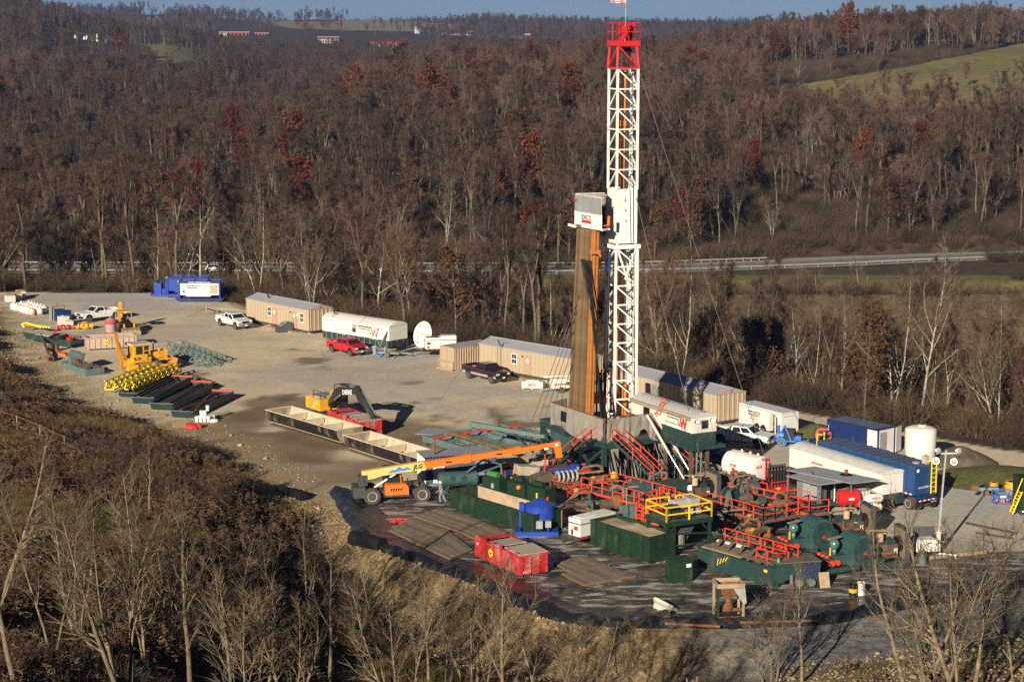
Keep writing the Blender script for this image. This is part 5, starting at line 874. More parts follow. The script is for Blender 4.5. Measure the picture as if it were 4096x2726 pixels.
# white steel mast stand in front of the doghouse legs
A=at(2700,1900,0);t=thing('mast_stand','white rust-stained steel carrier frame between the drawworks and the diesel tank','steel frame',A,R(30));P(t,'top_beam',WHITED,BAR((-.6,.4,2.2),(3.9,.6,2.2),.3),BAR((-.6,2.6,2.3),(3.8,2.8,2.3),.26),BAR((-.4,.4,2.2),(-.4,2.7,2.3),.24),BAR((3.7,.4,2.2),(3.7,2.8,2.3),.24),BAR((1.6,.4,2.2),(1.6,2.8,2.3),.2));P(t,'rusty_sill',RUST,BAR((.8,.3,2.5),(4.1,.5,2.5),.22))
for x,y in((-.4,.4),(1.6,.4),(3.6,.4),(3.6,2.7),(-.4,2.7)):P(t,'leg',WHITED,BAR((x,y,0),(x,y,2.2),.22))
P(t,'diagonal',WHITED,BAR((1.7,.4,.9),(2.6,.4,2.1),.16),BAR((2.6,.4,2.1),(3.6,.4,.8),.16),BAR((1.6,.4,.8),(3.6,.4,.8),.18),BAR((-.4,.4,1.2),(.8,.4,2.1),.14));P(t,'ramp',WHITED,BAR((-3.4,5.5,2.7),(-.4,1.2,2.3),.35),BAR((-2.4,6.0,2.7),(.6,1.6,2.3),.35),*[BAR((-3.4+.75*i,5.5-1.07*i,2.75),(-2.4+.75*i,6-1.07*i,2.75),.12)for i in range(5)],BAR((3.9,.5,2.2),(1.0,6,2.4),.2))
# drawworks
A=at(2625,2000,1.0);t=thing('drawworks','big rounded teal drawworks housing in front of the stairs','drawworks',(A.x,A.y,0),R(24));P(t,'skid',TEALD,BB(-2.2,3.2,-.3,2.4,.6,1.1),*[BB(x,x+.2,-.2,2.3,0,.6)for x in(-2,0,2.9)]);P(t,'drum_hood',TEAL,PR([(-1.7,1.1)]+[(-.45+1.25*math.cos(a),1.3+1.15*math.sin(a))for a in[R(180-15*k)for k in range(13)]]+[(.8,1.1)],.1,2.2,'Y'));P(t,'side_hood',TEAL,PR([(-2.3,1.1)]+[(-1.55+.75*math.cos(a),1.3+.75*math.sin(a))for a in[R(180-18*k)for k in range(11)]]+[(-.8,1.1)],-.25,2.0,'Y'),*[BB(-.7+.0,-.62,-.35,.08,1.1,2.3)]);P(t,'gear_box',TEALD,BB(.8,2.9,.0,1.8,1.1,2.15));P(t,'motor',TEALD,BB(2.9,3.3,.4,1.4,1.1,1.7));P(t,'work_light',LITW,BB(2.92,3.2,-.03,.02,1.55,1.9));P(t,'cross_bar',GREYTEAL,BB(.3,2.2,-.5,-.35,.85,.95))
# guy wires
gw=M('wire_rope',(.10,.09,.08),.6)
def wire(a,b,lab,r=.022,sag=.3,grp=None):
    n=10;solo('guy_wire',lab,'guy wire',gw,TB([(b-a)*k/n+Vector((0,0,-sag*4*(k/n)*(1-k/n)))for k in range(n+1)],r,4),loc=a,group=grp)
for i in range(5):wire(at(2075+25*i,1822+6*i),Vector((6.6+.35*i,171,17.5+.5*i)),'dark mast line slanting down in front of the big grey tarp',.032,.1,'dark lines slanting over the left tarp')
wire(MC+Vector((.9,0,31.5)),at(3085,1905,1.2),'guy wire from the crown down to the diesel tank',.03,.3);wire(MC+Vector((.9,.2,31)),at(3380,1700),'guy wire from the crown to the trees at right',.025,.6);wire(MC+Vector((-.9,.2,31)),at(1290,1425),'guy wire from the crown to the parking area left',.02,.8);wire(at(1740,1630),MC+Vector((-.9,-.5,26)),'guy wire down to the middle of the gravel pad',.02,.5);wire(MC+Vector((1,-.3,20)),at(2830,1940,1.3),'guy wire from the mast to the engines',.03,.2)

# ---------------------------------------------------------------- mud system, engines, tanks
def T2(name,label,cat,pa,pb,z=0.0,group=None):
    """a thing whose local x runs from pixel a to pixel b on level z; returns it with that length"""
    A,rz,L=seat2(pa,pb,z);return thing(name,label,cat,(A.x,A.y,0),rz,group),L
def tank_open(t,L,W_,H_,mat,fill,fz,z0=0.12,wall=.1,inner=None,ribs=0):
    P(t,'near_wall',mat,BB(0,L,0,wall,z0,H_));P(t,'far_wall',inner or mat,BB(0,L,W_-wall,W_,z0,H_));P(t,'end_wall',mat,BB(0,wall,wall,W_-wall,z0,H_));P(t,'end_wall',mat,BB(L-wall,L,wall,W_-wall,z0,H_));P(t,'rim',mat,BB(-.04,L+.04,-.06,.14,H_,H_+.07),BB(-.04,L+.04,W_-.14,W_+.06,H_,H_+.07),BB(-.04,.14,.14,W_-.14,H_,H_+.07),BB(L-.14,L+.04,.14,W_-.14,H_,H_+.07));P(t,'skid',mat,BB(-.1,L+.1,.2,.5,0,z0),BB(-.1,L+.1,W_-.5,W_-.2,0,z0))
    if fill:
        V,F=[],[];n,m=18,8
        for j in range(m+1):
            for i in range(n+1):x,y=wall+(L-2*wall)*i/n,wall+(W_-2*wall)*j/m;V.append((x,y,fz+.35*(fbm(np.array([x*.8]),np.array([y*.8]),7)[0]-.5)))
        F=[(j*(n+1)+i,j*(n+1)+i+1,(j+1)*(n+1)+i+1,(j+1)*(n+1)+i)for j in range(m)for i in range(n)];P(t,'mud_fill',fill,(V,F),smooth=True)
    for i in range(ribs):P(t,'rib',mat,BB(L*(i+.5)/ribs-.06,L*(i+.5)/ribs+.06,-.1,-.005,z0,H_))
def deck(name,label,poly,z,rails,mat=None,edge=True,legs=True,rail=RAIL,h=1.05):
    pts=[at(px,py,z)for px,py in poly];o=pts[0];t=thing(name,label,'walkway',(o.x,o.y,0),0,'red-railed walkways');P(t,'deck_plate',mat or DGREY,PR([(p.x-o.x,p.y-o.y)for p in pts],z-.16,z,'Z'))
    for r_ in rails:
        q=[at(px,py,z)for px,py in r_];P(t,'railing',rail,*raildef([Vector((p.x-o.x,p.y-o.y,z))for p in q],h=h,r=.036,step=1.3))
        if edge:P(t,'toe_board',rail,*[BAR((a.x-o.x,a.y-o.y,z-.06),(b.x-o.x,b.y-o.y,z-.06),.05,.2)for a,b in zip(q[:-1],q[1:])])
    if legs:P(t,'leg',TEALD,*[BAR((p.x-o.x,p.y-o.y,0),(p.x-o.x,p.y-o.y,z-.16),.14)for p in pts])
    return t
DECKM=M('grating',(.075,.09,.085),.75,var=.3,dirt=.4,dirtcol=(.16,.13,.09))
deck('walkway','long red-railed walkway slanting below the three stairways',[(2320,1955),(2579,2022),(2673,2005),(2770,2030),(2860,2000),(2477,1940)],1.55,[[(2325,1957),(2579,2022),(2673,2006)],[(2410,1952),(2477,1945),(2700,2003)]],DECKM)
deck('walkway','short red-railed landing left of the yellow-railed platform',[(2545,2050),(2600,2085),(2760,2075),(2760,2035),(2640,2005)],1.3,[[(2545,2056),(2600,2092),(2700,2090)],[(2638,1996),(2758,2030)],[(2555,2020),(2640,2045)]],DECKM)
deck('walkway','wide red-railed engine deck right of the yellow-railed platform',[(2828,2022),(3053,2086),(3240,2052),(3150,2012),(2985,1962),(2800,2000)],1.6,[[(2800,2036),(2832,2022),(2934,2050),(3053,2085),(3100,2076),(3237,2048)]],DECKM)
deck('walkway','red-railed walkway in front of the black accumulator bottles',[(3000,1985),(3145,2030),(3240,2056),(3320,2050),(3200,2005),(3060,1965)],1.75,[[(3011,1997),(3145,2030),(3240,2056),(3314,2048)],[(3145,2015),(3183,2008),(3240,2020)]],DECKM)
P(thing('red_drip_pan','red steel box under the edge of the engine deck','box',at(2968,2100,0),R(28)),'pan',RAIL,BB(0,1.9,0,1.2,.35,1.15))
# diesel tank
A=at(3046,1976,0);t=thing('diesel_tank','white horizontal diesel tank with red ladder','fuel tank',(A.x,A.y,0),R(128));zc=2.05
P(t,'shell',WHITE,LATHE([(.2,-.12),(.7,-.08),(1.1,0),(1.17,.06),(1.17,3.6),(1.1,3.7),(.7,3.8)],40,(0,0,zc),'X'),smooth=False);P(t,'saddle',TEALD,BB(.2,.7,-1.1,1.1,.25,1.3),BB(2.8,3.3,-1.1,1.1,.25,1.3),BB(-.3,4.2,-1.2,1.2,0,.3));P(t,'lifting_lug',WHITED,*[TORUS((x,0,3.3),.1,.035,'Y',10,5)for x in(.5,1.4,2.4)])
P(t,'ladder',RED,BAR((-.2,-.22,1.0),(-.2,-.22,3.1),.07),BAR((-.2,-.62,1.0),(-.2,-.62,3.1),.07),*[BAR((-.2,-.22,1.1+.36*i),(-.2,-.62,1.1+.36*i),.05)for i in range(6)]);P(t,'name_plate',RTXT,BB(-.15,-.125,.2,.8,2.32,2.52));TXT(t,'lettering','DIESEL',.17,WTXT,(-.155,.5,2.42),(Z90,0,-Z90));P(t,'name_plate',RTXT,BB(-.15,-.12,-.55,.15,2.92,3.1));TXT(t,'lettering','FLAMMABLE',.12,WTXT,(-.155,-.2,3.01),(Z90,0,-Z90))
for zz,s_ in((2.25,'DIESEL'),(1.55,'FLAMMABLE')):
    pl=P(t,'side_plate',RTXT,BB(1.9,2.6,1.176,1.19,zz-.1,zz+.1)if zz>2 else MV(BB(1.85,2.65,0,.014,-.09,.09),0,1.08,zz,rx=R(0)));TXT(t,'lettering',s_,.15 if zz>2 else .11,WTXT,(2.25,1.2 if zz>2 else 1.1,zz),(Z90,0,R(180)))
P(t,'hazard_diamond',RTXT,MV(BB(-.16,.16,0,.012,-.16,.16),2.2,1.17,1.9,ry=R(45)))
A=at(3026,1996);P(thing('red_cabinet','bright red steel cabinet at the foot of the diesel tank ladder','cabinet',A,R(30)),'cabinet_body',RED,BB(0,.7,0,.6,.75,1.6),BB(0,.7,0,.6,.1,.75))
A=at(3085,1990);t=thing('accumulator_unit','rack of black accumulator bottles on a red frame','accumulator',A,R(24));P(t,'frame',RED,BB(-.1,1.7,0,1.3,.3,.75),BAR((0,0,.7),(0,0,2.0),.1),BAR((1.6,0,.7),(1.6,0,2.0),.1),BAR((0,0,1.3),(1.6,0,1.3),.08),*[BAR((.3*i,-.05,.7),(.3*i,-.05,1.1),.07)for i in range(6)])
bt=None
for i in range(6):
    for j in(0,1):
        if bt is None:bt=P(t,'bottle',BLACK,LATHE([(.03,0),(.13,.12),(.14,.2),(.14,1.35),(.1,1.5),(.04,1.56)],12),loc=(.1,.1,.95))
        else:again(t,bt,(.1+.29*i,.1+.5*j,.95+.12*j))
P(t,'red_base',RED,C((-.3,-.1,.5),(1.9,-.1,.5),.12,n=8));P(t,'hose',BLACK,TB([(0,-.1,1.8),(-.4,-.3,1.6),(-.6,-.2,1.0),(-.3,-.1,.5)],.04))
# long white trailer behind, flatbed shelter
A,rz,_=near_rz((3527,2046),(3084,1904));t=thing('tool_trailer','long white arched-roof trailer with dark green lower half behind the metal canopy','trailer',(A.x,A.y,0),rz);t.scale=(1,-1,1);L,W_=11.8,2.5
P(t,'lower_wall',TEALD,BB(0,L,0,W_,.45,1.4));P(t,'upper_wall',WHITE,BB(-.03,L+.03,-.03,W_+.03,1.4,3.05));P(t,'roof',M('trailer_roof_white',(.62,.62,.60),.5),PR([(-.08+(W_+.16)*i/8,3.05+.35*math.sin(math.pi*i/8))for i in range(9)],-.1,L+.08,'X'));P(t,'wall_rib',WHITE,*[BB(.6+i*1.5,.85+i*1.5,-.09,-.03,1.45,3.0)for i in range(8)]);P(t,'red_stripe',RTXT,BB(7.4,8.8,-.1,-.09,2.3,2.42));P(t,'wheel_box',BLACK,BB(2,4,.2,W_-.2,0,.45),BB(8,9,.2,W_-.2,0,.45));P(t,'dark_end_frame',BLACK,BB(-.12,-.03,W_-.2,W_+.06,.5,3.0))
A=at(3336,2050);t=thing('engine_flatbed','flatbed with grey sheet canopy over the generator engines','flatbed trailer',(A.x,A.y,0),R(10));S=M('galvanised_sheet',(.45,.46,.48),.45,.3,var=.1,dirt=.15)
def lp(px,py,z):return local(t,at(px,py,z))
for pl in([(3144,1878),(3258,1863),(3530,1918),(3405,1932)],[(3144,1901),(3215,1889),(3410,1922),(3272,1938)]):
    V=[lp(a,b,3.15 if pl[0][1]<1890 else 3.0)for a,b in pl];P(t,'canopy_sheet',S,(V+[v-Vector((0,0,.05))for v in V],[(0,1,2,3),(7,6,5,4),(0,4,5,1),(1,5,6,2),(2,6,7,3),(3,7,4,0)]))
P(t,'exhaust_cap',RUST,C(lp(3245,1900,3.05),lp(3245,1900,3.05)+Vector((0,0,.3)),.14,n=8),C(lp(3385,1895,3.1),lp(3385,1895,3.1)+Vector((0,0,.35)),.16,n=8));P(t,'soot_mark',BLACK,C(lp(3385,1897,3.16),lp(3385,1897,3.16)+Vector((0,0,.006)),.55,n=14));P(t,'canopy_post',GREYTEAL,*[BAR(lp(*p,3.0),(lp(*p,3.0).x,lp(*p,3.0).y,.9),.1)for p in((3272,1936),(3405,1925),(3282,1934),(3150,1898))])
P(t,'flatbed',TEALD,BB(-4,4.6,.1,3.0,.55,.95),BB(-.1,4.5,0,.1,.7,.95));P(t,'engine',GREY,BB(-2.4,-.9,.8,2.3,.95,2.4),C((-1.6,.5,1.7),(-1.6,.9,1.7),.5,n=16));P(t,'radiator',DGREY,BB(-.7,-.2,.6,2.2,.95,2.6));P(t,'engine_block',DPIPE,BB(-.2,1.6,.9,1.9,.95,2.3),C((0,.7,1.0),(0,.7,2.7),.16,n=8),C((.5,.6,1.6),(1.4,.6,1.9),.2,n=8));P(t,'reflector_strip',WTXT,*[BB(.2+.6*i,.45+.6*i,-.012,-.001,.82,.9)for i in range(7)]);P(t,'reflector_strip',REDL,*[BB(.48+.6*i,.75+.6*i,-.012,-.001,.82,.9)for i in range(7)]);P(t,'marker_light',AMBER,BB(3.0,3.2,-.02,0,.6,.72),BB(4.3,4.45,-.02,0,.7,.8))
fl_=P(t,'floodlight',DGREY,BB(-.2,.15,-.1,.15,3.0-.35,3.0));P(fl_,'lens',LITW,BB(-.16,.11,-.12,-.1,2.68,2.95));P(t,'light_pole',WTXT,BAR((0,.05,.95),(0,.05,2.7),.08))
A=at(3366,2032,.95);t=thing('red_fuel_tank','red oval fuel tank on the flatbed edge','fuel tank',A,R(14));P(t,'shell',RED,LATHE([(.45,-.06),(.6,.03),(.62,.1),(.62,1.55),(.6,1.62),(.45,1.7)],24,(0,.6,.72),'X'),smooth=False);P(t,'cradle',RED,BB(.2,.35,.1,1.1,0,.3),BB(1.3,1.45,.1,1.1,0,.3));P(t,'label_plate',WTXT,BB(.6,1.05,-.035,-.022,.62,.8));P(t,'hose_reel',GREY,TORUS((1.7,-.15,.25),.28,.06,'Y',18,6),C((1.7,-.2,.25),(1.7,-.1,.25),.1,n=8))
for k,(px,py,z,lab)in enumerate(((3462,2010,1.75,'upper of the two white propane tanks beside the red fuel tank'),(3458,2047,1.0,'lower of the two white propane tanks beside the red fuel tank'))):
    A=at(px,py,z);t=thing('propane_tank',lab,'propane tank',A,R(12),'white propane tanks');P(t,'shell',WHITE,LATHE([(.05,-.12),(.2,-.08),(.32,.06),(.36,.2),(.36,1.15),(.32,1.3),(.2,1.42),(.05,1.46)],20,(0,0,.36),'X'),smooth=True);P(t,'name_plate',RTXT,MV(BB(.4,1.1,-.012,0,-.08,.08),0,-.345,.42,rx=R(-8)));TXT(t,'lettering','FLAMMABLE',.12,WTXT,(.75,-.37,.42));P(t,'foot',GREYTEAL,BB(.2,.3,-.25,.25,-.1,.06),BB(.95,1.05,-.25,.25,-.1,.06))
A=at(3440,2030,.95);t=thing('caged_tote','wire-caged plastic tote behind the white propane tanks','tote',A+Vector((0,.9,0)),R(12));P(t,'bottle',M('tote_plastic',(.5,.5,.46),.4),BB(.05,1.0,.05,1.0,.15,1.1));P(t,'cage',STEEL,*[BAR((x,0,.1),(x,0,1.2),.03)for x in(0,.26,.52,.78,1.04)],*[BAR((0,0,z),(1.04,0,z),.03)for z in(.15,.5,.85,1.2)],BAR((0,0,1.2),(0,1.04,1.2),.03),BAR((1.04,0,1.2),(1.04,1.04,1.2),.03))
# blue frac tank on wheels
A,rz,_=near_rz((3655,2046),(3228,1925));t=thing('frac_tank','long dark blue wheeled tank with yellow ladders','tank trailer',(A.x,A.y,0),rz);t.scale=(1,-1,1);L,W_=11.4,2.44
P(t,'tank_body',BLUE,PR([(0,1.3),(L-1,.7),(L,.7),(L,3.75),(0,3.6)],0,W_));P(t,'roof_rib',M('dusty_blue_roof',(.07,.10,.18),.6,var=.15),*[BB(.4+i*.98,.62+i*.98,.05,W_-.05,3.62+.012*i,3.7+.012*i)for i in range(11)]);P(t,'roof_sheet',M('dusty_blue_roof',(.07,.1,.18)),PR([(0.02,3.605),(L,3.755),(L,3.78),(0.02,3.63)],.02,W_-.02));P(t,'panel_seam',NAVY,*[BB(.9+i*.98,.94+i*.98,-.02,-.002,1.4,3.55)for i in range(10)]);P(t,'hatch',GREY,C((.9,1.0,3.7),(.9,1.0,3.85),.3,n=12));P(t,'vent_box',M('vent_beige',(.42,.38,.30),.7),BB(.3,.75,1.5,1.9,3.65,4.3))
P(t,'ladder',YELB,BAR((-.12,1.75,1.3),(-.12,1.75,4.0),.08),BAR((-.12,2.3,1.3),(-.12,2.3,4.0),.08),*[BAR((-.12,1.75,1.45+.38*i),(-.12,2.3,1.45+.38*i),.06)for i in range(7)],BAR((-.12,1.75,4.0),(.5,1.75,3.8),.07));P(t,'ladder',YELB,BAR((L+.1,.1,1.6),(L+.1,.1,4.4),.09),BAR((L+.1,.9,1.6),(L+.1,.9,4.4),.09),BAR((L-.5,.1,4.35),(L+.1,.1,4.35),.07),BAR((L+.1,.1,4.2),(L+.1,.9,4.2),.07))
TXT(t,'lettering','Devonian Ind. Tides',.55,WTXT,(5.2,-.03,2.95),wide=-1,shear=.25,bold=.008);TXT(t,'lettering','800-783 - 724 - 421-1118',.3,CTXT,(5.3,-.03,2.3),wide=-1);TXT(t,'lettering','Tim-Bill Rentals',.24,WTXT,(-.015,1.2,1.9),(Z90,0,Z90),wide=-1,shear=.2);P(t,'step_light',WTXT,BB(-.02,-.005,.2,.45,3.2,3.45))
P(t,'chassis',NAVY,BB(-.3,3.2,.5,W_-.5,.85,1.28),BB(-.35,-.15,.1,W_-.1,.8,1.0));P(t,'reflector_strip',WTXT,*[BB(.3+i*.5,.52+i*.5,-.03,-.005,1.33,1.43)for i in range(4)],*[BB(-.37,-.355,.2+i*.5,.42+i*.5,.86,.96)for i in range(4)]);P(t,'reflector_strip',REDL,*[BB(.53+i*.5,.78+i*.5,-.03,-.005,1.33,1.43)for i in range(4)],*[BB(-.37,-.355,.43+i*.5,.68+i*.5,.86,.96)for i in range(4)],BB(-.03,-.004,1.75,2.3,1.15,1.25));P(t,'marker_post',WTXT,*[BB(2.4,2.5,-.06,-.02,.35+.3*i,.5+.3*i)for i in range(3)]);P(t,'marker_post',REDL,*[BB(2.4,2.5,-.06,-.02,.5+.3*i,.65+.3*i)for i in range(3)]);P(t,'mud_flap',BLACK,BB(-.15,-.1,.05,.75,.2,.85),BB(-.15,-.1,W_-.75,W_-.05,.2,.85));TXT(t,'flap_lettering','DEVONIAN',.12,WTXT,(-.16,2.05,.62),(Z90,0,Z90),wide=-1)
for y in(.2,.5,W_-.5,W_-.2):wheel(t,(.75,y,.52),.52,.26,M('cream_rim',(.68,.62,.5),.5))
# poly tank
A=at(3678,1873);t=thing('poly_tank','tall off-white cylindrical poly tank at the tree line','tank',(A.x,A.y,0));P(t,'shell',POLY,LATHE([(1.28,0),(1.3,.1),(1.36,1.8),(1.365,1.84),(1.345,1.88),(1.38,3.5),(1.32,3.62),(.9,3.78),(.3,3.86)],36),smooth=True);P(t,'manhole',POLY,LATHE([(.3,3.84),(.34,3.86),(.34,3.98),(.26,3.98),(.24,3.86)],18,(.1,-.1,0)));P(t,'manhole_opening',BLACK,C((.1,-.1,3.955),(.1,-.1,3.985),.25,n=16))
for dx,dz,m in((0,.14,RTXT),(-.14,0,M('blue_sign',(.03,.06,.4),.5)),(.14,0,M('yellow_sign',(.75,.55,.03),.5)),(0,-.14,WTXT)):P(t,'hazard_square',m,MV(BB(-.1,.1,-.01,0,-.1,.1),.25+dx,-1.365+.012*0,1.35+dz,ry=R(45)))
# hose reel cart
A=at(3249,1793);t=thing('hose_cart','navy frame cart holding a coil of red hose beside the navy container','hose cart',A,R(10));P(t,'tray',NAVY,BB(0,1.9,0,1.1,.1,.7));P(t,'frame',NAVY,*[BAR((x,y,.7),(x,y,1.6),.07)for x in(.6,1.85)for y in(0,1.1)],BAR((.6,0,1.6),(1.85,0,1.6),.07),BAR((.6,0,1.15),(1.85,0,1.15),.06));P(t,'hose_coil',M('red_hose',(.5,.10,.06),.6),*[TORUS((1.25,.2+.14*i,1.05),.62,.09,'Y',20,6)for i in range(6)])
# enclosed cargo trailer
A,rz,_=near_rz((3124,1757),(2937,1706));t=thing('cargo_trailer','white enclosed cargo trailer with its side door open','cargo trailer',(A.x,A.y,0),rz);t.scale=(1,-1,1);L,W_=6.2,2.1
P(t,'box',WHITE,BB(0,.9,0,W_,.5,2.35),BB(1.75,L,0,W_,.5,2.35),BB(.9,1.75,.04,W_,2.2,2.35),BB(.9,1.75,.9,W_,.5,2.2));P(t,'roof',M('trailer_roof',(.6,.61,.63),.45),PR([(-.03,2.35),(.12,2.5),(W_-.12,2.5),(W_+.03,2.35)],-.03,L+.03,'X'));P(t,'roof_trim',M('tan_trim',(.45,.38,.25),.6),BB(0,L,-.04,-.005,2.32,2.36));P(t,'doorway',BLACK,BB(.9,1.75,.5,.52,.5,2.2));P(t,'shelf',WOOD,BB(1.0,1.5,.3,.5,.9,1.0),BB(1.0,1.5,.3,.5,1.5,1.6),BB(1.0,1.4,.3,.48,1.6,2.0))
d=P(t,'open_door',WHITE,MV(BB(-.85,0,-.03,.03,.55,2.2),.9,-.05,0,rz=R(35)),label='open side door');P(d,'door_sticker',M('tan_sticker',(.6,.4,.18),.6),MV(BB(-.5,-.3,-.04,-.031,1.4,1.6),.9,-.05,0,rz=R(35)))
TXT(t,'lettering','WINCHESTER',.3,OTXT,(4.0,-.012,1.92),wide=-1,bold=.012);TXT(t,'lettering','BLEND SERVICE',.24,OTXT,(4.0,-.012,1.66),wide=-1,bold=.012);TXT(t,'lettering','CHICKASHA, OK',.13,OTXT,(4.0,-.012,1.48),wide=-1);TXT(t,'phone_number','405-224-7757',.24,OTXT,(4.0,-.012,1.28),wide=-1);P(t,'reflector',REDL,*[BB(2.4+i*.85,2.75+i*.85,-.012,-.002,.95,1.0)for i in range(5)]);P(t,'fender',BLACK,C((2.6,-.02,.5),(2.6,.1,.5),.45,n=16),C((3.5,-.02,.5),(3.5,.1,.5),.45,n=16));P(t,'end_rust',RUST,BB(-.012,-.002,.3,1.7,2.1,2.13))
for x in(2.6,3.5):
    for y in(.06,W_-.06):wheel(t,(x,y,.34),.34,.2,WHITE)
# blue pump trailer
A=at(3115,1784);t=thing('pump_trailer','bright blue wheeled pump and engine trailer by the cargo trailer','pump',A,R(-18));P(t,'frame',BLUEL,BB(-.3,1.6,-.1,.1,.5,.62),BB(-.3,1.6,.9,1.1,.5,.62),BAR((1.6,0,.55),(2.7,.5,.5),.12),BAR((1.6,1.0,.55),(2.7,.5,.5),.12),BAR((2.4,.5,0),(2.4,.5,.6),.07),BAR((-.2,.1,.6),(.5,.1,2.0),.12),BAR((.5,.1,2.0),(1.1,.1,.6),.12));P(t,'engine',BLACK,BB(.3,1.4,.2,.95,.62,1.6));P(t,'pump',BLUEL,C((-.1,.4,1.0),(.4,.4,1.0),.35,n=14),C((-.1,.4,1.0),(-.1,.4,1.9),.14,n=8),BB(1.3,2.0,.2,.9,.62,1.0));P(t,'fender',BLUEL,C((.3,-.22,.42),(.3,-.02,.42),.44,n=16,cap=True))
for y in(-.13,1.13):wheel(t,(.3,y,.36),.36,.2,WHITE)
# light tower mast at right
A=at(3664,2233);t=thing('light_tower','white trailer light tower with its four-lamp mast raised at right','light tower',A,R(6));P(t,'cabinet',WHITE,PR([(0,.5),(1.6,.5),(1.6,1.25),(1.45,1.4),(.15,1.4),(0,1.2)],0,1.1));P(t,'open_lid',DGREY,MV(BB(0,1.6,0,.05,0,.75),.1,1.0,1.4,rx=R(-25)));P(t,'emblem',RTXT,BB(.9,1.15,-.012,-.002,1.12,1.2));P(t,'mast_base',WHITED,BB(1.65,1.95,.4,.7,.4,1.9));P(t,'mast',M('galvanised_mast',(.55,.56,.55),.4,.4),BAR((1.8,.55,1.2),(1.95,.55,4.4),.16),BAR((1.93,.55,4.0),(2.16,.55,8.0),.11));P(t,'cross_arm',WHITED,BAR((1.45,.55,7.75),(3.05,.55,7.75),.09));P(t,'outrigger',WTXT,BAR((1.8,.2,.3),(3.0,-.3,.25),.1),C((2.9,-.3,0),(2.9,-.3,.3),.06,n=6));P(t,'drawbar',GREY,BAR((-.1,.55,.45),(-1.0,.55,.4),.1))
for i,(x,z)in enumerate(((1.45,8.0),(3.0,7.95),(1.4,7.25),(2.75,7.15))):
    o=P(t,'lamp_head',STEEL,LATHE([(.06,-.2),(.12,-.1),(.23,.1),(.25,.16)],14),loc=(x,.4,z),rot=(R(80),0,R(10)if i<2 else R(-25)));P(o,'lens',M('lamp_lens',(.4,.42,.38),.1,.2),LATHE([(.24,.15),(.16,.2),(.02,.22)],14))
for y in(.02,1.08):wheel(t,(.45,y,.34),.34,.2)
A=at(3690,2250);solo('drum','grey-teal open drum in front of the raised light tower','drum',GREYTEAL,LATHE([(.28,0),(.29,.3),(.3,.31),(.29,.33),(.29,.88),(.27,.88),(.26,.1)],16),loc=A)
# mud pumps and their engines
def mud_pump(label,A,rz):
    t=thing('mud_pump',label,'mud pump',A,rz,'teal mud pumps');P(t,'skid',TEALD,BB(-.2,5.4,-.2,2.2,0,.5));P(t,'gear_case',TEAL,PR([(1.2,.5),(1.2,1.4)]+[(2.35+1.15*math.cos(a),1.5+1.15*math.sin(a))for a in[R(170-15*k)for k in range(11)]]+[(4.0,.5)],0,1.8,'Y'),smooth=False);P(t,'bull_gear',TEALD,C((2.5,-.12,1.45),(2.5,.0,1.45),.95,n=22),C((3.3,-.16,1.35),(3.3,.0,1.35),.5,n=16));P(t,'crosshead_cover',TEAL,BB(.0,1.25,.1,1.7,.6,1.3));P(t,'fluid_end',TEALD,BB(-.8,.05,.1,1.7,.5,1.2));P(t,'valve_cap',RAIL,*[C((-.45,.35+.5*i,1.2),(-.45,.35+.5*i,1.34),.17,n=10)for i in range(3)],*[C((-.95,.35+.5*i,.85),(-.8,.35+.5*i,.85),.2,n=12)for i in range(3)],*[C((-.6+.42*i,-.12,.85),(-.6+.42*i,.1,.85),.19,n=12)for i in range(3)])
    P(t,'dampener',M('glossy_teal',(.10,.22,.22),.25,.3),SPH((.25,.5,2.1),.38,16,10),C((.25,.5,1.3),(.25,.5,1.75),.16,n=10),smooth=True);P(t,'dampener_cap',WOOD,B(.25,.5,2.55,1.2,.3,.06,rz=.3));P(t,'brass_valve',YEL,C((-.15,.4,1.3),(-.15,.4,1.9),.07,n=8));P(t,'suction_line',TEALD,C((-1.2,-.5,.4),(1.6,-.6,.5),.2,n=10));P(t,'warning_plate',YELB,BB(1.75,2.0,-.03,-.005,1.75,1.95),label='yellow warning plate');P(t,'maker_mark',RTXT,PR([(2.35,1.2),(2.5,1.45),(2.65,1.2)],-.14,-.121));P(t,'tool_box',TEALD,BB(2.2,3.9,-.5,-.15,.5,.95));return t
mud_pump('nearer teal mud pump with round pressure ball and yellow plate',at(3338,2296),R(24));mud_pump('farther teal mud pump half hidden behind the nearer one',at(3175,2228),R(24))
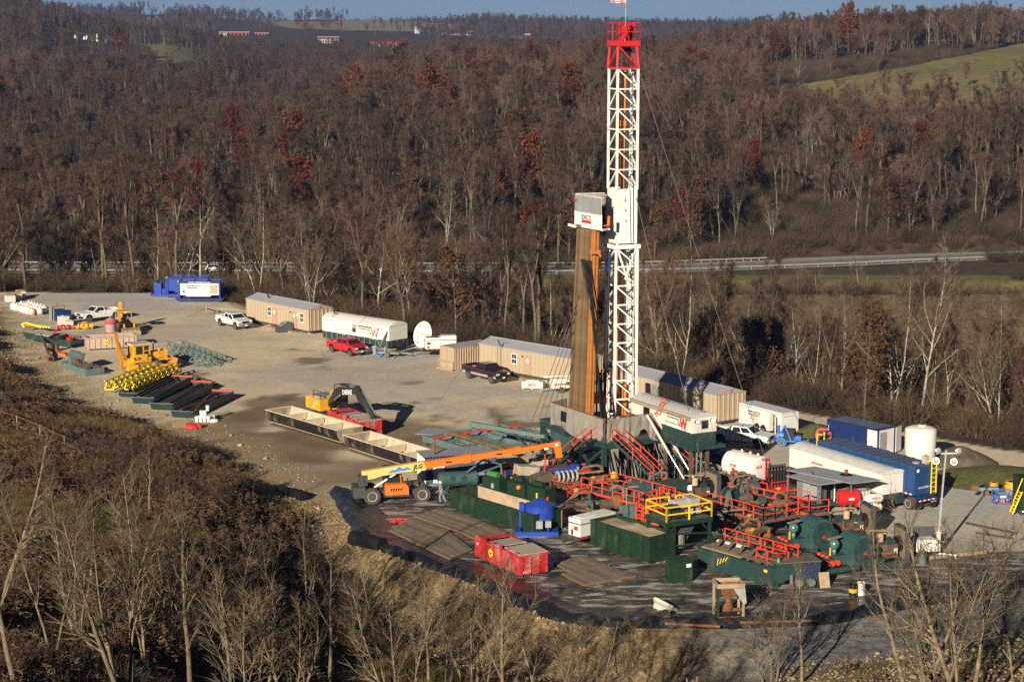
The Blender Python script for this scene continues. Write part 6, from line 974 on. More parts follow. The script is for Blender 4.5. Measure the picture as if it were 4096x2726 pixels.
def engine_unit(label,A,rz,s=1.0):
    t=thing('diesel_engine',label,'engine',A,rz,'pump engines with radiators');P(t,'radiator_core',M('dusty_radiator',(.24,.18,.11),.9,var=.15,scale=8),BB(1.7,1.95,.06,1.94,.5,2.6));P(t,'radiator_frame',DGREY,BB(1.66,2.02,-.02,.06,.35,2.7),BB(1.66,2.02,1.94,2.02,.35,2.7),BB(1.66,2.02,.06,1.94,2.6,2.78),BB(1.66,2.02,.06,1.94,.35,.5),BB(1.955,2.0,.98,1.02,.5,2.6),BB(1.955,2.0,.06,1.94,1.5,1.54));P(t,'block',DPIPE,BB(-.8,1.3,.5,1.5,.6,1.6));P(t,'head',TEALD,BB(-.7,1.1,.55,.9,1.6,1.95),BB(-.7,1.1,1.1,1.45,1.6,1.95));P(t,'air_filter',M('peach_filter',(.5,.33,.22),.6),*[C((-.2+.7*i,.3+.9*i,1.95),(-.2+.7*i,.3+.9*i,2.55),.24,n=12)for i in range(2)],label='peach air filter canisters');P(t,'exhaust',RUST,TB([(-.4,.4,1.7),(-.5,.2,1.2),(.2,.2,1.0),(.9,.1,1.1)],.1),C((.6,1.3,1.9),(.6,1.3,2.5),.2,n=10));P(t,'fan_hub',BLACK,C((1.35,1,1.5),(1.65,1,1.5),.6,n=16));P(t,'skid',TEALD,BB(-1.2,2.1,0,2,.1,.5));P(t,'plank',WOOD,B(-.3,.4,2.75,1.6,.3,.06,rz=-.35));P(t,'gauge_tag',WTXT,BB(1.0,1.08,.46,.49,.9,1.3),BB(1.16,1.24,.46,.49,.9,1.3));return t
engine_unit('engine with tall tan radiator at the right end of the near mud pump',at(3535,2272),R(14));engine_unit('engine and dark radiator behind, beside the propane tanks',at(3400,2175),R(14));engine_unit('drawworks engine with brown radiator on the engine deck',at(2795,2035),R(24))
# winch A-frame and machines on the engine deck
A=at(2900,2040,1.6);t=thing('winch','teal A-frame winch with round drum on the engine deck','winch',A,R(26));P(t,'a_frame',GREYTEAL,BAR((0,0,0),(.35,0,1.5),.22),BAR((.7,0,0),(.35,0,1.5),.16),BAR((1.9,1.2,0),(2.2,1.2,1.6),.22),BAR((2.6,1.2,0),(2.2,1.2,1.6),.16),BAR((.35,0,1.5),(2.2,1.2,1.6),.12));P(t,'drum',TEAL,MV(LATHE([(.7,0),(.72,.1),(.3,.12),(.3,.7),(.72,.72),(.7,.82)],22,(0,0,0),'Y'),1.2,.6,.8,rz=R(25)));P(t,'bracket',TEAL,BB(3.3,3.7,-.2,.5,0,.7));P(t,'bag',RUST,SPH((1.4,-.8,.2),.4,10,6,.6))
# small clutter on and under decks
def clutter(name,label,cat_,px,py,z,rz,*parts):
    t=thing(name,label,cat_,at(px,py,z),rz)
    for nm,m,*sh in parts:P(t,nm,m,*sh)
    return t
clutter('pump_manifold','tangle of grey hoses with a red pipe left of the stairs','manifold',2240,1962,.5,R(20),('body',RUST,C((-.6,0,1.2),(2.2,.3,1.3),.22,n=10)),('hose',GREY,*[TORUS((-.2+.4*i,0,1.2),.42,.11,'X',14,6)for i in range(5)]),('red_pipe',RED,C((1.4,.2,1.35),(2.8,.5,1.4),.2,n=10)),('stand',DPIPE,BB(-.6,2,-.2,.4,.0,.9)))
clutter('rail_cage','small red-framed cage with grey panel left of the walkway','guard rail',2292,1998,.8,R(24),('cage',RAIL,*raildef([(0,0,0),(1.5,0,0),(1.5,1,0),(0,1,0),(0,0,0)],h=.9)),('panel',GREY,BB(.1,.6,-.03,-.01,.1,.8)),('valve',YEL,C((.6,.4,.5),(.6,.4,.75),.1,n=8),C((1.1,.4,.4),(1.1,.4,.7),.1,n=8)))
clutter('rail_cage','small red-railed guard beside the blue shaker trough','guard rail',2200,1965,.6,R(-40),('cage',RAIL,*raildef([(0,0,0),(1.9,0,0),(1.9,.8,0)],h=1.0)))
clutter('pump_stack','grey-teal pump with elbow pipes by the twin electrical cabinets','pump',2470,2035,.6,R(15),('body',RUST,SPH((0,0,.6),.6,12,8)),('pipe',GREYTEAL,TB([(.5,0,.2),(.5,0,1.6),(0,.1,1.9),(-.6,.1,1.6)],.16),C((.8,.1,.1),(.8,.1,1.6),.12,n=8)),('motor',DPIPE,C((-1.4,0,.5),(-.4,0,.5),.4,n=12)))
clutter('control_cabinet','pair of pale teal electrical cabinets behind the white generator','cabinet',2490,2085,.9,R(30),('cabinet',GREYTEAL,BB(0,.55,0,.5,.1,1.2)),('cabinet',GREYTEAL,BB(.75,1.35,0,.5,.1,1.15)),('pole',GREY,BAR((.4,.1,0),(.4,.1,2.6),.06)))
clutter('red_gate','cluster of red gate frames left of the yellow platform','guard rail',2545,2085,1.0,R(-40),('frame',RAIL,*raildef([(0,0,0),(3.2,0,0)],h=1.2,mids=3,step=.5),*raildef([(.4,.8,0),(3.4,.8,0)],h=1.2,mids=3,step=.7)),('notice',GREY,BB(.9,1.4,-.05,-.03,.2,.9)))
for i,(px,py,L_,rz)in enumerate(((2320,1895,2.2,25),(2520,1950,2.2,22),(2800,1895,2.4,12),(2890,2045,2.0,15),(3190,2085,1.6,20),(3330,2080,2.0,-25))):solo('work_plank',('weathered plank beside the yellow valve by the left stairs','weathered plank lying over the walkway rails below the middle stairs','weathered plank in front of the white steel frame','weathered plank at the corner of the engine deck','weathered plank near the far mud pump','weathered plank left of the propane flatbed')[i],'plank',WOOD,BB(0,L_,0,.35,0,.07),loc=at(px,py,2.1 if i<4 else 1.5),rz=R(rz),group='loose planks on the rig')
clutter('pipe_rack_junk','dark pipes and machinery under the walkways','pipework',2700,2080,.2,R(-40),('pipes',DPIPE,*[C((-3,.5*i,.3+.15*(i%3)),(4,.5*i,.35),.14,n=7)for i in range(6)]),('motor',TEALD,C((1,1,.8),(2.2,1,.8),.4,n=12)),('valve',RAIL,SPH((0,0,.9),.2,8,6),SPH((2.6,.3,.9),.2,8,6)))
clutter('pipe_rack_junk','dark engines and drums beneath the diesel tank','machinery',2890,1975,.3,R(-35),('engine',DPIPE,BB(0,2.4,0,1,.3,1.4),C((.4,-.2,1.5),(1.8,-.2,1.5),.25,n=10),TORUS((1,.3,1.6),.4,.14,'Y',14,6),TORUS((1.7,.3,1.6),.4,.14,'Y',14,6)),('muffler',RUST,C((-.8,.2,1.5),(.2,.2,1.5),.32,n=10)),('red_frame',RAIL,*raildef([(1.8,1.2,.2),(3.6,1.0,.2)],h=1.0)))
RG=random.Random(5)
for i,(px,py,z,lab)in enumerate(((2420,1985,.8,'rusty motor and pipes left of the walkway corner'),(2555,1985,.9,'dark pump between the walkway and the drawworks'),(2720,2050,.6,'grimy pump behind the yellow-railed platform'),(2960,2015,1.6,'greasy motor on the middle of the engine deck'),(3120,2040,1.6,'low dark pump at the right end of the engine deck'),(2860,2130,.3,'dark valve bank below the engine deck'),(3010,2150,.3,'rusty pump below the right part of the engine deck'),(2380,1930,.8,'dark valve manifold at the foot of the left stairs'),(3060,2190,.3,'dark pump behind the red tank railing'),(2650,1960,1.2,'greasy gearbox before the teal drawworks'),(2330,2040,.4,'muddy pump between the blue tank and the walkway'),(2990,1970,.9,'engine block in front of the diesel tank'))):
    t=thing('rig_pump',lab,'machinery',at(px,py,z),R(RG.uniform(-60,60)),None);P(t,'motor',RG.choice([RUST,DPIPE,TEALD,DGREY]),C((-.5,0,.5),(.5,0,.5),.34,n=12),BB(-.6,.8,-.4,.4,0,.2));P(t,'pump_case',RG.choice([RUST,DPIPE,TEAL]),C((.6,-.25,.55),(.6,.3,.55),.42,n=14),C((.6,0,.9),(.6,0,1.4),.14,n=8));P(t,'pipe',RG.choice([DPIPE,GREYTEAL,RUST]),TB([(.6,0,1.35),(.2,.4,1.4),(-.8,.7,1.2),(-1.6,.6,.3)],.12,8),TB([(.6,-.3,.5),(.8,-1.0,.5),(1.8,-1.3,.3)],.12,8));P(t,'hand_wheel',RAIL if i%2 else YEL,TORUS((-.8,.7,1.5),.2,.03,'Z',12,5),C((-.8,.7,1.2),(-.8,.7,1.5),.03,n=6));P(t,'hose',BLACK,TB([(-.4,-.2,.8),(-.9,-.5,.9),(-1.3,-.9,.4),(-1.8,-1.2,.05)],.06,6))
# mud tanks
t,L=T2('mud_tank','dark green open mud tank heaped with tan cuttings beside the yellow platform','mud tank',(2361,2180),(2592,2255));tank_open(t,6.6,2.6,1.95,GREEND,MUD,1.75,ribs=5)
t,L=T2('mud_tank','long teal mud tank with red railings at the front right','mud tank',(2790,2262),(3091,2351));L=7.4;tank_open(t,L,2.6,1.35,TEALD,MUDD,1.1,ribs=0);P(t,'walkway_rail',RAIL,*raildef([(.3,2.5,1.42),(L,2.5,1.42)],step=1.2),*raildef([(L-2.2,.6,1.3),(L-.1,.6,1.3),(L-.1,1.6,1.3)],step=.9));P(t,'pipe',M('white_pipe',(.55,.52,.46),.5),C((.2,1.9,1.55),(3.0,2.0,1.6),.18,n=10));P(t,'pipe',DPIPE,*[C((.2,.5+.4*i,1.45),(L-.5,.6+.4*i,1.5),.12,n=8)for i in range(4)],*[C((1.2+1.1*i,.4,1.3),(1.2+1.1*i,1.2,2.0),.13,n=8)for i in range(5)]);P(t,'plank',WOOD,BAR((.3,.15,1.5),(4.2,.2,1.5),.25,.06));P(t,'yellow_tape',YELB,*[BAR((2.0+.25*i,-.02,.5+.15*i),(2.1+.3*i,-.02,1.0+.1*i),.05)for i in range(4)]);P(t,'warning_plate',YELB,BB(L-.9,L-.6,-.03,-.005,1.0,1.2))
t,L=T2('suction_tank','small dark teal tank with flat lid and valves at the front right corner','mud tank',(3105,2352),(3292,2340));P(t,'tank_body',TEALD,BB(0,3.2,0,2.0,.55,1.75),C((.3,-.05,.95),(.3,.3,.95),.6,n=18));P(t,'lid',M('brown_lid',(.13,.11,.09),.8,dirt=.3),MV(BB(-.05,3.3,-.05,2.1,0,.06),0,0,1.76));P(t,'plastic_wrap',M('blue_black_wrap',(.03,.04,.08),.25,bump=.8),BB(1.7,3.22,-.05,-.01,.5,1.7));P(t,'valve',GREYTEAL,C((1.0,-.3,.35),(1.0,-.3,1.0),.12,n=8),C((1.6,-.35,.35),(1.6,.2,.35),.28,n=12),C((2.5,-.35,.35),(2.5,.2,.35),.28,n=12));P(t,'valve_ring',RTXT,C((1.0,-.3,.5),(1.0,-.3,.58),.14,n=8));P(t,'leg',TEALD,*[BAR((x,y,0),(x,y,.55),.14)for x in(.1,3.1)for y in(.1,1.9)]);P(t,'bottle',M('green_bottle',(.1,.4,.08),.4),C((.2,.2,1.82),(.2,.2,2.1),.1,n=8));P(t,'tilted_board',WOOD,MV(BB(0,.75,-.04,0,0,1.1),3.0,-.6,0,rx=R(-20)))
# yellow-railed centrifuge platform
E0=Vector((11.3,141.5,0));t=thing('centrifuge_platform','green steel platform with bright yellow railing holding a centrifuge','platform',E0,R(27));z=2.8;L,W_=3.9,2.9
P(t,'deck_plate',DECKM,BB(0,L,0,W_,z-.12,z));P(t,'edge_beam',GREEND,BB(-.05,L+.05,-.1,0,z-.35,z),BB(-.05,L+.05,W_,W_+.1,z-.35,z),BB(-.1,0,0,W_,z-.35,z-.0),BB(L,L+.1,0,W_,z-.35,z));P(t,'railing',YELB,*raildef([(2.6,W_,z),(L,W_,z),(L,0,z),(0,0,z),(0,W_,z),(2.0,W_,z)],h=1.1,r=.045,step=2.4))
for x in(.1,L-.1):
    for y in(.1,W_-.1):P(t,'leg',GREEND,BAR((x,y,0),(x,y,z-.35),.2))
P(t,'knee_brace',GREEND,BAR((.1,.1,1.7),(.9,.1,2.5),.12),BAR((L-.1,.1,1.7),(L-.9,.1,2.5),.12),BAR((.1,.1,.9),(L,.1,.9),.1),BAR((L,0,1.6),(.6,.3,1.8),.1),BAR((L,W_,1.4),(.2,W_,1.4),.1));P(t,'centrifuge_drum',M('grey_centrifuge',(.36,.34,.31),.6,dirt=.2),MV(LATHE([(.45,0),(.5,.1),(.5,1.2),(.46,1.25),(.46,2.1),(.4,2.2)],24,(0,0,0),'X'),1.3,1.5,z+.75));P(t,'centrifuge_base',M('grey_centrifuge',(.36,.34,.31)),BB(1.4,3.6,.95,2.0,z,z+.4),BB(2.6,3.4,.9,2.1,z+.3,z+1.3));P(t,'motor',GREEND,MV(C((0,0,0),(.9,0,0),.3,n=14),.9,.55,z+.35),BB(.9,1.5,.7,1.3,z,z+1.0));P(t,'orange_guard',ORANGE,C((1.8,.55,z+.35),(1.95,.55,z+.35),.26,n=12));P(t,'discharge_chute',DGREY,PR([(1.0,z-.35),(3.2,z-.35),(2.2,.9),(1.7,.9)],.8,2.0,'Y'));P(t,'dirty_drum',M('grimy_drum',(.22,.20,.17),.8,dirt=.4),C((1.6,.9,.6),(1.6,.9,1.7),.5,n=14))
A=at(2690,2334);t=thing('green_box','dark green steel box with a white label in front of the yellow platform','box',A,R(20));P(t,'box_body',GREEND,BB(0,1.55,0,1.3,0,1.55));P(t,'lid',GREEND,BB(-.05,1.6,-.05,1.35,1.55,1.62));P(t,'label_plate',WTXT,BB(1.05,1.42,-.015,-.003,1.1,1.35));P(t,'door_seam',BLACK,BB(.95,.97,-.01,-.002,.05,1.5))
# blue silo, white generator
A=at(2160,2135);t=thing('blue_tank','bright blue round tank with conical lid left of the white generator','tank',(A.x,A.y+1.2,0));P(t,'shell',BLUEB,LATHE([(.3,.5),(1.15,1.0),(1.2,1.05),(1.2,2.0),(1.15,2.05),(.3,2.5),(.1,2.52)],26));P(t,'lid_ring',BLUEB,TORUS((0,0,2.02),1.18,.05,'Z',26,6));P(t,'leg',BLUEB,*[BAR((1.0*math.cos(a),1.0*math.sin(a),0),(1.0*math.cos(a),1.0*math.sin(a),1.1),.16)for a in(.6,2.2,3.8,5.4)]);P(t,'motor',GREY,BB(-.3,.2,-1.5,-1.15,.5,1.1),BB(.4,.85,-1.5,-1.2,.6,1.1));P(t,'red_valve',RTXT,C((.6,-.2,2.45),(.6,-.2,2.7),.1,n=8));P(t,'side_column',BLUEB,BB(-1.6,-1.2,-.4,.2,0,2.2));P(t,'skid',BLUEB,BB(-1.9,1.4,-1.9,-1.5,0,.35),BB(-1.9,-1.5,-1.5,1,0,.35),BB(1.0,1.4,-1.5,1,0,.35))
A=at(2322,2148,.75);t=thing('generator_trailer','white rental generator trailer with black stripe among the bare trees','generator',(A.x,A.y,0),R(42));P(t,'housing',WHITE,BB(0,3.7,0,1.3,.75,2.1));P(t,'roof_panel',WTXT,BB(.3,1.8,.2,1.1,2.1,2.14));P(t,'stripe',BLACK,BB(-.012,3.712,-.012,-.001,1.68,1.75),BB(-.012,-.001,0,1.3,1.68,1.75));P(t,'chassis',DGREY,BB(-.2,3.9,.1,1.2,.5,.75),BAR((-.2,.6,.6),(-1.3,.6,.5),.12));P(t,'reflector',REDL,BB(-.2,.9,.05,.09,.55,.65));TXT(t,'lettering','RESKLIN',.3,BTXT,(2.0,-.02,1.72),bold=.01);TXT(t,'lettering','ENERGY',.17,RTXT,(2.0,-.02,1.5),bold=.01);P(t,'panel',M('tan_panel',(.4,.3,.18),.6),BB(1.9,2.3,-.02,-.002,1.05,1.25));P(t,'sticker',RTXT,BB(-.015,-.003,.3,.7,1.2,1.5));P(t,'pipe_end',BLACK,BB(-.02,-.003,.8,1.0,.8,1.2))
for y in(.06,1.24):wheel(t,(2.2,y,.34),.34,.2)
P(thing('settling_pipe','fat dark teal pipe with a white end behind the tan mud','pipe',at(2470,2110,1.2),R(-45)),'pipe',TEALD,C((0,0,0),(3.0,0,-.05),.32,n=14));o=bpy.data.objects['settling_pipe'];P(o,'white_end',M('cream_pipe',(.62,.57,.46),.5,dirt=.3),C((3.0,0,-.05),(4.4,0,-.08),.33,n=14))
# foreground tanks left of the silo
t,L=T2('mud_tank','long green open tank with bare tan inner wall behind the person','mud tank',(1800,2035),(2165,2150));tank_open(t,10.5,2.9,1.55,GREEND,MUDD,.35,inner=MUD)
t=thing('shaker_unit','bright blue shaker trough with cream screen boxes below the orange boom tip','shaker',at(2085,1960),R(24));P(t,'trough',BLUEB,BB(2.2,5.0,0,1.5,.6,1.5),BB(4.7,5.3,-.2,.3,.6,1.8),BB(.4,2.2,.8,1.6,.9,1.4));P(t,'mud_bed',MUDD,BB(2.3,4.6,.1,1.4,1.5,1.56));P(t,'screen_box',M('cream_grimy',(.45,.39,.30),.7,dirt=.35),MV(BB(0,1.9,0,1.2,0,.75),.0,.5,1.2,ry=R(8)),MV(BB(0,1.4,0,1.0,0,.5),1.9,1.7,1.5),SPH((2.9,2.2,1.9),.45,10,7));P(t,'dirt_cone',MUDD,MV(BB(0,1.5,0,1.2,0,.7),1.1,-.9,.5,ry=R(-12)));P(t,'railing',RAIL,*raildef([(2.6,1.8,1.3),(5.0,1.8,1.3),(5.0,.6,1.3)],h=1.1));P(t,'number_plate',GREY,BB(5.05,5.28,-.23,-.205,1.2,1.6));P(t,'lamp_pole',RAIL,BAR((2.1,-.2,1.0),(2.1,-.2,3.4),.09));l_=P(t,'work_lamp',DGREY,BB(1.8,2.4,-.4,0,3.4,3.65));P(l_,'lens',LITW,BB(1.95,2.25,-.42,-.4,3.42,3.55))
t=thing('hose_reel','orange-rimmed blue wheel reel left of the cream shakers','reel',at(2030,1918),R(20));P(t,'rim',ORANGE,TORUS((0,0,.68),.58,.11,'Y',24,8));P(t,'disc',NAVY,C((0,-.05,.68),(0,.1,.68),.5,n=20));P(t,'back_drum',DPIPE,C((0,.12,.75),(0,.9,.75),.68,n=20));P(t,'red_box',RED,BB(.7,1.2,-.3,.1,.1,.5))
for i,(px,py,lab)in enumerate(((1960,1990,'dark green pump box with a bright green motor on the far tank rim'),(2060,2010,'dark green pump box with an orange ball float'),(2140,2030,'dark green pump box with a yellow ribbon left of the blue tank'))):
    t=thing('pump_box',lab,'pump',at(px,py),R(-44),'dark green pump boxes');P(t,'box',GREEND,BB(-.9,1.1,0,1.3,.2,1.7));P(t,'motor',M('bright_green_motor',(.06,.2,.05),.5)if i==0 else GREEND,C((-.6,.5,1.9),(.5,.5,1.9),.26,n=12));P(t,'fitting',(GREY,ORANGE,YELB)[i],SPH((.5,-.1,1.4),.2,10,6)if i==1 else BB(.2,.5 if i==0 else .32,-.1,-.02,.7,1.3));P(t,'pipe',DPIPE,C((-1,.2,.5),(1.4,.1,.4),.14,n=8),C((.9,.9,1.5),(.9,.9,2.3),.1,n=8))
t=thing('cylinder_tank','dull teal horizontal cylinder tank beside the person','tank',at(1760,1975),R(10));P(t,'shell',TEAL,LATHE([(.2,-.15),(.5,-.08),(.62,.08),(.62,3.1),(.5,3.25),(.2,3.3)],22,(0,.3,1.2),'X'));P(t,'saddle',TEALD,BB(.4,.7,0,.8,0,.8),BB(2.4,2.7,0,.8,0,.8));P(t,'manhole',TEALD,C((1.0,-.34,1.3),(1.0,-.28,1.3),.26,n=14),C((2.0,-.34,1.3),(2.0,-.28,1.3),.26,n=14));P(t,'pipe',M('teal_pipe',(.12,.24,.22),.5),C((-1.6,-.1,.75),(.1,.0,.8),.13,n=8),C((2.3,-.3,.5),(5.6,.2,.8),.16,n=8));P(t,'frame',GREYTEAL,BAR((2.2,-.2,1.8),(3.6,-.1,2.8),.12),BAR((3.6,-.1,2.8),(5.2,.2,2.3),.12),BAR((5.2,.2,2.3),(5.2,.2,.8),.12),BAR((2.4,-.3,1.5),(5.2,.2,2.2),.1))
# corrugated shed behind the telehandler boom
t,L=T2('shed','blue-grey corrugated container shed behind the orange boom','shed',(1700,1947),(1992,1926));L,W_,H_=6.3,2.6,2.45;P(t,'front_wall',M('slate_blue_paint',(.07,.10,.17),.6,var=.15,dirt=.2),CORR(0,L,.1,H_,0,.3,.05,.4));P(t,'end_wall',WHITED,MV(CORR(0,W_,.1,H_,0,.3,.04,.4),rz=-Z90,y=W_));P(t,'back_wall',NAVY,BB(0,L,W_-.05,W_,.1,H_),BB(L-.05,L,0,W_,.1,H_));P(t,'roof',M('corrugated_roof',(.30,.32,.35),.5,.3,var=.12),MV(XF(CORR(-.1,L+.1,0,W_+.3,0,.25,.05,.4),Matrix.Rotation(-Z90,4,'X')),0,-.15,H_+.1));P(t,'door_panel',WHITE,BB(.7,1.7,-.1,-.06,.3,2.2));P(t,'notice',WTXT,BB(.85,1.5,-.12,-.105,.9,1.7));P(t,'notice_header',RTXT,BB(.9,1.45,-.13,-.121,1.5,1.65));TXT(t,'notice_lettering','NOTICE',.14,WTXT,(1.17,-.135,1.575));P(t,'shutter',M('brown_shutter',(.16,.13,.10),.7),*[BB(1.85,3.0,-.1,-.06,.5+.12*i,.58+.12*i)for i in range(13)]);P(t,'shutter',GREY,*[BB(4.4,5.2,-.1,-.06,.5+.12*i,.58+.12*i)for i in range(13)]);P(t,'flue',RUST,C((1.0,.8,H_),(1.0,.8,H_+1.0),.1,n=8),C((1.0,.8,H_+.95),(1.0,.8,H_+1.1),.16,n=8));P(t,'left_door',WHITED,BB(-.35,.05,-.15,-.06,.2,1.6))
# right edge things
t=thing('cage_basket','bright blue wire cage basket at the far right edge','basket',at(3980,2018),R(4));P(t,'frame',BLUEL,*[BAR((x,y,0),(x,y,1.05),.07)for x in(0,1.45)for y in(0,.9)],*[BAR((0,y,z),(1.45,y,z),.06)for y in(0,.9)for z in(.08,.55,1.05)],*[BAR((x,0,z),(x,.9,z),.06)for x in(0,1.45)for z in(.08,.55,1.05)],*[BAR((.2*i,0,.1),(.2*i,0,1.05),.02)for i in range(1,7)]);P(t,'sign',WTXT,BB(.4,.9,-.05,-.035,.6,.75));P(t,'box',M('cardboard',(.36,.24,.13),.8),BB(.45,.85,.2,.6,.1,.55));P(t,'red_item',RED,SPH((.25,.4,.3),.2,8,6),SPH((1.15,.4,.3),.2,8,6))
t=thing('green_tank','dark green tank with yellow steps cut off by the right edge','tank',at(4085,2062),R(4));P(t,'tank_body',GREEND,BB(0,5,0,2.4,.5,2.9));P(t,'frame',TEALD,BB(-.1,5.1,.1,2.3,.1,.5));P(t,'stairs',YELB,BAR((-.75,-.1,.2),(-.05,-.1,2.0),.1),BAR((-.75,.6,.2),(-.05,.6,2.0),.1),BAR((-.75,-.1,1.2),(-.05,-.1,3.1),.07),*[BAR((-.7+.1*i,-.1,.3+.26*i),(-.7+.1*i,.6,.3+.26*i),.1)for i in range(7)]);P(t,'reflector',WTXT,BB(.05,.3,-.02,0,.3,.42));P(t,'reflector',AMBER,BB(.3,.6,-.02,0,.3,.42))
for px,py,s,lab in((3975,1955,1.0,'small yellow flanged valve lying near the blue cage'),(4045,1966,1.5,'larger yellow flanged valve stack behind the blue cage')):
    t=thing('valve_stack',lab,'valve',at(px,py),R(5),'yellow valves');P(t,'body',YEL,C((0,0,.08*s),(0,0,.6*s),.2*s,n=12));P(t,'flange',YEL,C((0,0,0),(0,0,.1*s),.32*s,n=14),C((0,0,.5*s),(0,0,.6*s),.34*s,n=14),C((-.36*s,0,.3*s),(.36*s,0,.3*s),.14*s,n=10))
for i,(px,py,L_,rz,m,lab)in enumerate(((3830,1925,3.4,-35,WOOD,'long log lying below the dirt heap'),(3885,1958,1.6,-20,RUST,'rusty pipe stub below the dirt heap'),(3915,1966,1.7,8,M('blue_grey_pipe',(.2,.27,.36),.5),'blue-grey pipe length beside the rusty stub'),(3935,1978,.9,-30,RUST,'short rusty stub nearest the blue cage'))):solo('pipe_length',lab,'pipe',m,C((0,0,.22),(L_,0,.22),.22,n=12),loc=at(px,py),rz=R(rz))
solo('timber_mat','long dark timber lying behind the light tower','timber',WOOD,BB(0,5.5,0,.35,0,.25),loc=at(3690,2240),rz=R(20));solo('timber_mat','dark timber beam lying on gravel right of the light tower','timber',DPIPE,BB(0,4.5,0,.3,0,.12),loc=at(3860,2095),rz=R(-45));solo('timber_mat','second dark timber beam right of the light tower','timber',DPIPE,BB(0,3.0,0,.3,0,.12),loc=at(3900,2135),rz=R(-35))
# drums, hopper, barrier chunk, mats
def drum(label,px,py,mat,band=None):
    t=thing('steel_drum',label,'drum',at(px,py));P(t,'shell',mat,LATHE([(.285,0),(.29,.02),(.285,.28),(.3,.3),(.285,.32),(.285,.57),(.3,.59),(.285,.61),(.285,.86),(.295,.88),(.27,.88),(.26,.84),(.01,.84)],20))
    if band:P(t,'band',band,LATHE([(.292,.3),(.304,.31),(.304,.56),(.292,.57)],20))
    return t
drum('black drum with a yellow band',3412,2383,BLACK,YEL);drum('white steel drum beside the black and yellow drum',3443,2377,WHITE)
t=thing('hopper','rusty square hopper on tall legs in the foreground','hopper',at(2862,2468),R(6));P(t,'bin',RUST,*[FR(0,1.7,.8,2.2,.0,1.7,.8,2.25)]*0,QUAD((0,-.7,2.3),(1.7,-.7,2.3),(1.15,-.25,1.35),(.55,-.25,1.35)),QUAD((1.7,.7,2.3),(0,.7,2.3),(.55,.25,1.35),(1.15,.25,1.35)),QUAD((0,.7,2.3),(0,-.7,2.3),(.55,-.25,1.35),(.55,.25,1.35)),QUAD((1.7,-.7,2.3),(1.7,.7,2.3),(1.15,.25,1.35),(1.15,-.25,1.35)));P(t,'rim',M('tan_rim',(.36,.27,.19),.8,dirt=.4),BB(-.08,1.78,-.78,-.68,2.2,2.5),BB(-.08,1.78,.68,.78,2.2,2.5),BB(-.08,.02,-.68,.68,2.2,2.5),BB(1.68,1.78,-.68,.68,2.2,2.5));P(t,'side_flap',GREY,PR([(1.0,2.2),(1.78,2.2),(1.9,1.2),(1.7,1.1)],-.84,-.8));P(t,'jet_mixer',RUST,C((.85,0,.4),(.85,0,1.4),.2,n=10),C((-.1,0,.5),(1.9,0,.5),.14,n=8),SPH((.85,0,.7),.35,10,6))
for x in(0,1.7):
    for y in(-.7,.7):P(t,'leg',GREEND if x==0 and y<0 else WOOD,BAR((x,y,0),(x,y,2.2),.16))
P(t,'base_frame',RUST,BAR((0,-.7,.2),(1.7,-.7,.2),.12),BAR((0,.7,.2),(1.7,.7,.2),.12))
A=at(2628,2432);t=solo('concrete_barrier','short white concrete barrier lying tilted on the liner','barrier',M('white_concrete',(.58,.55,.48),.9,var=.1,dirt=.15,bump=.2),PR([(-.35,0),(.35,0),(.35,.2),(.14,.45),(.1,.85),(-.1,.85),(-.14,.45),(-.35,.2)],0,1.55,'X'),loc=A+Vector((0,.3,.15)),rot=(R(38),R(12),R(-40)))
def mat_(label,poly,z=.16):
    pts=[at(a,b,z)for a,b in poly];o=pts[0];t=thing('timber_mat',label,'mat',(o.x,o.y,0),0,'timber mats on the liner');p=[Vector((q.x-o.x,q.y-o.y))for q in pts];n=7
    for k in range(n):
        a,b=p[0].lerp(p[3],k/n+.008),p[1].lerp(p[2],k/n+.008);c,d=p[1].lerp(p[2],(k+1)/n),p[0].lerp(p[3],(k+1)/n);P(t,'plank',PLANK if k%3 else MATB,PR([tuple(a),tuple(b),tuple(c),tuple(d)],.02,z+.012*(k%2),'Z'))
    P(t,'edge',M('raw_orange_edge',(.2,.115,.05),.9),BAR((p[0].x,p[0].y,z*.6),(p[1].x,p[1].y,z*.6),.06,.1),BAR((p[1].x,p[1].y,z*.6),(p[2].x,p[2].y,z*.6),.06,.1))
MATB=M('mud_caked_mat',(.15,.125,.095),.95,var=.3,scale=2,dirt=.4,dirtcol=(.2,.17,.12))
mat_('tan timber mat in front of the green mud tank',[(2247,2290),(2335,2336),(2545,2300),(2440,2262)]);mat_('muddy timber mat right of the front red dumpster',[(2215,2250),(2290,2285),(2440,2258),(2345,2222)]);mat_('tan timber mat at the lower left of the liner',[(1556,2118),(1700,2185),(1800,2120),(1650,2065)]);mat_('long timber mat left of the front red dumpster',[(1705,2188),(1800,2232),(1890,2195),(1800,2125)]);mat_('muddy timber mat behind the left mats',[(1655,2060),(1830,2120),(1930,2080),(1760,2030)]);mat_('muddy timber mat next to the long green tank',[(1835,2122),(1930,2165),(2030,2125),(1935,2085)])
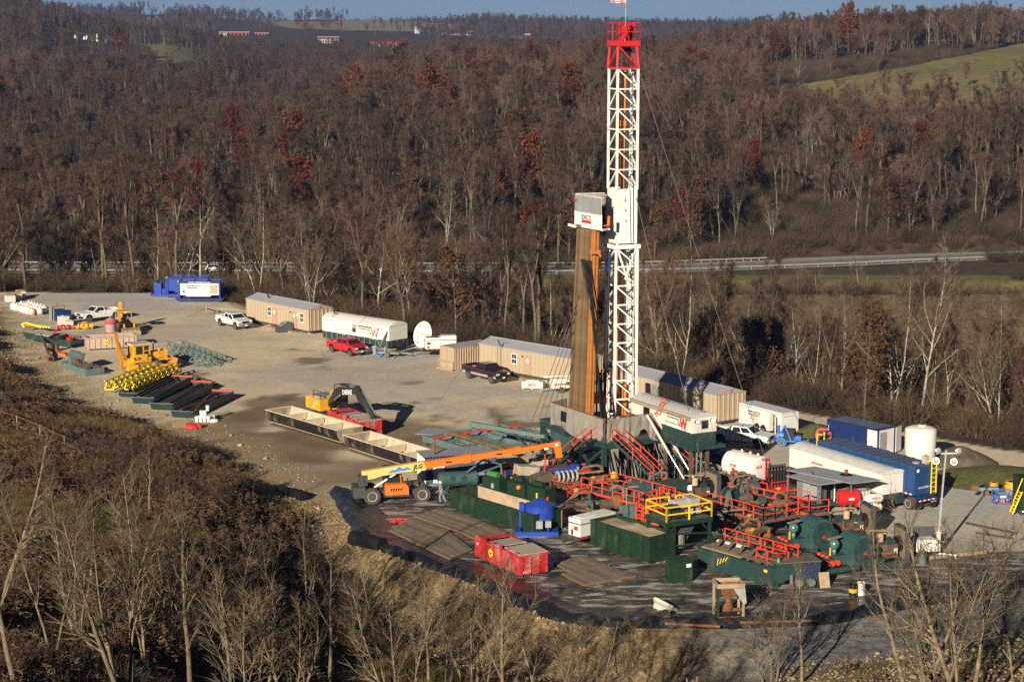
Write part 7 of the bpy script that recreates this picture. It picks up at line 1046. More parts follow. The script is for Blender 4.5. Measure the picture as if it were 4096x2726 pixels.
# roll-off dumpsters
def dumpster(label,A,rz,L=6.2,W_=2.4,H_=1.5,mat=REDW,lids=True,txt=None,body=None):
    t=thing('rolloff_dumpster',label,'dumpster',(A.x,A.y,0),rz,'roll-off dumpsters');t.scale=(1,-1,1);w_=.08
    P(t,'side_wall',body or mat,BB(0,L,0,w_,.2,H_),BB(0,L,W_-w_,W_,.2,H_),BB(L-w_,L,w_,W_-w_,.2,H_));P(t,'floor',mat,BB(0,L,.1,W_-.1,.15,.24));P(t,'tailgate',mat,BB(0,w_,w_,W_-w_,.2,H_));P(t,'rib',mat,*[BB(.3+i*(L-.5)/8,.42+i*(L-.5)/8,-.09,-.002,.2,H_-.05)for i in range(9)],*[BB(-.09,-.002,.1,W_-.1,.35+i*.35,.47+i*.35)for i in range(4)],*[BB(-.1,-.003,.1+i*(W_-.3)/3,.2+i*(W_-.3)/3,.2,H_)for i in range(4)]);P(t,'rim',mat,BB(-.06,L+.06,-.1,.1,H_-.02,H_+.1),BB(-.06,L+.06,W_-.1,W_+.1,H_-.02,H_+.1),BB(-.1,.1,.1,W_-.1,H_-.02,H_+.1),BB(L-.1,L+.1,.1,W_-.1,H_-.02,H_+.1));P(t,'roller',DGREY,*[C((x,y,.1),(x,y+.2,.1),.1,n=10)for x in(.4,L-.4)for y in(.2,W_-.4)]);P(t,'load',MUDD,BB(.1,L-.1,.1,W_-.1,.3,H_-.25))
    if lids:
        lm=M('muddy_lid',(.42,.35,.30),.85,var=.15,dirt=.35,dirtcol=(.3,.24,.19),bump=.3);P(t,'lid',lm,MV(BB(0,2.1,.02,W_-.02,0,.07),.02,0,H_+.1,ry=R(-3)));P(t,'lid',lm,MV(BB(0,2.0,.02,W_-.02,0,.07),2.9,0,H_+.1,ry=R(4)));P(t,'lid',mat,BB(5.0,L,.02,W_-.02,H_+.1,H_+.17));[P(t,'lid_hinge',REDW,BB(.3+i*1.1,.5+i*1.1,-.1,.1,H_+.1,H_+.3))for i in range(6)]
    P(t,'round_sticker',YELB,C((L*.62,-.11,.95),(L*.62,-.095,.95),.3,n=18),label='round yellow sticker');P(t,'sticker_mark',RTXT,BB(L*.62-.2,L*.62+.2,-.12,-.111,.88,1.0))
    if txt:TXT(t,'number',txt,.28,WTXT,(L-.5,-.1,1.2),wide=-1);TXT(t,'number','T1544',.26,WTXT,(-.105,.55,.38),(Z90,0,Z90),wide=-1)
    return t
A,rz,_=near_rz((2079,2311),(1898,2228));dumpster('faded red roll-off dumpster on timber mats in the foreground',A,rz,txt='BV');A,rz,_=near_rz((1441,1754),(1297,1702));dumpster('bright red roll-off dumpster under the excavator arm',A,rz,L=6.4,mat=REDW)
# half-round black mud boats
def boat(label,A,rz,L=12.2,W_=2.9,H_=1.55):
    t=thing('mud_boat',label,'open tank',(A.x,A.y,0),rz,'half-round black open tanks');t.scale=(1,-1,1);n=12;out=[(W_/2-W_/2*math.cos(math.pi*k/n),H_-(H_-.1)*math.sin(math.pi*k/n)**.75)for k in range(n+1)];inn=[(W_/2-(W_/2-.05)*math.cos(math.pi*k/n),H_+.01-(H_-.18)*math.sin(math.pi*k/n)**.75)for k in range(n+1)]
    def skin(p,flip_=False):
        V=[Vector((x,y,z))for x in(0.0,L)for y,z in p];k=len(p);return V,[(i,i+1,k+i+1,k+i)for i in range(k-1)]
    P(t,'outer_shell',M('black_tank_paint',(.015,.015,.016),.4,var=.3,dirt=.22,dirtcol=(.42,.34,.24)),skin(out),smooth=True);P(t,'inner_lining',M('tan_silt',(.55,.45,.32),.9,var=.15,scale=1,dirt=.25,dirtcol=(.33,.26,.18)),skin(inn),smooth=True);e=[Vector((0,y,z))for y,z in out];P(t,'end_plate',M('silty_black',(.20,.17,.13),.7,dirt=.6,dirtcol=(.5,.42,.3)),PR(out,-.04,.04,'X'));P(t,'end_plate',_MATS['silty_black'],PR(out,L-.04,L+.04,'X'));P(t,'rim',M('tan_silt',(.55,.45,.32)),BB(-.05,L+.05,-.06,.05,H_-.03,H_+.05),BB(-.05,L+.05,W_-.05,W_+.06,H_-.03,H_+.05),BB(-.06,.06,.05,W_-.05,H_-.03,H_+.05),BB(L-.06,L+.06,.05,W_-.05,H_-.03,H_+.05));P(t,'cross_plate',M('tan_silt',(.55,.45,.32)),*[PR([(.15,H_-.1),(W_-.15,H_-.1),(W_-.3,H_-.75),(.3,H_-.75)],x,x+.06,'X')for x in(L*.25,L*.5,L*.75)])
    P(t,'mud_bottom',MUD,BB(.1,L-.1,.55,W_-.55,.3,.42));P(t,'hole',BLACK,C((L-2.2,-.0,.9),(L-2.2,.2,.9),.12,n=8));P(t,'skid',DPIPE,BB(-.2,L,.5,.75,0,.14),BB(-.2,L,W_-.75,W_-.5,0,.14));return t
A,rz,_=near_rz((1348,1786),(1052,1697));boat('farther black half-round open tank with tan silt inside',A,rz);A,rz,_=near_rz((1680,1905),(1375,1806));boat('nearer black half-round open tank running behind the shed',A,rz)
# teal pipe racks and crane arm left of the rig
for i,(a,b,lab)in enumerate((((1690,1775),(1870,1828),'teal steel pipe rack nearest the half-round tank'),((1800,1757),(2010,1820),'teal steel pipe rack with a red cross bar'),((1920,1740),(2100,1795),'teal steel rack bedded with wooden planks'))):
    t,L=T2('pipe_rack',lab,'pipe rack',a,b,0,'teal pipe racks');L=8.0;P(t,'side_beam',GREYTEAL,BB(0,L,0,.25,.25,.85),BB(0,L,2.4,2.65,.25,.85));P(t,'cross_beam',GREYTEAL,*[BB(x,x+.2,.25,2.4,.4,.7)for x in(0,2.6,5.2,L-.2)]);P(t,'red_bar',RAIL,BB(2.0,2.15,-.4,3.2,.86,1.0));P(t,'foot',TEALD,*[BB(x,x+.3,0,2.65,0,.25)for x in(.5,4,7.2)])
    for k in range(7):P(t,'plank',WOOD if k%2 else PLANK,BB(.4+.1*(k%3),L-.5,.32+.29*k,.57+.29*k,.3,.36))
solo('drill_collar','long rusty brown pipe lying across the pipe racks','pipe',RUSTP,C((0,0,0),(9.5,0,-.1),.19,n=10),loc=at(1790,1729,1.1),rz=R(-52))
t=thing('gin_pole','faded teal crane arm reaching left over the pipe racks','crane arm',at(2170,1850),R(0));p0=t.location;a,b=at(2180,1745,3.0)-p0,at(1880,1692,3.6)-p0;P(t,'arm',GREYTEAL,BAR(a,b,.3,.35),BAR(b,b+Vector((0,0,-.5)),.15));P(t,'strut',GREYTEAL,BAR(a.lerp(b,.45),Vector((-.8,1.6,.6)),.16));P(t,'post',TEALD,BAR((0,.4,0),a,.4),BB(-.6,.8,0,1.0,0,.6),C((0,.3,1.6),(.8,.3,1.6),.35,n=12));P(t,'wire',BLACK,BAR(b,b+Vector((0,0,-2.6)),.03))
solo('plastic_sheet','blue-grey plastic sheet on the ground left of the pipe racks','sheet',M('blue_grey_sheet',(.30,.32,.36),.5,bump=.6),BB(0,4,0,3,.01,.05),loc=at(1660,1735),rz=R(-20));solo('plank_pile','rows of brown planks on the ground below the left tarp','planks',PLANK,*[BB(0,7,.42*i,.42*i+.38,.1,.2)for i in range(7)],loc=at(2090,1770),rz=R(-50))
solo('floor_beam','teal skid beam with red end behind the plank pile','beam',GREYTEAL,BB(0,6,0,.4,.1,.6),loc=at(2060,1735),rz=R(-40))

# ---------------------------------------------------------------- excavator
def tracks(t,y0,L,w_,h,mat,yo=0):
    for y in(y0,-y0-w_):
        p=[(-L/2+h/2*(1-math.cos(a)),h/2+h/2*math.sin(a))for a in[R(270-22.5*k)for k in range(9)]];q=[(-x,z)for x,z in p][::-1];tr=P(t,'track',mat,PR(p+q,y,y+w_,'Y'));P(tr,'track_shoe',DGREY,*[B(-L/2+h/2+i*(L-h)/13,y+w_/2,zz,.1,w_+.04,.07)for i in range(14)for zz in(.0,h)]);P(tr,'roller',DGREY,*[C((x,y-.03,h/2),(x,y+w_+.03,h/2),h*.36,n=14)for x in(-L/2+h/2,L/2-h/2)],*[C((-L/4+i*L/6,y-.02,.16),(-L/4+i*L/6,y+w_+.02,.16),.13,n=10)for i in range(4)])
BOOM=M('charcoal_boom',(.03,.032,.035),.45,var=.2,dirt=.25,dirtcol=(.16,.14,.11))
t=thing('excavator','yellow and charcoal tracked excavator dipping its arm into the red dumpster','excavator',(-17.9,191.5,0),R(-53));tracks(t,.75,3.9,.55,.85,DGREY)
P(t,'counterweight',YEL,PR([(-2.3,1.1),(-2.45,1.5),(-2.35,2.3),(-1.2,2.35),(-1.2,1.1)],-1.25,1.25));P(t,'engine_cover',YEL,BB(-1.2,.3,-1.25,-.1,1.1,2.2),BB(-1.2,-.2,-.1,1.25,1.1,2.2));P(t,'deck_cover',GREY,BB(-2.0,-.3,-1.0,1.0,2.2,2.45));P(t,'handrail',DGREY,*raildef([(-1.2,-1.1,2.3),(.2,-1.1,2.3)],h=.7,r=.03));c_=P(t,'cab',YEL,BB(-.1,1.4,.25,1.22,1.05,1.3),BB(-.1,1.5,.22,1.25,2.8,2.92),BB(-.15,-.02,.22,1.25,1.3,2.8));P(c_,'cab_pillar',BLACK,*[BAR((x,y,1.3),(x,y,2.8),.08)for x in(.55,1.42)for y in(.28,1.2)]);P(c_,'cab_glass',GLASS,BB(-.02,1.44,.3,1.18,1.3,2.8))
P(t,'boom',BOOM,PR([(.5,1.5),(.9,1.5),(2.5,2.95),(5.7,3.5),(5.8,3.9),(5.3,4.05),(2.2,3.7),(1.6,3.3),(.5,2.1)],-.45,.0));P(t,'stick',BOOM,PR([(5.1,4.2),(5.6,4.35),(6.1,3.9),(8.75,1.75),(8.5,1.5),(5.6,3.1)],-.42,-.06));P(t,'hydraulic_cylinder',STEEL,C((.9,-.6,1.8),(2.9,-.6,3.0),.1,n=8),C((.9,.15,1.8),(2.9,.15,3.0),.1,n=8),C((2.6,-.2,4.0),(5.4,-.2,4.3),.11,n=8),C((6.4,-.2,3.9),(8.6,-.2,2.0),.08,n=8));P(t,'cylinder_barrel',BOOM,C((.9,-.6,1.8),(1.9,-.6,2.4),.15,n=8),C((2.6,-.2,4.0),(4.2,-.2,4.18),.15,n=8));P(t,'bucket',DGREY,PR([(8.4,1.8),(9.0,1.7),(9.1,1.0),(8.5,.6),(7.8,.8),(7.9,1.3)],-.8,.3));TXT(t,'maker_lettering','DEERE',.62,WTXT,(4.0,-.465,3.45),(Z90,R(-9),0),bold=.015);TXT(t,'model_number','160D',.32,WTXT,(-.6,-1.26,1.8));P(t,'decal',WTXT,BB(-1.0,-.85,-1.262,-1.252,1.3,1.6));P(t,'hose',BLACK,TB([(1.4,-.3,3.2),(1.5,-.3,3.8),(2.3,-.3,4.05),(4,-.3,4.0)],.05))
# ---------------------------------------------------------------- telehandler
A,rz,L=seat2((1490,2018),(1690,2009));t=thing('telehandler','orange and cream telehandler with its long boom reaching right','telehandler',A,rz)
for x in(0,L):
    for y in(.25,2.2):o=wheel(t,(x,y,.66),.66,.46,M('silver_rim',(.62,.62,.6),.4));P(o,'tread',RUBC,*[MV(B(.64,s*.12,0,.1,.2,.14),rz=0,ry=R(20*k))for k in range(18)for s in(-1,1)])
P(t,'chassis',DGREY,BB(-1.3,L+.7,.6,1.9,.55,1.0),BB(-1.5,-.5,.3,2.2,.5,1.4),BB(-.9,-.3,.8,1.7,1.4,2.3));P(t,'engine_hood',ORANGE,PR([(1.05,.75),(3.0,.75),(2.98,1.35),(2.75,1.62),(1.15,1.62)],.0,.9));P(t,'hood_slot',BLACK,*[PR([(1.5+.2*i,1.05),(1.58+.2*i,1.05),(1.66+.2*i,1.3),(1.5+.2*i,1.3)],-.012,-.001)for i in range(5)]);P(t,'step',DGREY,BB(1.0,3.05,-.05,.9,.6,.75));c_=P(t,'cab',DGREY,BB(1.1,2.7,1.35,2.3,.8,1.5),BB(1.1,2.5,1.35,2.3,2.7,2.8),*[BAR((x,y,1.5),(x-.1,y,2.7),.08)for x in(1.15,2.6)for y in(1.4,2.25)]);P(c_,'cab_glass',GLASS,BB(1.15,2.5,1.42,2.22,1.5,2.65));P(t,'hood_window',GLASS,BB(1.3,2.6,.6,.62,1.65,2.1))
b0=Vector((-.75,1.15,2.15));
def bm(x0,x1,h0,h1,z0,z1,y0,y1):return PR([(x0,z0-h0),(x1,z1-h1),(x1,z1+h1),(x0,z0+h0)],y0,y1,'Y')
def bz(x):return 2.28+(x+.75)*.118
P(t,'boom_outer',YELP,PR([(-.75,bz(-.75)-.2),(-.6,bz(-.6)-.42),(.3,bz(.3)-.42),(.8,bz(.8)-.3),(4.6,bz(4.6)-.32),(4.35,bz(4.3)+.34),(-.75,bz(-.75)+.32)],.85,1.4));P(t,'boom_middle',ORANGE,bm(4.3,8.2,.29,.27,bz(4.3),bz(8.2),.9,1.35),bm(7.7,8.3,.34,.34,bz(7.7),bz(8.3),.87,1.38));P(t,'boom_inner',ORANGE,bm(8.2,12.4,.24,.22,bz(8.2),bz(12.4),.93,1.32),bm(11.9,12.5,.29,.29,bz(11.9),bz(12.5),.9,1.35));P(t,'boom_tip',ORANGE,bm(12.4,15.6,.19,.18,bz(12.4),bz(15.6),.95,1.3),PR([(15.2,bz(15.2)+.2),(15.8,bz(15.8)+.22),(16.0,bz(16)-1.15),(15.5,bz(15.5)-1.15)],.9,1.35));P(t,'boom_slot',BLACK,*[BB(x,x+.5,.88,.9,bz(x)-.06,bz(x)+.06)for x in(6.2,10.4)]);P(t,'boom_ring',WTXT,C((15.5,.88,bz(15.5)),(15.5,.9,bz(15.5)),.14,n=14));P(t,'mountain_logo',M('logo_blue',(.06,.22,.62),.5),*[PR([(a,bz(a)-.12),(b,bz(b)-.12),((a+b)/2-.05,bz((a+b)/2)+h)],.835,.848,'Y')for a,b,h in((1.4,2.2,.1),(1.8,2.9,.26),(2.5,3.4,.14))],BB(1.4,3.3,.836,.848,bz(2.3)-.25,bz(2.3)-.2));TXT(t,'maker_lettering','JLG',.5,BTXT,(3.85,.835,bz(3.85)),(Z90,R(-6.7),0),shear=.3,bold=.02);P(t,'lift_cylinder',STEEL,C((.3,1.1,1.2),(2.2,1.1,bz(2.2)-.3),.1,n=8));P(t,'boom_post',DGREY,BB(-1.0,-.55,.7,1.6,1.4,2.2));P(t,'mirror',BLACK,B(2.9,.0,1.95,.06,.2,.35));P(t,'door_edge',ORANGE,BAR((2.45,.55,1.6),(2.35,.55,2.3),.07))
# ---------------------------------------------------------------- person
A=at(1768,2011);t=thing('person','person in white hard hat, grey shirt and jeans walking beside the telehandler','person',A,R(160));SK=M('skin',(.42,.25,.18),.6,var=.03)
def skinned(name,verts,edges,rad,mat,sub=2):
    me=bpy.data.meshes.new(name);me.from_pydata(verts,edges,[]);o=bpy.data.objects.new(name,me);COL.objects.link(o);o.parent=t;me.materials.append(mat);m=o.modifiers.new('skin','SKIN');sk=me.skin_vertices[0].data
    for i,r_ in enumerate(rad):sk[i].radius=r_ if isinstance(r_,tuple)else(r_,r_)
    sk[0].use_root=True;s=o.modifiers.new('sub','SUBSURF');s.levels=s.render_levels=sub;return o
skinned('body',[(0,0,.92),(.02,0,1.12),(.06,0,1.36),(.09,0,1.48),(.12,0,1.58),(.13,0,1.68),(0.03,.11,.88),(.16,.12,.5),(.08,.12,.1),(.2,.13,.05),(-.03,-.11,.88),(-.1,-.12,.5),(-.28,-.12,.14),(-.18,-.13,.06),(.07,.2,1.42),(.1,.26,1.14),(.3,.24,.98),(.38,.23,.96),(.06,-.2,1.42),(-.02,-.27,1.16),(.12,-.28,.94),(.16,-.28,.87)],[(0,1),(1,2),(2,3),(3,4),(4,5),(0,6),(6,7),(7,8),(8,9),(0,10),(10,11),(11,12),(12,13),(2,14),(14,15),(15,16),(16,17),(2,18),(18,19),(19,20),(20,21)],[(.15,.12),(.15,.11),(.18,.12),.06,.07,.09,.1,.075,.05,.05,.1,.075,.05,.05,.07,.05,.035,.04,.07,.05,.035,.04],SK)
skinned('jeans',[(0,0,.93),(0.03,.11,.88),(.16,.12,.5),(.08,.12,.12),(-.03,-.11,.88),(-.1,-.12,.5),(-.28,-.12,.16)],[(0,1),(1,2),(2,3),(0,4),(4,5),(5,6)],[(.17,.14),.115,.09,.07,.115,.09,.07],M('washed_denim',(.20,.24,.30),.9,var=.15));skinned('shirt',[(0,0,.95),(.02,0,1.14),(.06,0,1.38),(.09,0,1.47),(.07,.2,1.42),(.09,.25,1.22),(.06,-.2,1.42),(0,-.26,1.22)],[(0,1),(1,2),(2,3),(2,4),(4,5),(2,6),(6,7)],[(.18,.15),(.175,.135),(.2,.14),.08,.09,.075,.09,.075],M('grey_tshirt',(.30,.31,.33),.9,var=.1))
P(t,'hard_hat',WTXT,LATHE([(.19,1.7),(.155,1.72),(.15,1.78),(.1,1.84),(.02,1.86)],16,(.14,0,0)));P(t,'boots',BLACK,BB(.02,.3,.07,.19,0,.11),BB(-.3,-.06,-.19,-.07,0.0,.1));P(t,'hair',DPIPE,BB(.0,.08,-.07,.07,1.58,1.7));P(t,'hand',SK,*[C((.38+.01*k,.2+.02*k,.95),(.46,.19+.022*k,.91-.004*k),.011,n=6)for k in range(4)],*[C((.16,-.31+.02*k,.86),(.19,-.31+.022*k,.77),.011,n=6)for k in range(4)])
# ---------------------------------------------------------------- backhoe loader
A=at(498,1328);t=thing('backhoe_loader','yellow backhoe loader facing right with its front bucket lowered','backhoe',A,R(-64))
for y in(-.85,.85):wheel(t,(-.6,y,.72),.72,.5,YEL);wheel(t,(1.75,y,.5),.5,.36,YEL)
P(t,'hood',BLACK,PR([(.6,.9),(2.3,.9),(2.35,1.4),(.6,1.65)],-.42,.42));P(t,'frame',YEL,BB(-1.3,2.2,-.45,.45,.55,.95),BB(-.2,.8,-.8,.8,.7,1.1));P(t,'fender',BLACK,BB(-1.2,.1,-1.05,-.6,1.4,1.5),BB(-1.2,.1,.6,1.05,1.4,1.5));P(t,'canopy',YEL,BB(-1.2,.75,-.85,.85,2.6,2.72));P(t,'canopy_light',WTXT,BB(.75,.8,-.2,.2,2.58,2.68),label='roof lights');P(t,'marker_light',REDL,B(.72,.75,2.62,.1,.15,.1),B(.72,-.75,2.62,.1,.15,.1));P(t,'canopy_post',GREY,*[BAR((x,y,1.3),(x*.92,y,2.6),.09)for x in(-1.1,.75)for y in(-.75,.75)]);P(t,'seat',BLACK,BB(-.6,-.1,-.25,.25,1.2,1.8),TORUS((.3,0,1.75),.2,.03,'X',14,5));P(t,'loader_arm',YEL,*[PR([(.3,1.5),(.5,1.75),(2.2,1.35),(2.9,.5),(2.7,.4),(1.9,1.1)],y-.09,y+.09)for y in(-.62,.62)]);P(t,'front_bucket',M('worn_bucket',(.33,.27,.17),.6,dirt=.4,dirtcol=(.22,.16,.09)),PR([(2.75,.05),(3.5,.05),(3.5,.1),(2.95,.2),(2.8,.6),(3.1,1.0),(2.9,1.0),(2.68,.6)],-1.15,1.15),BB(2.75,3.45,-1.17,-1.13,.06,.6),BB(2.75,3.45,1.13,1.17,.06,.6));P(t,'cylinder',STEEL,C((1.2,.62,1.0),(2.3,.62,.9),.06,n=8),C((1.2,-.62,1.0),(2.3,-.62,.9),.06,n=8));P(t,'backhoe_boom',YEL,PR([(-1.3,.7),(-1.6,.8),(-2.0,3.0),(-1.7,3.6),(-1.5,3.4),(-1.6,2.9)],-.18,.18),PR([(-1.7,3.6),(-2.0,3.4),(-2.7,1.6),(-2.5,1.5)],-.14,.14));P(t,'backhoe_bucket',YEL,PR([(-2.4,1.5),(-2.8,1.6),(-3.0,1.0),(-2.3,.7)],-.35,.35));P(t,'hose',BLACK,TORUS((-1.75,.25,3.2),.35,.03,'X',14,5),TORUS((-1.75,-.25,3.2),.35,.03,'X',14,5));P(t,'stabilizer',YEL,BAR((-1.4,-.5,.7),(-1.5,-1.1,1.4),.14),BAR((-1.4,.5,.7),(-1.5,1.1,1.4),.14))
# ---------------------------------------------------------------- bulldozer with winch boom
A,rz,L=seat2((513,1491),(640,1474));t=thing('bulldozer','yellow bulldozer with cab and rear boom beside the yellow truss','bulldozer',A+Vector((1.4,2.0,0)),rz-R(4));tracks(t,.55,4.0,.55,1.05,M('muddy_track',(.24,.19,.12),.9,var=.25))
P(t,'body',YEL,BB(-2.1,.6,-.8,.8,.8,1.5),BB(-1.9,.3,-1.25,-.5,1.1,1.65),BB(-1.9,.3,.5,1.25,1.1,1.65));P(t,'hood',YEL,BB(.5,2.5,-.55,.55,1.0,2.0),BB(2.5,2.62,-.6,.6,.9,2.1));c_=P(t,'cab',YEL,BB(-1.5,.4,-.85,.85,1.5,1.75),*[BB(x,x+.16,-.85,.85,1.75,3.0)for x in(-1.5,-.5,.24)],BB(-1.5,.4,-.2,.85,1.75,3.0));P(c_,'cab_window',GLASS,BB(-1.32,-.52,-.83,-.8,1.95,2.85),BB(-.32,.22,-.83,-.8,1.8,2.85));P(c_,'door_bar',YEL,BB(-.32,.22,-.86,-.82,2.25,2.35),BB(-1.34,-.5,-.86,-.82,1.75,1.95));P(t,'cab_roof',M('dozer_roof',(.5,.45,.4),.6),BB(-1.8,.6,-1.0,1.0,3.0,3.15));P(t,'roof_edge',YEL,BB(-1.75,.55,-.95,.95,2.88,3.0));P(t,'exhaust',GREY,C((1.1,-.2,2.0),(1.1,-.2,3.1),.08,n=8));P(t,'air_cleaner',YEL,C((1.8,-.2,2.0),(1.8,-.2,2.3),.12,n=8));P(t,'battery_box',YEL,BB(-1.0,-.2,-1.35,-1.2,1.3,2.0));P(t,'number_plate',BTXT,BB(-1.75,-1.05,-1.37,-1.25,1.45,1.7));TXT(t,'number','876',.26,WTXT,(-1.4,-1.375,1.57));P(t,'lift_cylinder',YEL,BAR((1.3,-.65,1.9),(2.9,-.7,1.0),.16),BAR((.8,-.62,1.2),(2.4,-.62,1.5),.1));P(t,'blade',M('rusty_orange_blade',(.5,.22,.04),.6,dirt=.35),PR([(3.1,.0),(3.25,.0),(3.1,.6),(3.3,1.25),(3.15,1.25),(2.98,.6)],-1.9,1.9));P(t,'push_arm',YEL,BAR((-.2,-1.2,.6),(3.1,-1.2,.5),.2),BAR((-.2,1.2,.6),(3.1,1.2,.5),.2));P(t,'rear_boom',M('rusty_yellow',(.55,.27,.03),.6,dirt=.5,dirtcol=(.16,.07,.03)),PR([(-2.1,.5),(-2.6,.3),(-3.4,2.4),(-3.55,4.6),(-3.3,4.65),(-3.05,2.6)],-.4,-.1),BAR((-2.2,-.2,1.4),(-3.1,-.25,3.4),.2),BAR((-2.9,-.3,1.2),(-2.9,-.3,.2),.2));P(t,'winch',YEL,BB(-2.6,-2.0,-.5,.5,.7,1.4),BB(-2.5,-1.3,-1.3,-.8,.3,.9))
# ---------------------------------------------------------------- stores along the left bank
A=at(128,1262);a_,b_=at(48,1238)-A,Vector((.78,.62,0));a_.normalize();bag=None
BG2=M('cream_bag_plastic',(.62,.50,.40),.45,var=.1,scale=3,bump=.5)
for j in range(3):
    for i in range(7):
        if j==2 and i<1:continue
        p=A+a_*(.98*i)+b_*(1.08*j);s_=random.uniform(.9,1.08);nm=thing('bulk_bag',('plump white bulk bag in the wrapped rows at the left edge of the pad' if(i+j)%4 else 'creamy tan bulk bag among the white bags at the left edge'),'bulk bag',p,random.uniform(0,1.5),'bulk bags on pallets');P(nm,'bag',BG2 if(i+j)%4==0 else BAGM,LATHE([(.40,.1),(.5,.25),(.52,.55),(.46,.85),(.3,1.0),(.1,1.06*s_)],10),smooth=True);P(nm,'pallet',WOOD,BB(-.5,.5,-.5,.5,0,.1));P(nm,'neck',BAGM,C((0,0,1.0),(.05,0,1.14),.09,.14,n=6))
for i,(px,py)in enumerate(((28,1212),(55,1205),(70,1196))):t=thing('wrapped_pallet',('greyish wrapped pallet left of the bulk bags','wrapped pallet with cardboard on top behind the bulk bags','pale wrapped pallet farthest back at the left edge')[i],'pallet',at(px,py),R(30),'wrapped pallets');P(t,'wrapped_load',BAGM if i!=1 else M('greenish_wrap',(.4,.42,.36),.4,bump=.4),BB(0,1.2,0,1.1,.14,.95));P(t,'pallet',WOOD,BB(-.03,1.23,-.03,1.13,0,.12));P(t,'top_sheet',M('cardboard',(.36,.24,.13)),BB(.05,1.1,.05,1.0,.95,1.2))
t=thing('plate_rack','grey upright steel plates beside the navy boxes','steel frame',at(205,1282),R(28));P(t,'plate',GREY,BB(0,.12,0,1.0,0,1.75),BB(.3,.4,0,1.0,0,1.6));P(t,'pipe_frame',DGREY,*raildef([(.5,.5,0),(2.0,.8,0)],h=1.8,r=.03));P(t,'red_lamp',RTXT,C((1.0,.6,1.8),(1.0,.6,2.2),.09,n=8))
for(px,py,w_,h,lab)in((222,1284,1.2,1.35,'navy steel box beside the grey upright plates'),(240,1283,1.5,1.15,'wider navy steel box behind the concrete blocks')):t=thing('steel_box',lab,'box',at(px,py),R(24),'navy steel boxes');P(t,'box_body',NAVY,BB(0,w_,0,1.2,0,h));P(t,'lid',NAVY,BB(-.04,w_+.04,-.04,1.24,h,h+.06))
for i,(px,py,lab)in enumerate(((230,1300,'stacked pale concrete block in front of the navy boxes'),(262,1303,'lower grey concrete block at the right of the pair'))):t=solo('concrete_block',lab,'block',CONC,BB(0,1.5-.5*i,0,.8,0,1.1-.5*i),BB(.5,.8,.3,.5,1.1-.5*i,1.2-.5*i),loc=at(px,py),rz=R(10),group='concrete blocks')
for px,py,m,s,lab in((318,1316,YEL,.7,'small yellow valve left of the larger yellow valve cluster'),(342,1316,YEL,1.2,'yellow valve cluster lying near the white pickup'),(252,1318,REDW,.9,'dark red valve assembly by the concrete blocks'),(275,1316,REDW,.8,'second dark red valve assembly')):t=thing('wellhead_valve',lab,'valve',at(px,py),R(10),'valves lying on the gravel');P(t,'body',m,C((-.7*s,0,.35*s),(.7*s,0,.35*s),.24*s,n=12),BB(-.2*s,.2*s,-.3*s,.3*s,.1,.7*s));P(t,'flange',m,*[C((x*s,0,.35*s),((x+.12)*s,0,.35*s),.36*s,n=14)for x in(-.75,-.3,.2,.65)]);P(t,'hand_wheel',m,TORUS((0,-.4*s,.45*s),.25*s,.04,'Y',14,5))
t=thing('hose_bundle','bundle of bright yellow hoses on the left bank','hose',at(98,1328)+Vector((0,0,.5)),R(-22))
for k in range(4):P(t,'hose',YELB,TB([(0,.18*k,.1),(-.3,.18*k,.5-.08*k),(.3,.18*k,.7-.1*k),(2.6+.3*k,.18*k,.25)],.12,8))
t,L=T2('catwalk_tray','long green steel tray heaped with planks and black hose','tray',(104,1368),(312,1400));L=8.2;P(t,'tray_side',TEALD,PR([(-.5,1.0),(0,.45),(L,.25),(L,.95),(-.5,1.2)],0,.08));P(t,'tray_body',TEALD,BB(-.1,L,.08,1.9,.5,.9));P(t,'plank',WOOD,*[B(3.0+.3*i,.5+.3*i,1.0+.03*i,4.5,.25,.05,rz=.05*(i-2))for i in range(5)]);P(t,'hose_coil',BLACK,*[TORUS((5.2,.9,1.0+.08*k),1.3-.12*k,.07,'Z',22,6)for k in range(5)]);P(t,'plastic',M('clear_plastic',(.5,.5,.52),.3,bump=1.0),BB(1.2,3.8,.4,1.5,.93,1.1));P(t,'red_fitting',RED,TB([(3.0,1.6,1.0),(3.2,1.6,1.5),(3.7,1.5,1.3),(4.0,1.5,1.8)],.07),C((7.2,.4,1.1),(7.8,.4,1.1),.25,n=10));P(t,'pipe',RUST,C((4.2,1.6,1.2),(8.0,1.7,1.2),.15,n=8))
A,rz,L=seat2((344,1404),(513,1394));t=dumpster('empty rusty beige roll-off dumpster beside the bulldozer',Vector((A.x,A.y,0))+Vector((5.6,2.2,0)),rz+math.pi,L=5.8,H_=1.45,mat=M('beige_dumpster',(.46,.36,.29),.65,var=.08,dirt=.35,dirtcol=(.30,.13,.07)),lids=False);t['label']='empty rusty beige roll-off dumpster beside the bulldozer'
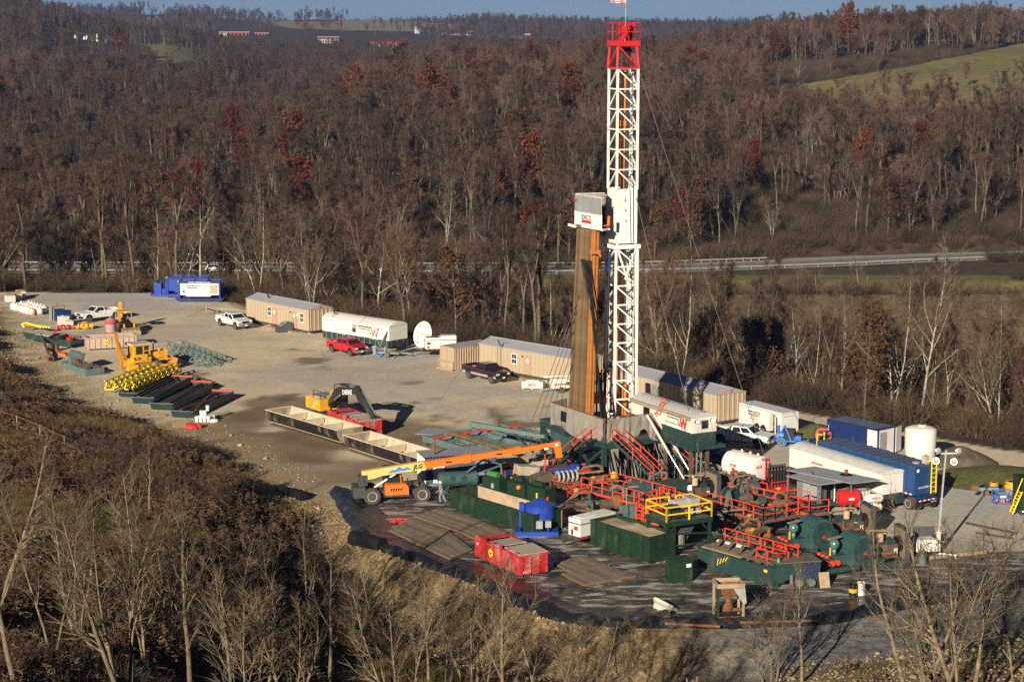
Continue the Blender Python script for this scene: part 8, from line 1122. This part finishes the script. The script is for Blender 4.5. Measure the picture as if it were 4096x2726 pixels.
A=at(444,1346);t=thing('red_lid_tank','upright tank with bright red lid and faded pink body behind the beige dumpster','tank',A);P(t,'shell',M('faded_pink',(.42,.26,.24),.7,var=.1,dirt=.3,dirtcol=(.35,.30,.26)),LATHE([(.62,0),(.64,1.7),(.6,1.75)],22));P(t,'lid',M('lid_red',(.5,.06,.08),.5,dirt=.15),LATHE([(.72,1.65),(.76,1.7),(.76,2.05),(.7,2.1)],22));P(t,'dome',M('lid_grey',(.3,.26,.26),.7),LATHE([(.68,2.1),(.3,2.3),(.1,2.38),(.1,2.5)],20));P(t,'ladder',BLACK,BAR((.7,-.3,0),(.7,-.3,1.7),.05),BAR((.85,-.05,0),(.85,-.05,1.7),.05),*[BAR((.7,-.3,.2+.25*i),(.85,-.05,.2+.25*i),.04)for i in range(6)]);P(t,'red_patch',RED,LATHE([(.645,.35),(.65,.36),(.65,.6),(.645,.61)],22))
for px,py,m,lab in((203,1407,DPIPE,'brown barrel under the green tray'),(226,1404,DPIPE,'second brown barrel under the green tray')):P(thing('barrel',lab,'drum',at(px,py),0,'barrels under the tray'),'shell',m,LATHE([(.3,0),(.31,.3),(.32,.31),(.31,.6),(.3,.9),(.27,.9),(.26,.85),(.01,.85)],16))
A=at(203,1446);t=thing('flanged_pipe','long grey pipe ending in a rusty flange on the gravel bank','pipe',A,0);b=at(165,1368)+Vector((0,0,1.0))-A;P(t,'pipe',DPIPE,C((0,0,.3),b,.16,n=10));P(t,'flange',RUST,C((0,-.1,.35),(b.x*.06,b.y*.06,.42),.4,n=16));P(t,'bore',BLACK,C((0,-.16,.34),(0,-.1,.35),.24,n=14))
for i in range(7):solo('steel_scrap','orange steel offcut on the gravel below the beige dumpster','scrap',ORANGE if i%3 else RUST,B(0,0,.12,random.uniform(1.0,2.4),.3,.14,rz=0),loc=at(225+14*i,1412+random.uniform(-6,10)),rz=R(-55+random.uniform(-25,25)),group='orange steel offcuts')
A,rz,L=seat2((344,1504),(428,1494));t=thing('pump_skid','teal tray skid carrying a ribbed pump and dark pipes','pump skid',A,rz);D_=6.4;P(t,'tray',GREYTEAL,BB(0,2.2,0,.08,.1,.75),BB(0,.08,.08,D_,.1,.75),BB(2.12,2.2,.08,D_,.1,.75),BB(0,2.2,D_,D_+.08,.1,.75),BB(.08,2.12,.08,D_,.1,.25),BB(-.1,2.7,-.25,0,0,.1));P(t,'pump',GREYTEAL,MV(C((0,-1.4,0),(0,1.4,0),.35,n=14),.9,4.2,1.7),*[MV(C((0,-1.3+.35*i,0),(0,-1.2+.35*i,0),.42,n=14),.9,4.2,1.7)for i in range(8)],BB(.5,1.2,4.8,5.6,.3,1.5),BAR((1.4,2.6,.3),(1.0,3.2,1.6),.1));P(t,'pipes',DPIPE,*[C((.4+.35*i,.5+.2*i,.7+.1*(i%2)),(.6+.3*i,4.6,.8),.14,n=8)for i in range(5)],TORUS((1.3,2.2,.9),.6,.09,'Z',16,6));P(t,'flange',RUST,C((1.6,.6,.6),(1.6,.75,.6),.35,n=12),C((.5,3.4,1.0),(.5,3.6,1.0),.3,n=12))
# trusses
def truss(label,A,rz,L,s,h,mat,n,r=.05,z=0,group=None,tri_=True):
    t=thing('steel_truss',label,'truss',(A.x,A.y,z),rz,group);ch=[(0,0),(s,0),(s/2,h)]if tri_ else[(0,0),(s,0),(0,h),(s,h)]
    for y,zz in ch:P(t,'chord',mat,BAR((0,y,zz+.06),(L,y,zz+.06),r*2))
    for i in range(n):
        a,b=L*i/n,L*(i+1)/n;P(t,'lacing',mat,*([BAR((a,0,.06),((a+b)/2,s/2,h),r*1.7),BAR(((a+b)/2,s/2,h),(b,0,.06),r*1.7),BAR((a,s,.06),((a+b)/2,s/2,h),r*1.7),BAR(((a+b)/2,s/2,h),(b,s,.06),r*1.7),BAR((a,0,.06),(b,s,.06),r*1.5)]if tri_ else[BAR((a,y,.06),((a+b)/2,y,h),r*2.2)for y in(0,s)]+[BAR(((a+b)/2,y,h),(b,y,.06),r*2.2)for y in(0,s)]+[BAR((a,0,h),(b,s,h),r*1.6),BAR((a,0,.06),(a,s,.06),r*1.8)]))
    return t
A,rz,L=seat2((640,1402),(822,1468));truss('blue-teal steel truss lying on the gravel right of the bulldozer',A,rz,13.5,1.5,1.1,GREYTEAL,8);truss('second blue-teal truss lying behind the first',A+Vector((1.6,1.6,0)),rz,12.5,1.2,.9,GREYTEAL,8)
def tray(label,n0,n1,z=.75,pipes=9,bar=True):
    a,b=at(*n0,z),at(*n1,z);d=b-a;t=thing('pipe_tray',label,'pipe tray',(a.x,a.y,0),math.atan2(d.y,d.x),'steel trays of pipe');L=d.length;W_=2.3
    P(t,'tray_side',M('dark_tray_steel',(.035,.055,.06),.5,var=.2,dirt=.25,dirtcol=(.12,.11,.09)),BB(0,L,-.08,0,.1,z+.05),BB(0,L,W_,W_+.08,.1,z+.05));P(t,'tray_floor',DGREY,BB(.3,L,0,W_,.1,.2));P(t,'near_end',TEALD,PR([(-.35,z),(.0,.1),(.08,.1),(-.27,z)],0,W_));P(t,'end_lip',GREYTEAL,BB(-.4,-.28,-.1,W_+.1,z,z+.06));P(t,'far_end',TEALD,BB(L-.08,L,0,W_,.2,z));pp=None
    if bar:P(t,'orange_bar',RAIL,BB(L-.2,L+.02,.0,W_,z+.05,z+.2))
    for i in range(pipes):
        if pp is None:pp=P(t,'pipe',DPIPE,C((0,0,0),(L-.8,0,0),.1,n=8),C((0,0,0),(.3,0,0),.13,n=8),C((L-1.1,0,0),(L-.8,0,0),.13,n=8),loc=(.2,.16,.45))
        else:again(t,pp,(.15+random.uniform(0,.3),.16+i*(W_-.3)/(pipes-1),.42+random.uniform(0,.28)),(0,random.uniform(-.01,.01),random.uniform(-.025,.025)))
    return t
A0,A1=(470,1561),(705,1487);tray('dark steel tray beneath the yellow truss',(560,1571),(722,1499),.55,4,False);a=at(455,1558,.6);b=at(640,1484,.6);truss('bright yellow zigzag truss resting across a dark tray',a,math.atan2((b-a).y,(b-a).x),11.4,1.0,.85,YELB,9,.06,z=.55,group='yellow trusses',tri_=False);a=at(495,1558,.6);b=at(690,1484,.6);truss('second bright yellow truss lying alongside',a+Vector((.9,0,0)),math.atan2((b-a).y,(b-a).x),11.4,.9,.8,YELB,9,.06,z=.55,group='yellow trusses',tri_=False)
tray('pipe tray with orange end bar nearest the yellow truss',(617,1589),(772,1508));tray('middle pipe tray with orange end bar',(692,1613),(850,1530));t=tray('pipe tray with jumbled loose pipes beside the white buckets',(776,1644),(933,1567),pipes=7);P(t,'loose_pipe',RUST,BAR((.8,.2,.75),(9,1.8,.85),.1),BAR((.5,1.6,.8),(6,.4,.8),.09))
for i in range(3):solo('loose_pipe','dark pipe lying on gravel behind the pipe trays','pipe',DPIPE,C((0,0,.2),(3.5,0,.2),.18,n=10),loc=at(768+24*i,1508+8*i),rz=R(-60),group='loose pipes behind the trays')
# buckets on a pallet, red tarp, board
A=at(778,1692);P(thing('bucket_pallet','wooden pallet under the white buckets','pallet',A,R(8)),'deck',WOOD,*[BB(0,2.0,.16*i,.16*i+.12,.08,.12)for i in range(8)],BB(0,2,0,.1,0,.08),BB(0,2,1.1,1.2,0,.08))
for i,(x,y,z)in enumerate([(.2+.38*i,.2,.12)for i in range(4)]+[(.3+.38*i,.6,.12)for i in range(4)]+[(.8,.95,.12),(1.3,.95,.12),(1.7,.95,.12),(.6,.62,.62),(.95,.6,.62),(1.2,.75,1.1)]):t=thing('bucket',('white plastic bucket perched on top of the stack' if i==13 else 'white plastic bucket stacked on the pallet in front of the pipe trays'),'bucket',A+Vector((x,y,z)),0,None if i==13 else 'white buckets on a pallet');P(t,'pail',WTXT,LATHE([(.15,0),(.18,.45),(.19,.46),(.19,.5),(.01,.5)],14));P(t,'lid',WHITE,C((0,0,.5),(0,0,.53),.19,n=14))
solo('red_tarp','crumpled red tarp on the bank below the buckets','tarp',M('red_tarp',(.5,.04,.03),.7,bump=1.0,bscale=5),SPH((0,0,.1),.7,9,6,.6),SPH((.6,.2,.15),.45,8,6,.8),loc=at(768,1712));solo('cardboard_sheet','tan board leaning on the bank beside the red tarp','board',M('cardboard',(.36,.24,.13)),BB(0,1.3,0,.9,0,.04),loc=at(700,1712),rot=(R(25),0,R(30)));solo('white_sack','pale sack slumped beside the bucket pallet','sack',BAGM,SPH((0,0,.15),.5,10,6,.45),loc=at(856,1688))

# ---------------------------------------------------------------- liner, bank, foreground
def offs(poly,d):
    t=np.gradient(poly,axis=0);t/=np.linalg.norm(t,axis=1)[:,None];n_=np.stack([-t[:,1],t[:,0]],1);return poly+n_*d
def resample(poly,st):
    L=np.r_[0,np.cumsum(np.linalg.norm(np.diff(poly,axis=0),axis=1))];s=np.arange(0,L[-1],st);return np.stack([np.interp(s,L,poly[:,k])for k in(0,1)],1)
FL=resample(A2([(1345,1965),(1390,2030),(1447,2140),(1554,2200),(1715,2255),(1880,2308),(2091,2415),(2299,2485),(2669,2502),(3062,2496),(3279,2487),(3584,2430),(3855,2385),(4200,2312),(4500,2270)]),.5)
m_=len(FL);prof=[(-.9,-.25),(-.5,.12),(-.15,.42),(.2,.5),(.6,.3),(1.1,.06),(1.8,.03),(2.6,.03)];V,F=[],[]
for i in range(m_):
    for j,(o_,z)in enumerate(prof):V.append((i,j,o_,z))
tt=np.gradient(FL,axis=0);tt/=np.linalg.norm(tt,axis=1)[:,None];nn=np.stack([-tt[:,1],tt[:,0]],1);k=len(prof);W3=[]
for i,j,o_,z in V:
    f=(fbm(np.array([i*.35]),np.array([j*.9]),71)[0]-.5);p=FL[i]+nn[i]*(o_+f*.5);W3.append((p[0],p[1],z*(1+f*1.2)+(.06*f if j>4 else 0)+.02))
F=[(i*k+j,(i+1)*k+j,(i+1)*k+j+1,i*k+j+1)for i in range(m_-1)for j in range(k-1)]
t=thing('pit_liner','black plastic containment liner folded over a berm along the front of the pad','liner',(0,0,0));P(t,'berm_fold',LINER,(W3,F),smooth=True)
# flat liner sheet, muddy, under the mud system
LM=bpy.data.materials.new('muddy_liner');LM.use_nodes=True;n_=LM.node_tree.nodes;l_=LM.node_tree.links;b=n_['Principled BSDF'];tc=n_.new('ShaderNodeTexCoord')
def noise_ramp(sc,lo,hi,det=7,rough=.65,stretch=None):
    nz=n_.new('ShaderNodeTexNoise');nz.inputs['Scale'].default_value=sc;nz.inputs['Detail'].default_value=det;nz.inputs['Roughness'].default_value=rough;mp=n_.new('ShaderNodeMapping');mp.inputs['Scale'].default_value=stretch or(1,1,1);mp.inputs['Rotation'].default_value=(0,0,R(-35));l_.new(tc.outputs['Object'],mp.inputs[0]);l_.new(mp.outputs[0],nz.inputs[0]);r_=n_.new('ShaderNodeMapRange');r_.inputs[1].default_value=lo;r_.inputs[2].default_value=hi;l_.new(nz.outputs[0],r_.inputs[0]);return r_.outputs[0]
def mixn(f,a,c):
    k_=n_.new('ShaderNodeMix');k_.data_type='RGBA';l_.new(f,k_.inputs[0]);(l_.new(a,k_.inputs[6])if not isinstance(a,tuple)else setattr(k_.inputs[6],'default_value',(*a,1)));k_.inputs[7].default_value=(*c,1);return k_.outputs[2]
c1=mixn(noise_ramp(.45,.42,.55),(.028,.028,.03),(.12,.098,.07));c2=mixn(noise_ramp(.8,.50,.60,stretch=(.5,1.4,1)),c1,(.42,.40,.37));c3=mixn(noise_ramp(.3,.55,.62),c2,(.055,.045,.035));l_.new(c3,b.inputs['Base Color']);mr_=n_.new('ShaderNodeMapRange');mr_.inputs[3].default_value=.32;mr_.inputs[4].default_value=.95;l_.new(noise_ramp(.5,.42,.58),mr_.inputs[0]);l_.new(mr_.outputs[0],b.inputs['Roughness'])
bp=n_.new('ShaderNodeBump');bp.inputs['Strength'].default_value=.9;bp.inputs['Distance'].default_value=.12;l_.new(noise_ramp(1.3,0,1,stretch=(.6,1.5,1)),bp.inputs['Height']);l_.new(bp.outputs[0],b.inputs['Normal'])
inner=A2([(4500,2205),(4096,2200),(3900,2210),(3650,2240),(3560,2170),(3300,2040),(3000,1930),(2700,1850),(2450,1820),(2200,1850),(1980,1925),(1700,1960),(1480,1990)]);poly=np.vstack([offs(FL,1.6)[::6],inner]);me=mesh('liner_sheet',[(p[0],p[1],.012)for p in poly],[tuple(range(len(poly)))],LM);o=bpy.data.objects.new('liner_sheet',me);COL.objects.link(o);o.parent=t
for i,(px,py,r_)in enumerate(((3480,2425,1.0),(3250,2440,.8),(4020,2320,2.2),(3630,2380,.9),(2900,2420,.6))):
    A=at(px,py);P(t,'puddle',M('puddle_water',(.02,.022,.025),.06,var=.02,spec=.8),PR([(r_*math.cos(a)*(1+.3*math.sin(3*a+i)),.55*r_*math.sin(a)*(1+.25*math.cos(2*a+i)))for a in[R(18*k_)for k_ in range(20)]],.02,.03,'Z'),loc=(A.x,A.y,0))
P(t,'weight_log',RUST,*[C(at(*a,.3),at(*b,.3),.09,n=8)for a,b in(((2660,2492),(2880,2504)),((2960,2488),(3270,2480)))])
solo('drain_pipe','big black corrugated drain pipe on the weedy slope left of the liner','pipe',BLACK,*[C((.3*i,0,.4),(.3*i+.18,0,.4),.42,n=14)for i in range(11)],C((0,0,.4),(3.3,0,.4),.37,n=14),loc=at(1120,1975),rz=R(-48));solo('drain_pipe','large black corrugated pipe end poking from the bank below the liner corner','pipe',BLACK,C((0,0,.3),(3.2,0,.3),.6,n=16),loc=at(1412,2165),rz=R(-42));solo('red_chain','tangle of red chain on the liner left of the mats','chain',RTXT,*[TORUS((.35*i,.3*math.sin(i*2),.1),.3,.07,'Z',10,5)for i in range(5)],loc=at(1575,2088));solo('fallen_timber','dark weathered timber sticking out of the rocky bank','timber',DPIPE,BB(0,5.0,0,.35,0,.3),loc=Vector((6.5,124,float(H(np.array(6.5),np.array(124.)))+.2)),rot=(0,R(-6),R(38)))
# rocks on the bank
def rock(seed,n=10):
    rng=np.random.default_rng(seed);bm_=SPH((0,0,0),1,7,5);v=[Vector((p.x*(1+.3*(rng.random()-.5)),p.y*.8*(1+.3*(rng.random()-.5)),p.z*.6))+Vector(rng.normal(size=3)*.1)for p in bm_[0]];f=[q for q in bm_[1]];tr=[]
    for q in f:tr+=[(q[0],q[i],q[i+1])for i in range(1,len(q)-1)]
    return np.array(v),np.array(tr)
RKM=bark('tan_limestone',(.34,.265,.15),(.22,.17,.10),1.5,.35);CR=bpy.data.collections.new('rock_sources')
for i in range(4):pobj(CR,'rk_%d'%i,*rock(i),RKM)
def onland(n,x0,x1,y0,y1,f):
    x=RNG.uniform(x0,x1,n);y=RNG.uniform(y0,y1,n);sf=pdist(x,y,FRONT);u,v=px_of(x,y,H(x,y));k_=~inside(x,y,PADPOLY)&(np.abs(u-2048)<2250)&(y<262)&(v<2850)&(sf<pdist(x,y,REAR));k_&=f(x,y,sf);return x[k_],y[k_],H(x[k_],y[k_])
n9=lambda x,y:fbm(x/4,y/4,91)
x,y,z=onland(150000,-66,45,100,262,lambda x,y,s:np.where(x<-14,s<2.2+3*n9(x,y),np.where(x<9,s<6+5*n9(x,y),(s>5.5+2*n9(x,y))&(s<22)))&(RNG.uniform(0,1,len(x))<np.where(x<-14,.8,.9)))
xp=RNG.uniform(-66,-14,9000);yp=RNG.uniform(150,250,9000);k_=inside(xp,yp,PADPOLY)&(pdist(xp,yp,FRONT)<3+5*n9(xp,yp));x,y,z=np.r_[x,xp[k_]],np.r_[y,yp[k_]],np.r_[z,0*xp[k_]];m_=len(x)
sc_=RNG.uniform(.04,.12,m_)*np.where(RNG.uniform(0,1,m_)>.97,2.6,1);scatter('bank_rocks',np.stack([x,y,z+.02],1),RNG.uniform(0,6.28,m_),sc_,RNG.integers(0,4,m_),CR,'loose tan rocks on the bank around the pad')
# weeds and grass
def tuft(seed,h,n,sp,r,droop=.3):
    rng=np.random.default_rng(seed);W=Segs()
    for i in range(n):p=np.r_[rng.normal(size=2)*sp,-.05];d=np.r_[rng.normal(size=2)*.35,1];d/=np.linalg.norm(d);m=p+d*h*rng.uniform(.5,1);W.add(p,m,r,0)
    return W.blades(rng)
def stalks(seed,h,n,sp):
    rng=np.random.default_rng(seed);W=Segs()
    for i in range(n):
        p=np.r_[rng.normal(size=2)*sp,-.05];d=np.r_[rng.normal(size=2)*.15,1];d/=np.linalg.norm(d);e=p+d*h*rng.uniform(.6,1);W.add(p,e,.014,0)
        for k_ in range(9):q=p+(e-p)*rng.uniform(.55,1.02);W.add(q,q+np.r_[rng.normal(size=2)*.13,rng.uniform(-.02,.14)],.03,0)
    return W.blades(rng)
CG=bpy.data.collections.new('weed_sources')
pobj(CG,'w_0',*tuft(1,.55,70,.28,.014),GRM);pobj(CG,'w_1',*tuft(2,.4,70,.3,.015),GGM);pobj(CG,'w_2',*stalks(3,1.1,16,.35),WEM);pobj(CG,'w_3',*stalks(4,.85,18,.4),WEM);pobj(CG,'w_4',*brush(5,1.3,36,1.0,.011),BRM)
x,y,z=onland(90000,-66,45,62,262,lambda x,y,s:np.where(x<-14,s>2+3.5*n9(x,y),np.where(x<9,s>7+5*n9(x,y),(s>19)|((s>9)&(RNG.uniform(0,1,len(x))<.05))))&(RNG.uniform(0,1,len(x))<.75));m_=len(x);pa=fbm(x/6,y/6,101);pb=fbm(x/9,y/9,107);r_=RNG.uniform(0,1,m_)
pk=np.where(pa<.46,np.where(r_<.75,0,1),np.where(pa<.58,np.where(pb>.5,2,3),np.where(r_<.5,4,2)));pk=np.where((pb>.6)&(r_<.8),1,pk);scatter('weedy_ground_cover',np.stack([x,y,z],1),RNG.uniform(0,6.28,m_),RNG.uniform(.7,1.4,m_),pk,CG,'brown weeds and dry grass on the foreground slope')
# foreground trees (base pixel column, distance, kind, scale)
def ft(px,d,key,s,lab,rz=None,grp='young trees on the foreground slope',name='young_tree'):
    x=(px-IW/2)/FPX*d*1.06;return tree(key,x,d,lab,grp,s*(.98 if px<1300 else .86),rz,None,name)
for px,d,k_,s,lab in((90,84,'sap2',.95,'thin leaning tree at the lower left edge'),(240,92,'sap1',1.05,'forked tan tree near the lower left corner'),(345,100,'sap3',1.15,'bushy multi-stemmed tree right of the lower left fork'),(520,88,'sap0',1.1,'tall three-stemmed tree in the lower left foreground'),(600,96,'sap1',1.2,'two-stemmed pale tree beside the tall three-stemmed one'),(780,93,'sap2',1.0,'straight slender tree at the bottom left of centre'),(930,104,'sap1',.95,'slender forked tree on the weedy slope'),(1010,90,'sap3',1.3,'low wide-branching tree at the bottom'),(1180,98,'sap0',.85,'stooping three-stemmed tree left of the liner'),(1330,110,'sap2',1.0,'slim upright tree below the telehandler'),(1560,104,'sap1',1.15,'pale forked tree in front of the liner corner'),(1620,96,'sap0',1.0,'dense three-stemmed tree right of the pale fork'),(1905,102,'sap3',1.35,'spreading bare tree below the front red dumpster'),(2010,95,'sap2',1.02,'single-stemmed tree right of the front red dumpster'),(2180,101,'sap1',1.25,'tall forked tree in front of the white generator'),(2330,97,'sap0',.85,'three-stemmed tree leaning right on the rocky bank'),(3060,113,'sap3',1.1,'small bare tree in front of the teal mud tank'),(3190,114,'sap2',.78,'straight pale tree in front of the small teal tank'),(3640,101,'sap0',1.28,'large leaning multi-stemmed tree at the right front'),(3720,97,'sap1',1.55,'big pale forked tree at the right front'),(3830,99,'sap0',1.4,'widest multi-trunk tree at the right edge'),(4040,106,'sap1',1.2,'bare tree at the far right edge'),(640,140,'sap2',.55,'thin young tree on the left slope below the pipe trays'),(560,118,'sap3',.75,'shrubby tree in the middle of the left slope'),(1100,124,'sap1',.6,'small fork-stemmed tree by the rocky bank'),(1250,128,'sap0',.68,'small tree near the drain pipe'),(1720,115,'sap2',.75,'whip-thin tree in front of the mats'),(2480,110,'sap3',.85,'twiggy sapling on the rocky bank'),(20,100,'sap0',1.0,'tree cut by the left edge of the frame'),(700,108,'sap1',.9,'pale sapling between the two left thickets'),(1450,120,'sap3',.9,'low thicket tree at the liner corner'),(1790,108,'sap1',.9,'slender forked sapling below the dumpster')):ft(px,d,k_,s,lab)
# splintered stump
A=Vector(((2760-2048)/FPX*105*1.06,105,0));A.z=float(H(np.array(A.x),np.array(A.y)));t=thing('broken_stump','splintered grey and orange tree stump at the bottom right of centre','stump',A);P(t,'trunk',BW,C((0,0,-.3),(0,0,1.6),.35,.28,n=9),C((-.1,0,1.4),(-.35,.05,2.6),.14,.02,n=5),C((.05,0,1.4),(.0,0,2.5),.1,.02,n=5));P(t,'torn_wood',M('torn_orange_wood',(.3,.12,.05),.9,var=.3),C((.12,-.05,1.2),(.25,0,2.7),.16,.03,n=5),BB(-.05,.22,-.3,-.26,.3,1.8));P(t,'branch',BW,C((-.1,0,1.0),(-1.2,.2,1.4),.07,.03,n=5),C((.2,0,.9),(1.6,.3,1.9),.06,.02,n=5))
# wire fence on the left slope
t=thing('wire_fence','old wire fence on the weedy left slope','fence');fp=[]
for px,d in((-30,168),(85,166),(175,163),(270,160)):x=(px-IW/2)/FPX*d*1.03;fp.append(Vector((x,d,float(H(np.array(x),np.array(float(d)))))))
for p in fp:P(t,'post',GREY,C((0,0,-.2),(0,0,1.5),.04,n=6),loc=p)
P(t,'wire',RUST,*[BAR(a+Vector((0,0,z)),b+Vector((0,0,z)),.05)for a,b in zip(fp[:-1],fp[1:])for z in(1.45,.7)])
# ---------------------------------------------------------------- far buildings
def far(name,label,cat_,px0,px1,py,d,h,mat,roof=None,depth=14,rows=1,wn=0):
    a,b=atd(px0,py,d),atd(px1,py,d);L=(b-a).length;z=float(Hfar(np.array([(a.x+b.x)/2]),np.array([d]))[0]);t=thing(name,label,cat_,(a.x,d,a.z));P(t,'wall',mat,BB(0,L,0,depth,min(0,z-a.z)-3,h))
    P(t,'roof',roof or GREY,PR([(-.8,h),(depth/2,h+2.2),(depth+.8,h)],-1,L+1,'X')if roof is RTXT else BB(-.5,L+.5,-.5,depth+.5,h,h+.6));w0=None
    for k_ in range(wn):
        for r2 in range(rows):
            p=(L*(k_+.5)/wn,-.1,h*(r2+.35)/rows)
            if w0 is None:w0=P(t,'window',GLASS,BB(-L/wn*.3,L/wn*.3,-.1,.05,0,h/rows*.45),loc=p)
            else:again(t,w0,p)
    return t
BRK=M('red_brick',(.34,.09,.06),.9,var=.1);PAL=M('pale_stone',(.6,.57,.5),.9,var=.06)
far('school_building','red-brick school building at the left of the distant town','building',878,998,150,2520,6.5,BRK,None,18,1,8);far('low_building','pale annex at the left end of the brick school','building',876,908,149,2500,4.5,PAL,None,12,1,3);far('low_building','small red and white building right of the brick school','building',1020,1075,149,2540,5,BRK,None,12,1,4);far('brick_building','red-brick block with white front in the distant town','building',1272,1356,172,2450,7,BRK,None,18,2,5);far('white_hall','white hall in front of the red-brick block','building',1278,1330,174,2430,4.5,PAL,None,12,1,5)
far('long_building','long pale building with a bright red roof in the distant town','building',1478,1613,194,2350,6,PAL,RTXT,16,2,14);far('farm_building','cluster of white farm buildings below the far field','building',1798,1890,152,2900,5,PAL,None,16,1,6);far('farm_building','white farm sheds above the cluster on the far slope','building',1856,1892,138,3000,4.5,PAL,None,16,1,3);far('farm_building','tan barn on the far right slope','building',2096,2136,150,2900,5,M('tan_barn',(.42,.33,.25)),None,14,1,4);far('farm_building','low white trailer home below the tan barn','building',1965,2000,164,2700,3.5,PAL,None,10,1,4);far('farm_building','low white house near the spur skyline','building',2048,2082,177,2600,3.5,PAL,None,10,1,3);far('farm_house','pale house with dark roof left of the white farm cluster','building',1768,1785,146,2900,5,PAL,None,10,1,2)
for px,h,lab in((1665,9,'tall white farm silo on the far slope'),(1675,6.5,'shorter white silo beside the tall one')):a=atd(px,131,2900);P(thing('silo',lab,'silo',a,0,'white farm silos'),'shell',PAL,LATHE([(2.2,-6),(2.2,h-2),(1.6,h-.8),(.2,h)],14))
for i,(px,py,h)in enumerate(((388,111,5.5),(462,118,5),(345,100,3),(300,96,2.5),(420,112,2.5),(335,106,2),(365,104,2.2))):a=atd(px,py,1480);a.z=float(Hfar(np.array([a.x]),np.array([1480.]))[0]);P(thing('monument',('tall white cemetery obelisk on the left hill','second white cemetery monument on the left hill')[i]if i<2 else 'pale gravestone in the cemetery on the left hill','monument',a,0,None if i<2 else 'gravestones in the hill cemetery'),'shaft',PAL,FR(-.8,.8,.7,-.5,-.5,.5,.45,h))

# ---------------------------------------------------------------- individual trees
ZONES=[(330,'left of the blue compressors'),(640,'behind the far-left gravel edge'),(960,'right behind the blue compressors'),(1260,'behind the left beige trailer'),(1640,'behind the white trailer with the green skirt'),(1850,'behind the white generator and cream container'),(2290,'behind the middle beige trailer'),(2600,'directly behind the derrick'),(2900,'behind the beige trailer right of the derrick'),(3230,'behind the white cargo trailer'),(3560,'behind the navy container'),(3800,'behind the white poly tank'),(9999,'at the right edge beyond the grassy bank')]
def zone(px):return next(z for a,z in ZONES if px<a)
def size(s,lo,hi):return 'short ' if s<lo else('tall ' if s>hi else '')
n=0;spots=[]
while n<118:
    px,r_=random.uniform(-120,4250),random.uniform(2,42);k=random.uniform(0,1)
    a=np.array(REAR)[::-1];x=random.uniform(-85,75)
    yb=np.interp(x,a[:,0],a[:,1]);x+=.7*r_;y=yb+.7*r_
    if abs(x/y)>.285 or any((x-p)**2+(y-q_)**2<6.5 for p,q_ in spots):continue
    spots.append((x,y));px=pxof((x,y,0))[0];right=px>2450;zl=zone(px);nr='close to the pad, ' if r_<14 else('well down the bank, ' if r_>28 else '')
    w_=random.uniform(0,1)
    if right and w_<.42:sc=random.uniform(.8,1.05);tree(random.choice(['syc0','syc1','syc2']),x,y,size(sc,.87,.98)+'pale sycamore '+nr+zl,'pale sycamores right of the derrick',sc,name='sycamore_tree')
    elif not right and w_<.13:sc=random.uniform(.8,1.1);tree(random.choice(['syc0','syc1']),x,y,size(sc,.88,1.02)+'pale sycamore '+nr+zl,'pale sycamores left of the derrick',sc,name='sycamore_tree')
    elif w_>.92:tree('oak2',x,y,'small brown-leaved oak '+nr+zl,'brown-leaved oaks behind the pad',random.uniform(.5,.75),name='oak_tree')
    else:sc=random.uniform(.75,1.1);tree(random.choice(['tree0','tree1','tree2','tree3','tree4']),x,y,size(sc,.85,.99)+'bare grey tree '+nr+zl,'bare trees behind the pad',sc)
    n+=1
n=0
while n<46:
    px=random.uniform(-100,4200);d=random.uniform(318,392)
    if d>376 and 2500<px<3300:continue
    x=(px-IW/2)/FPX*d;w_=random.uniform(0,1)
    if w_<.4 and px>2400:tree(random.choice(['syc0','syc1','syc2']),x,d,'pale sycamore just below the road, seen '+zone(px),'sycamores below the road',random.uniform(.6,.9),name='sycamore_tree')
    else:tree(random.choice(['tree0','tree1','tree3']),x,d,'bare tree just below the road, seen '+zone(px),'bare trees below the road',random.uniform(.6,.85))
    n+=1
# coloured oaks and pale trees one can pick out on the far slope (base pixel, distance)
for px,d,key,s,lab in OAKS:
    x=(px-IW/2)/FPX*d;tree(key,x,d,lab,'coloured oaks on the slopes',s*1.25,name='oak_tree')
for px,d,key,s,lab in PALES:
    x=(px-IW/2)/FPX*d;tree(key,x,d,lab,'pale trees on the slopes',s,name='sycamore_tree')
for px,d,s in((3270,640,.9),(3390,690,1),(3480,720,.8),(3610,720,1),(3760,690,1.1),(3850,730,.9),(3990,700,1),(4080,720,1.1),(3340,760,.8)):
    x=(px-IW/2)/FPX*d;tree(random.choice(['tree2','tree4']),x,d,('shorter' if s<.95 else 'fuller')+' spreading bare tree at the lower edge of the right green field, '+('left part' if px<3450 else 'middle part' if px<3800 else 'right part'),'bare trees along the right field',s*.8)
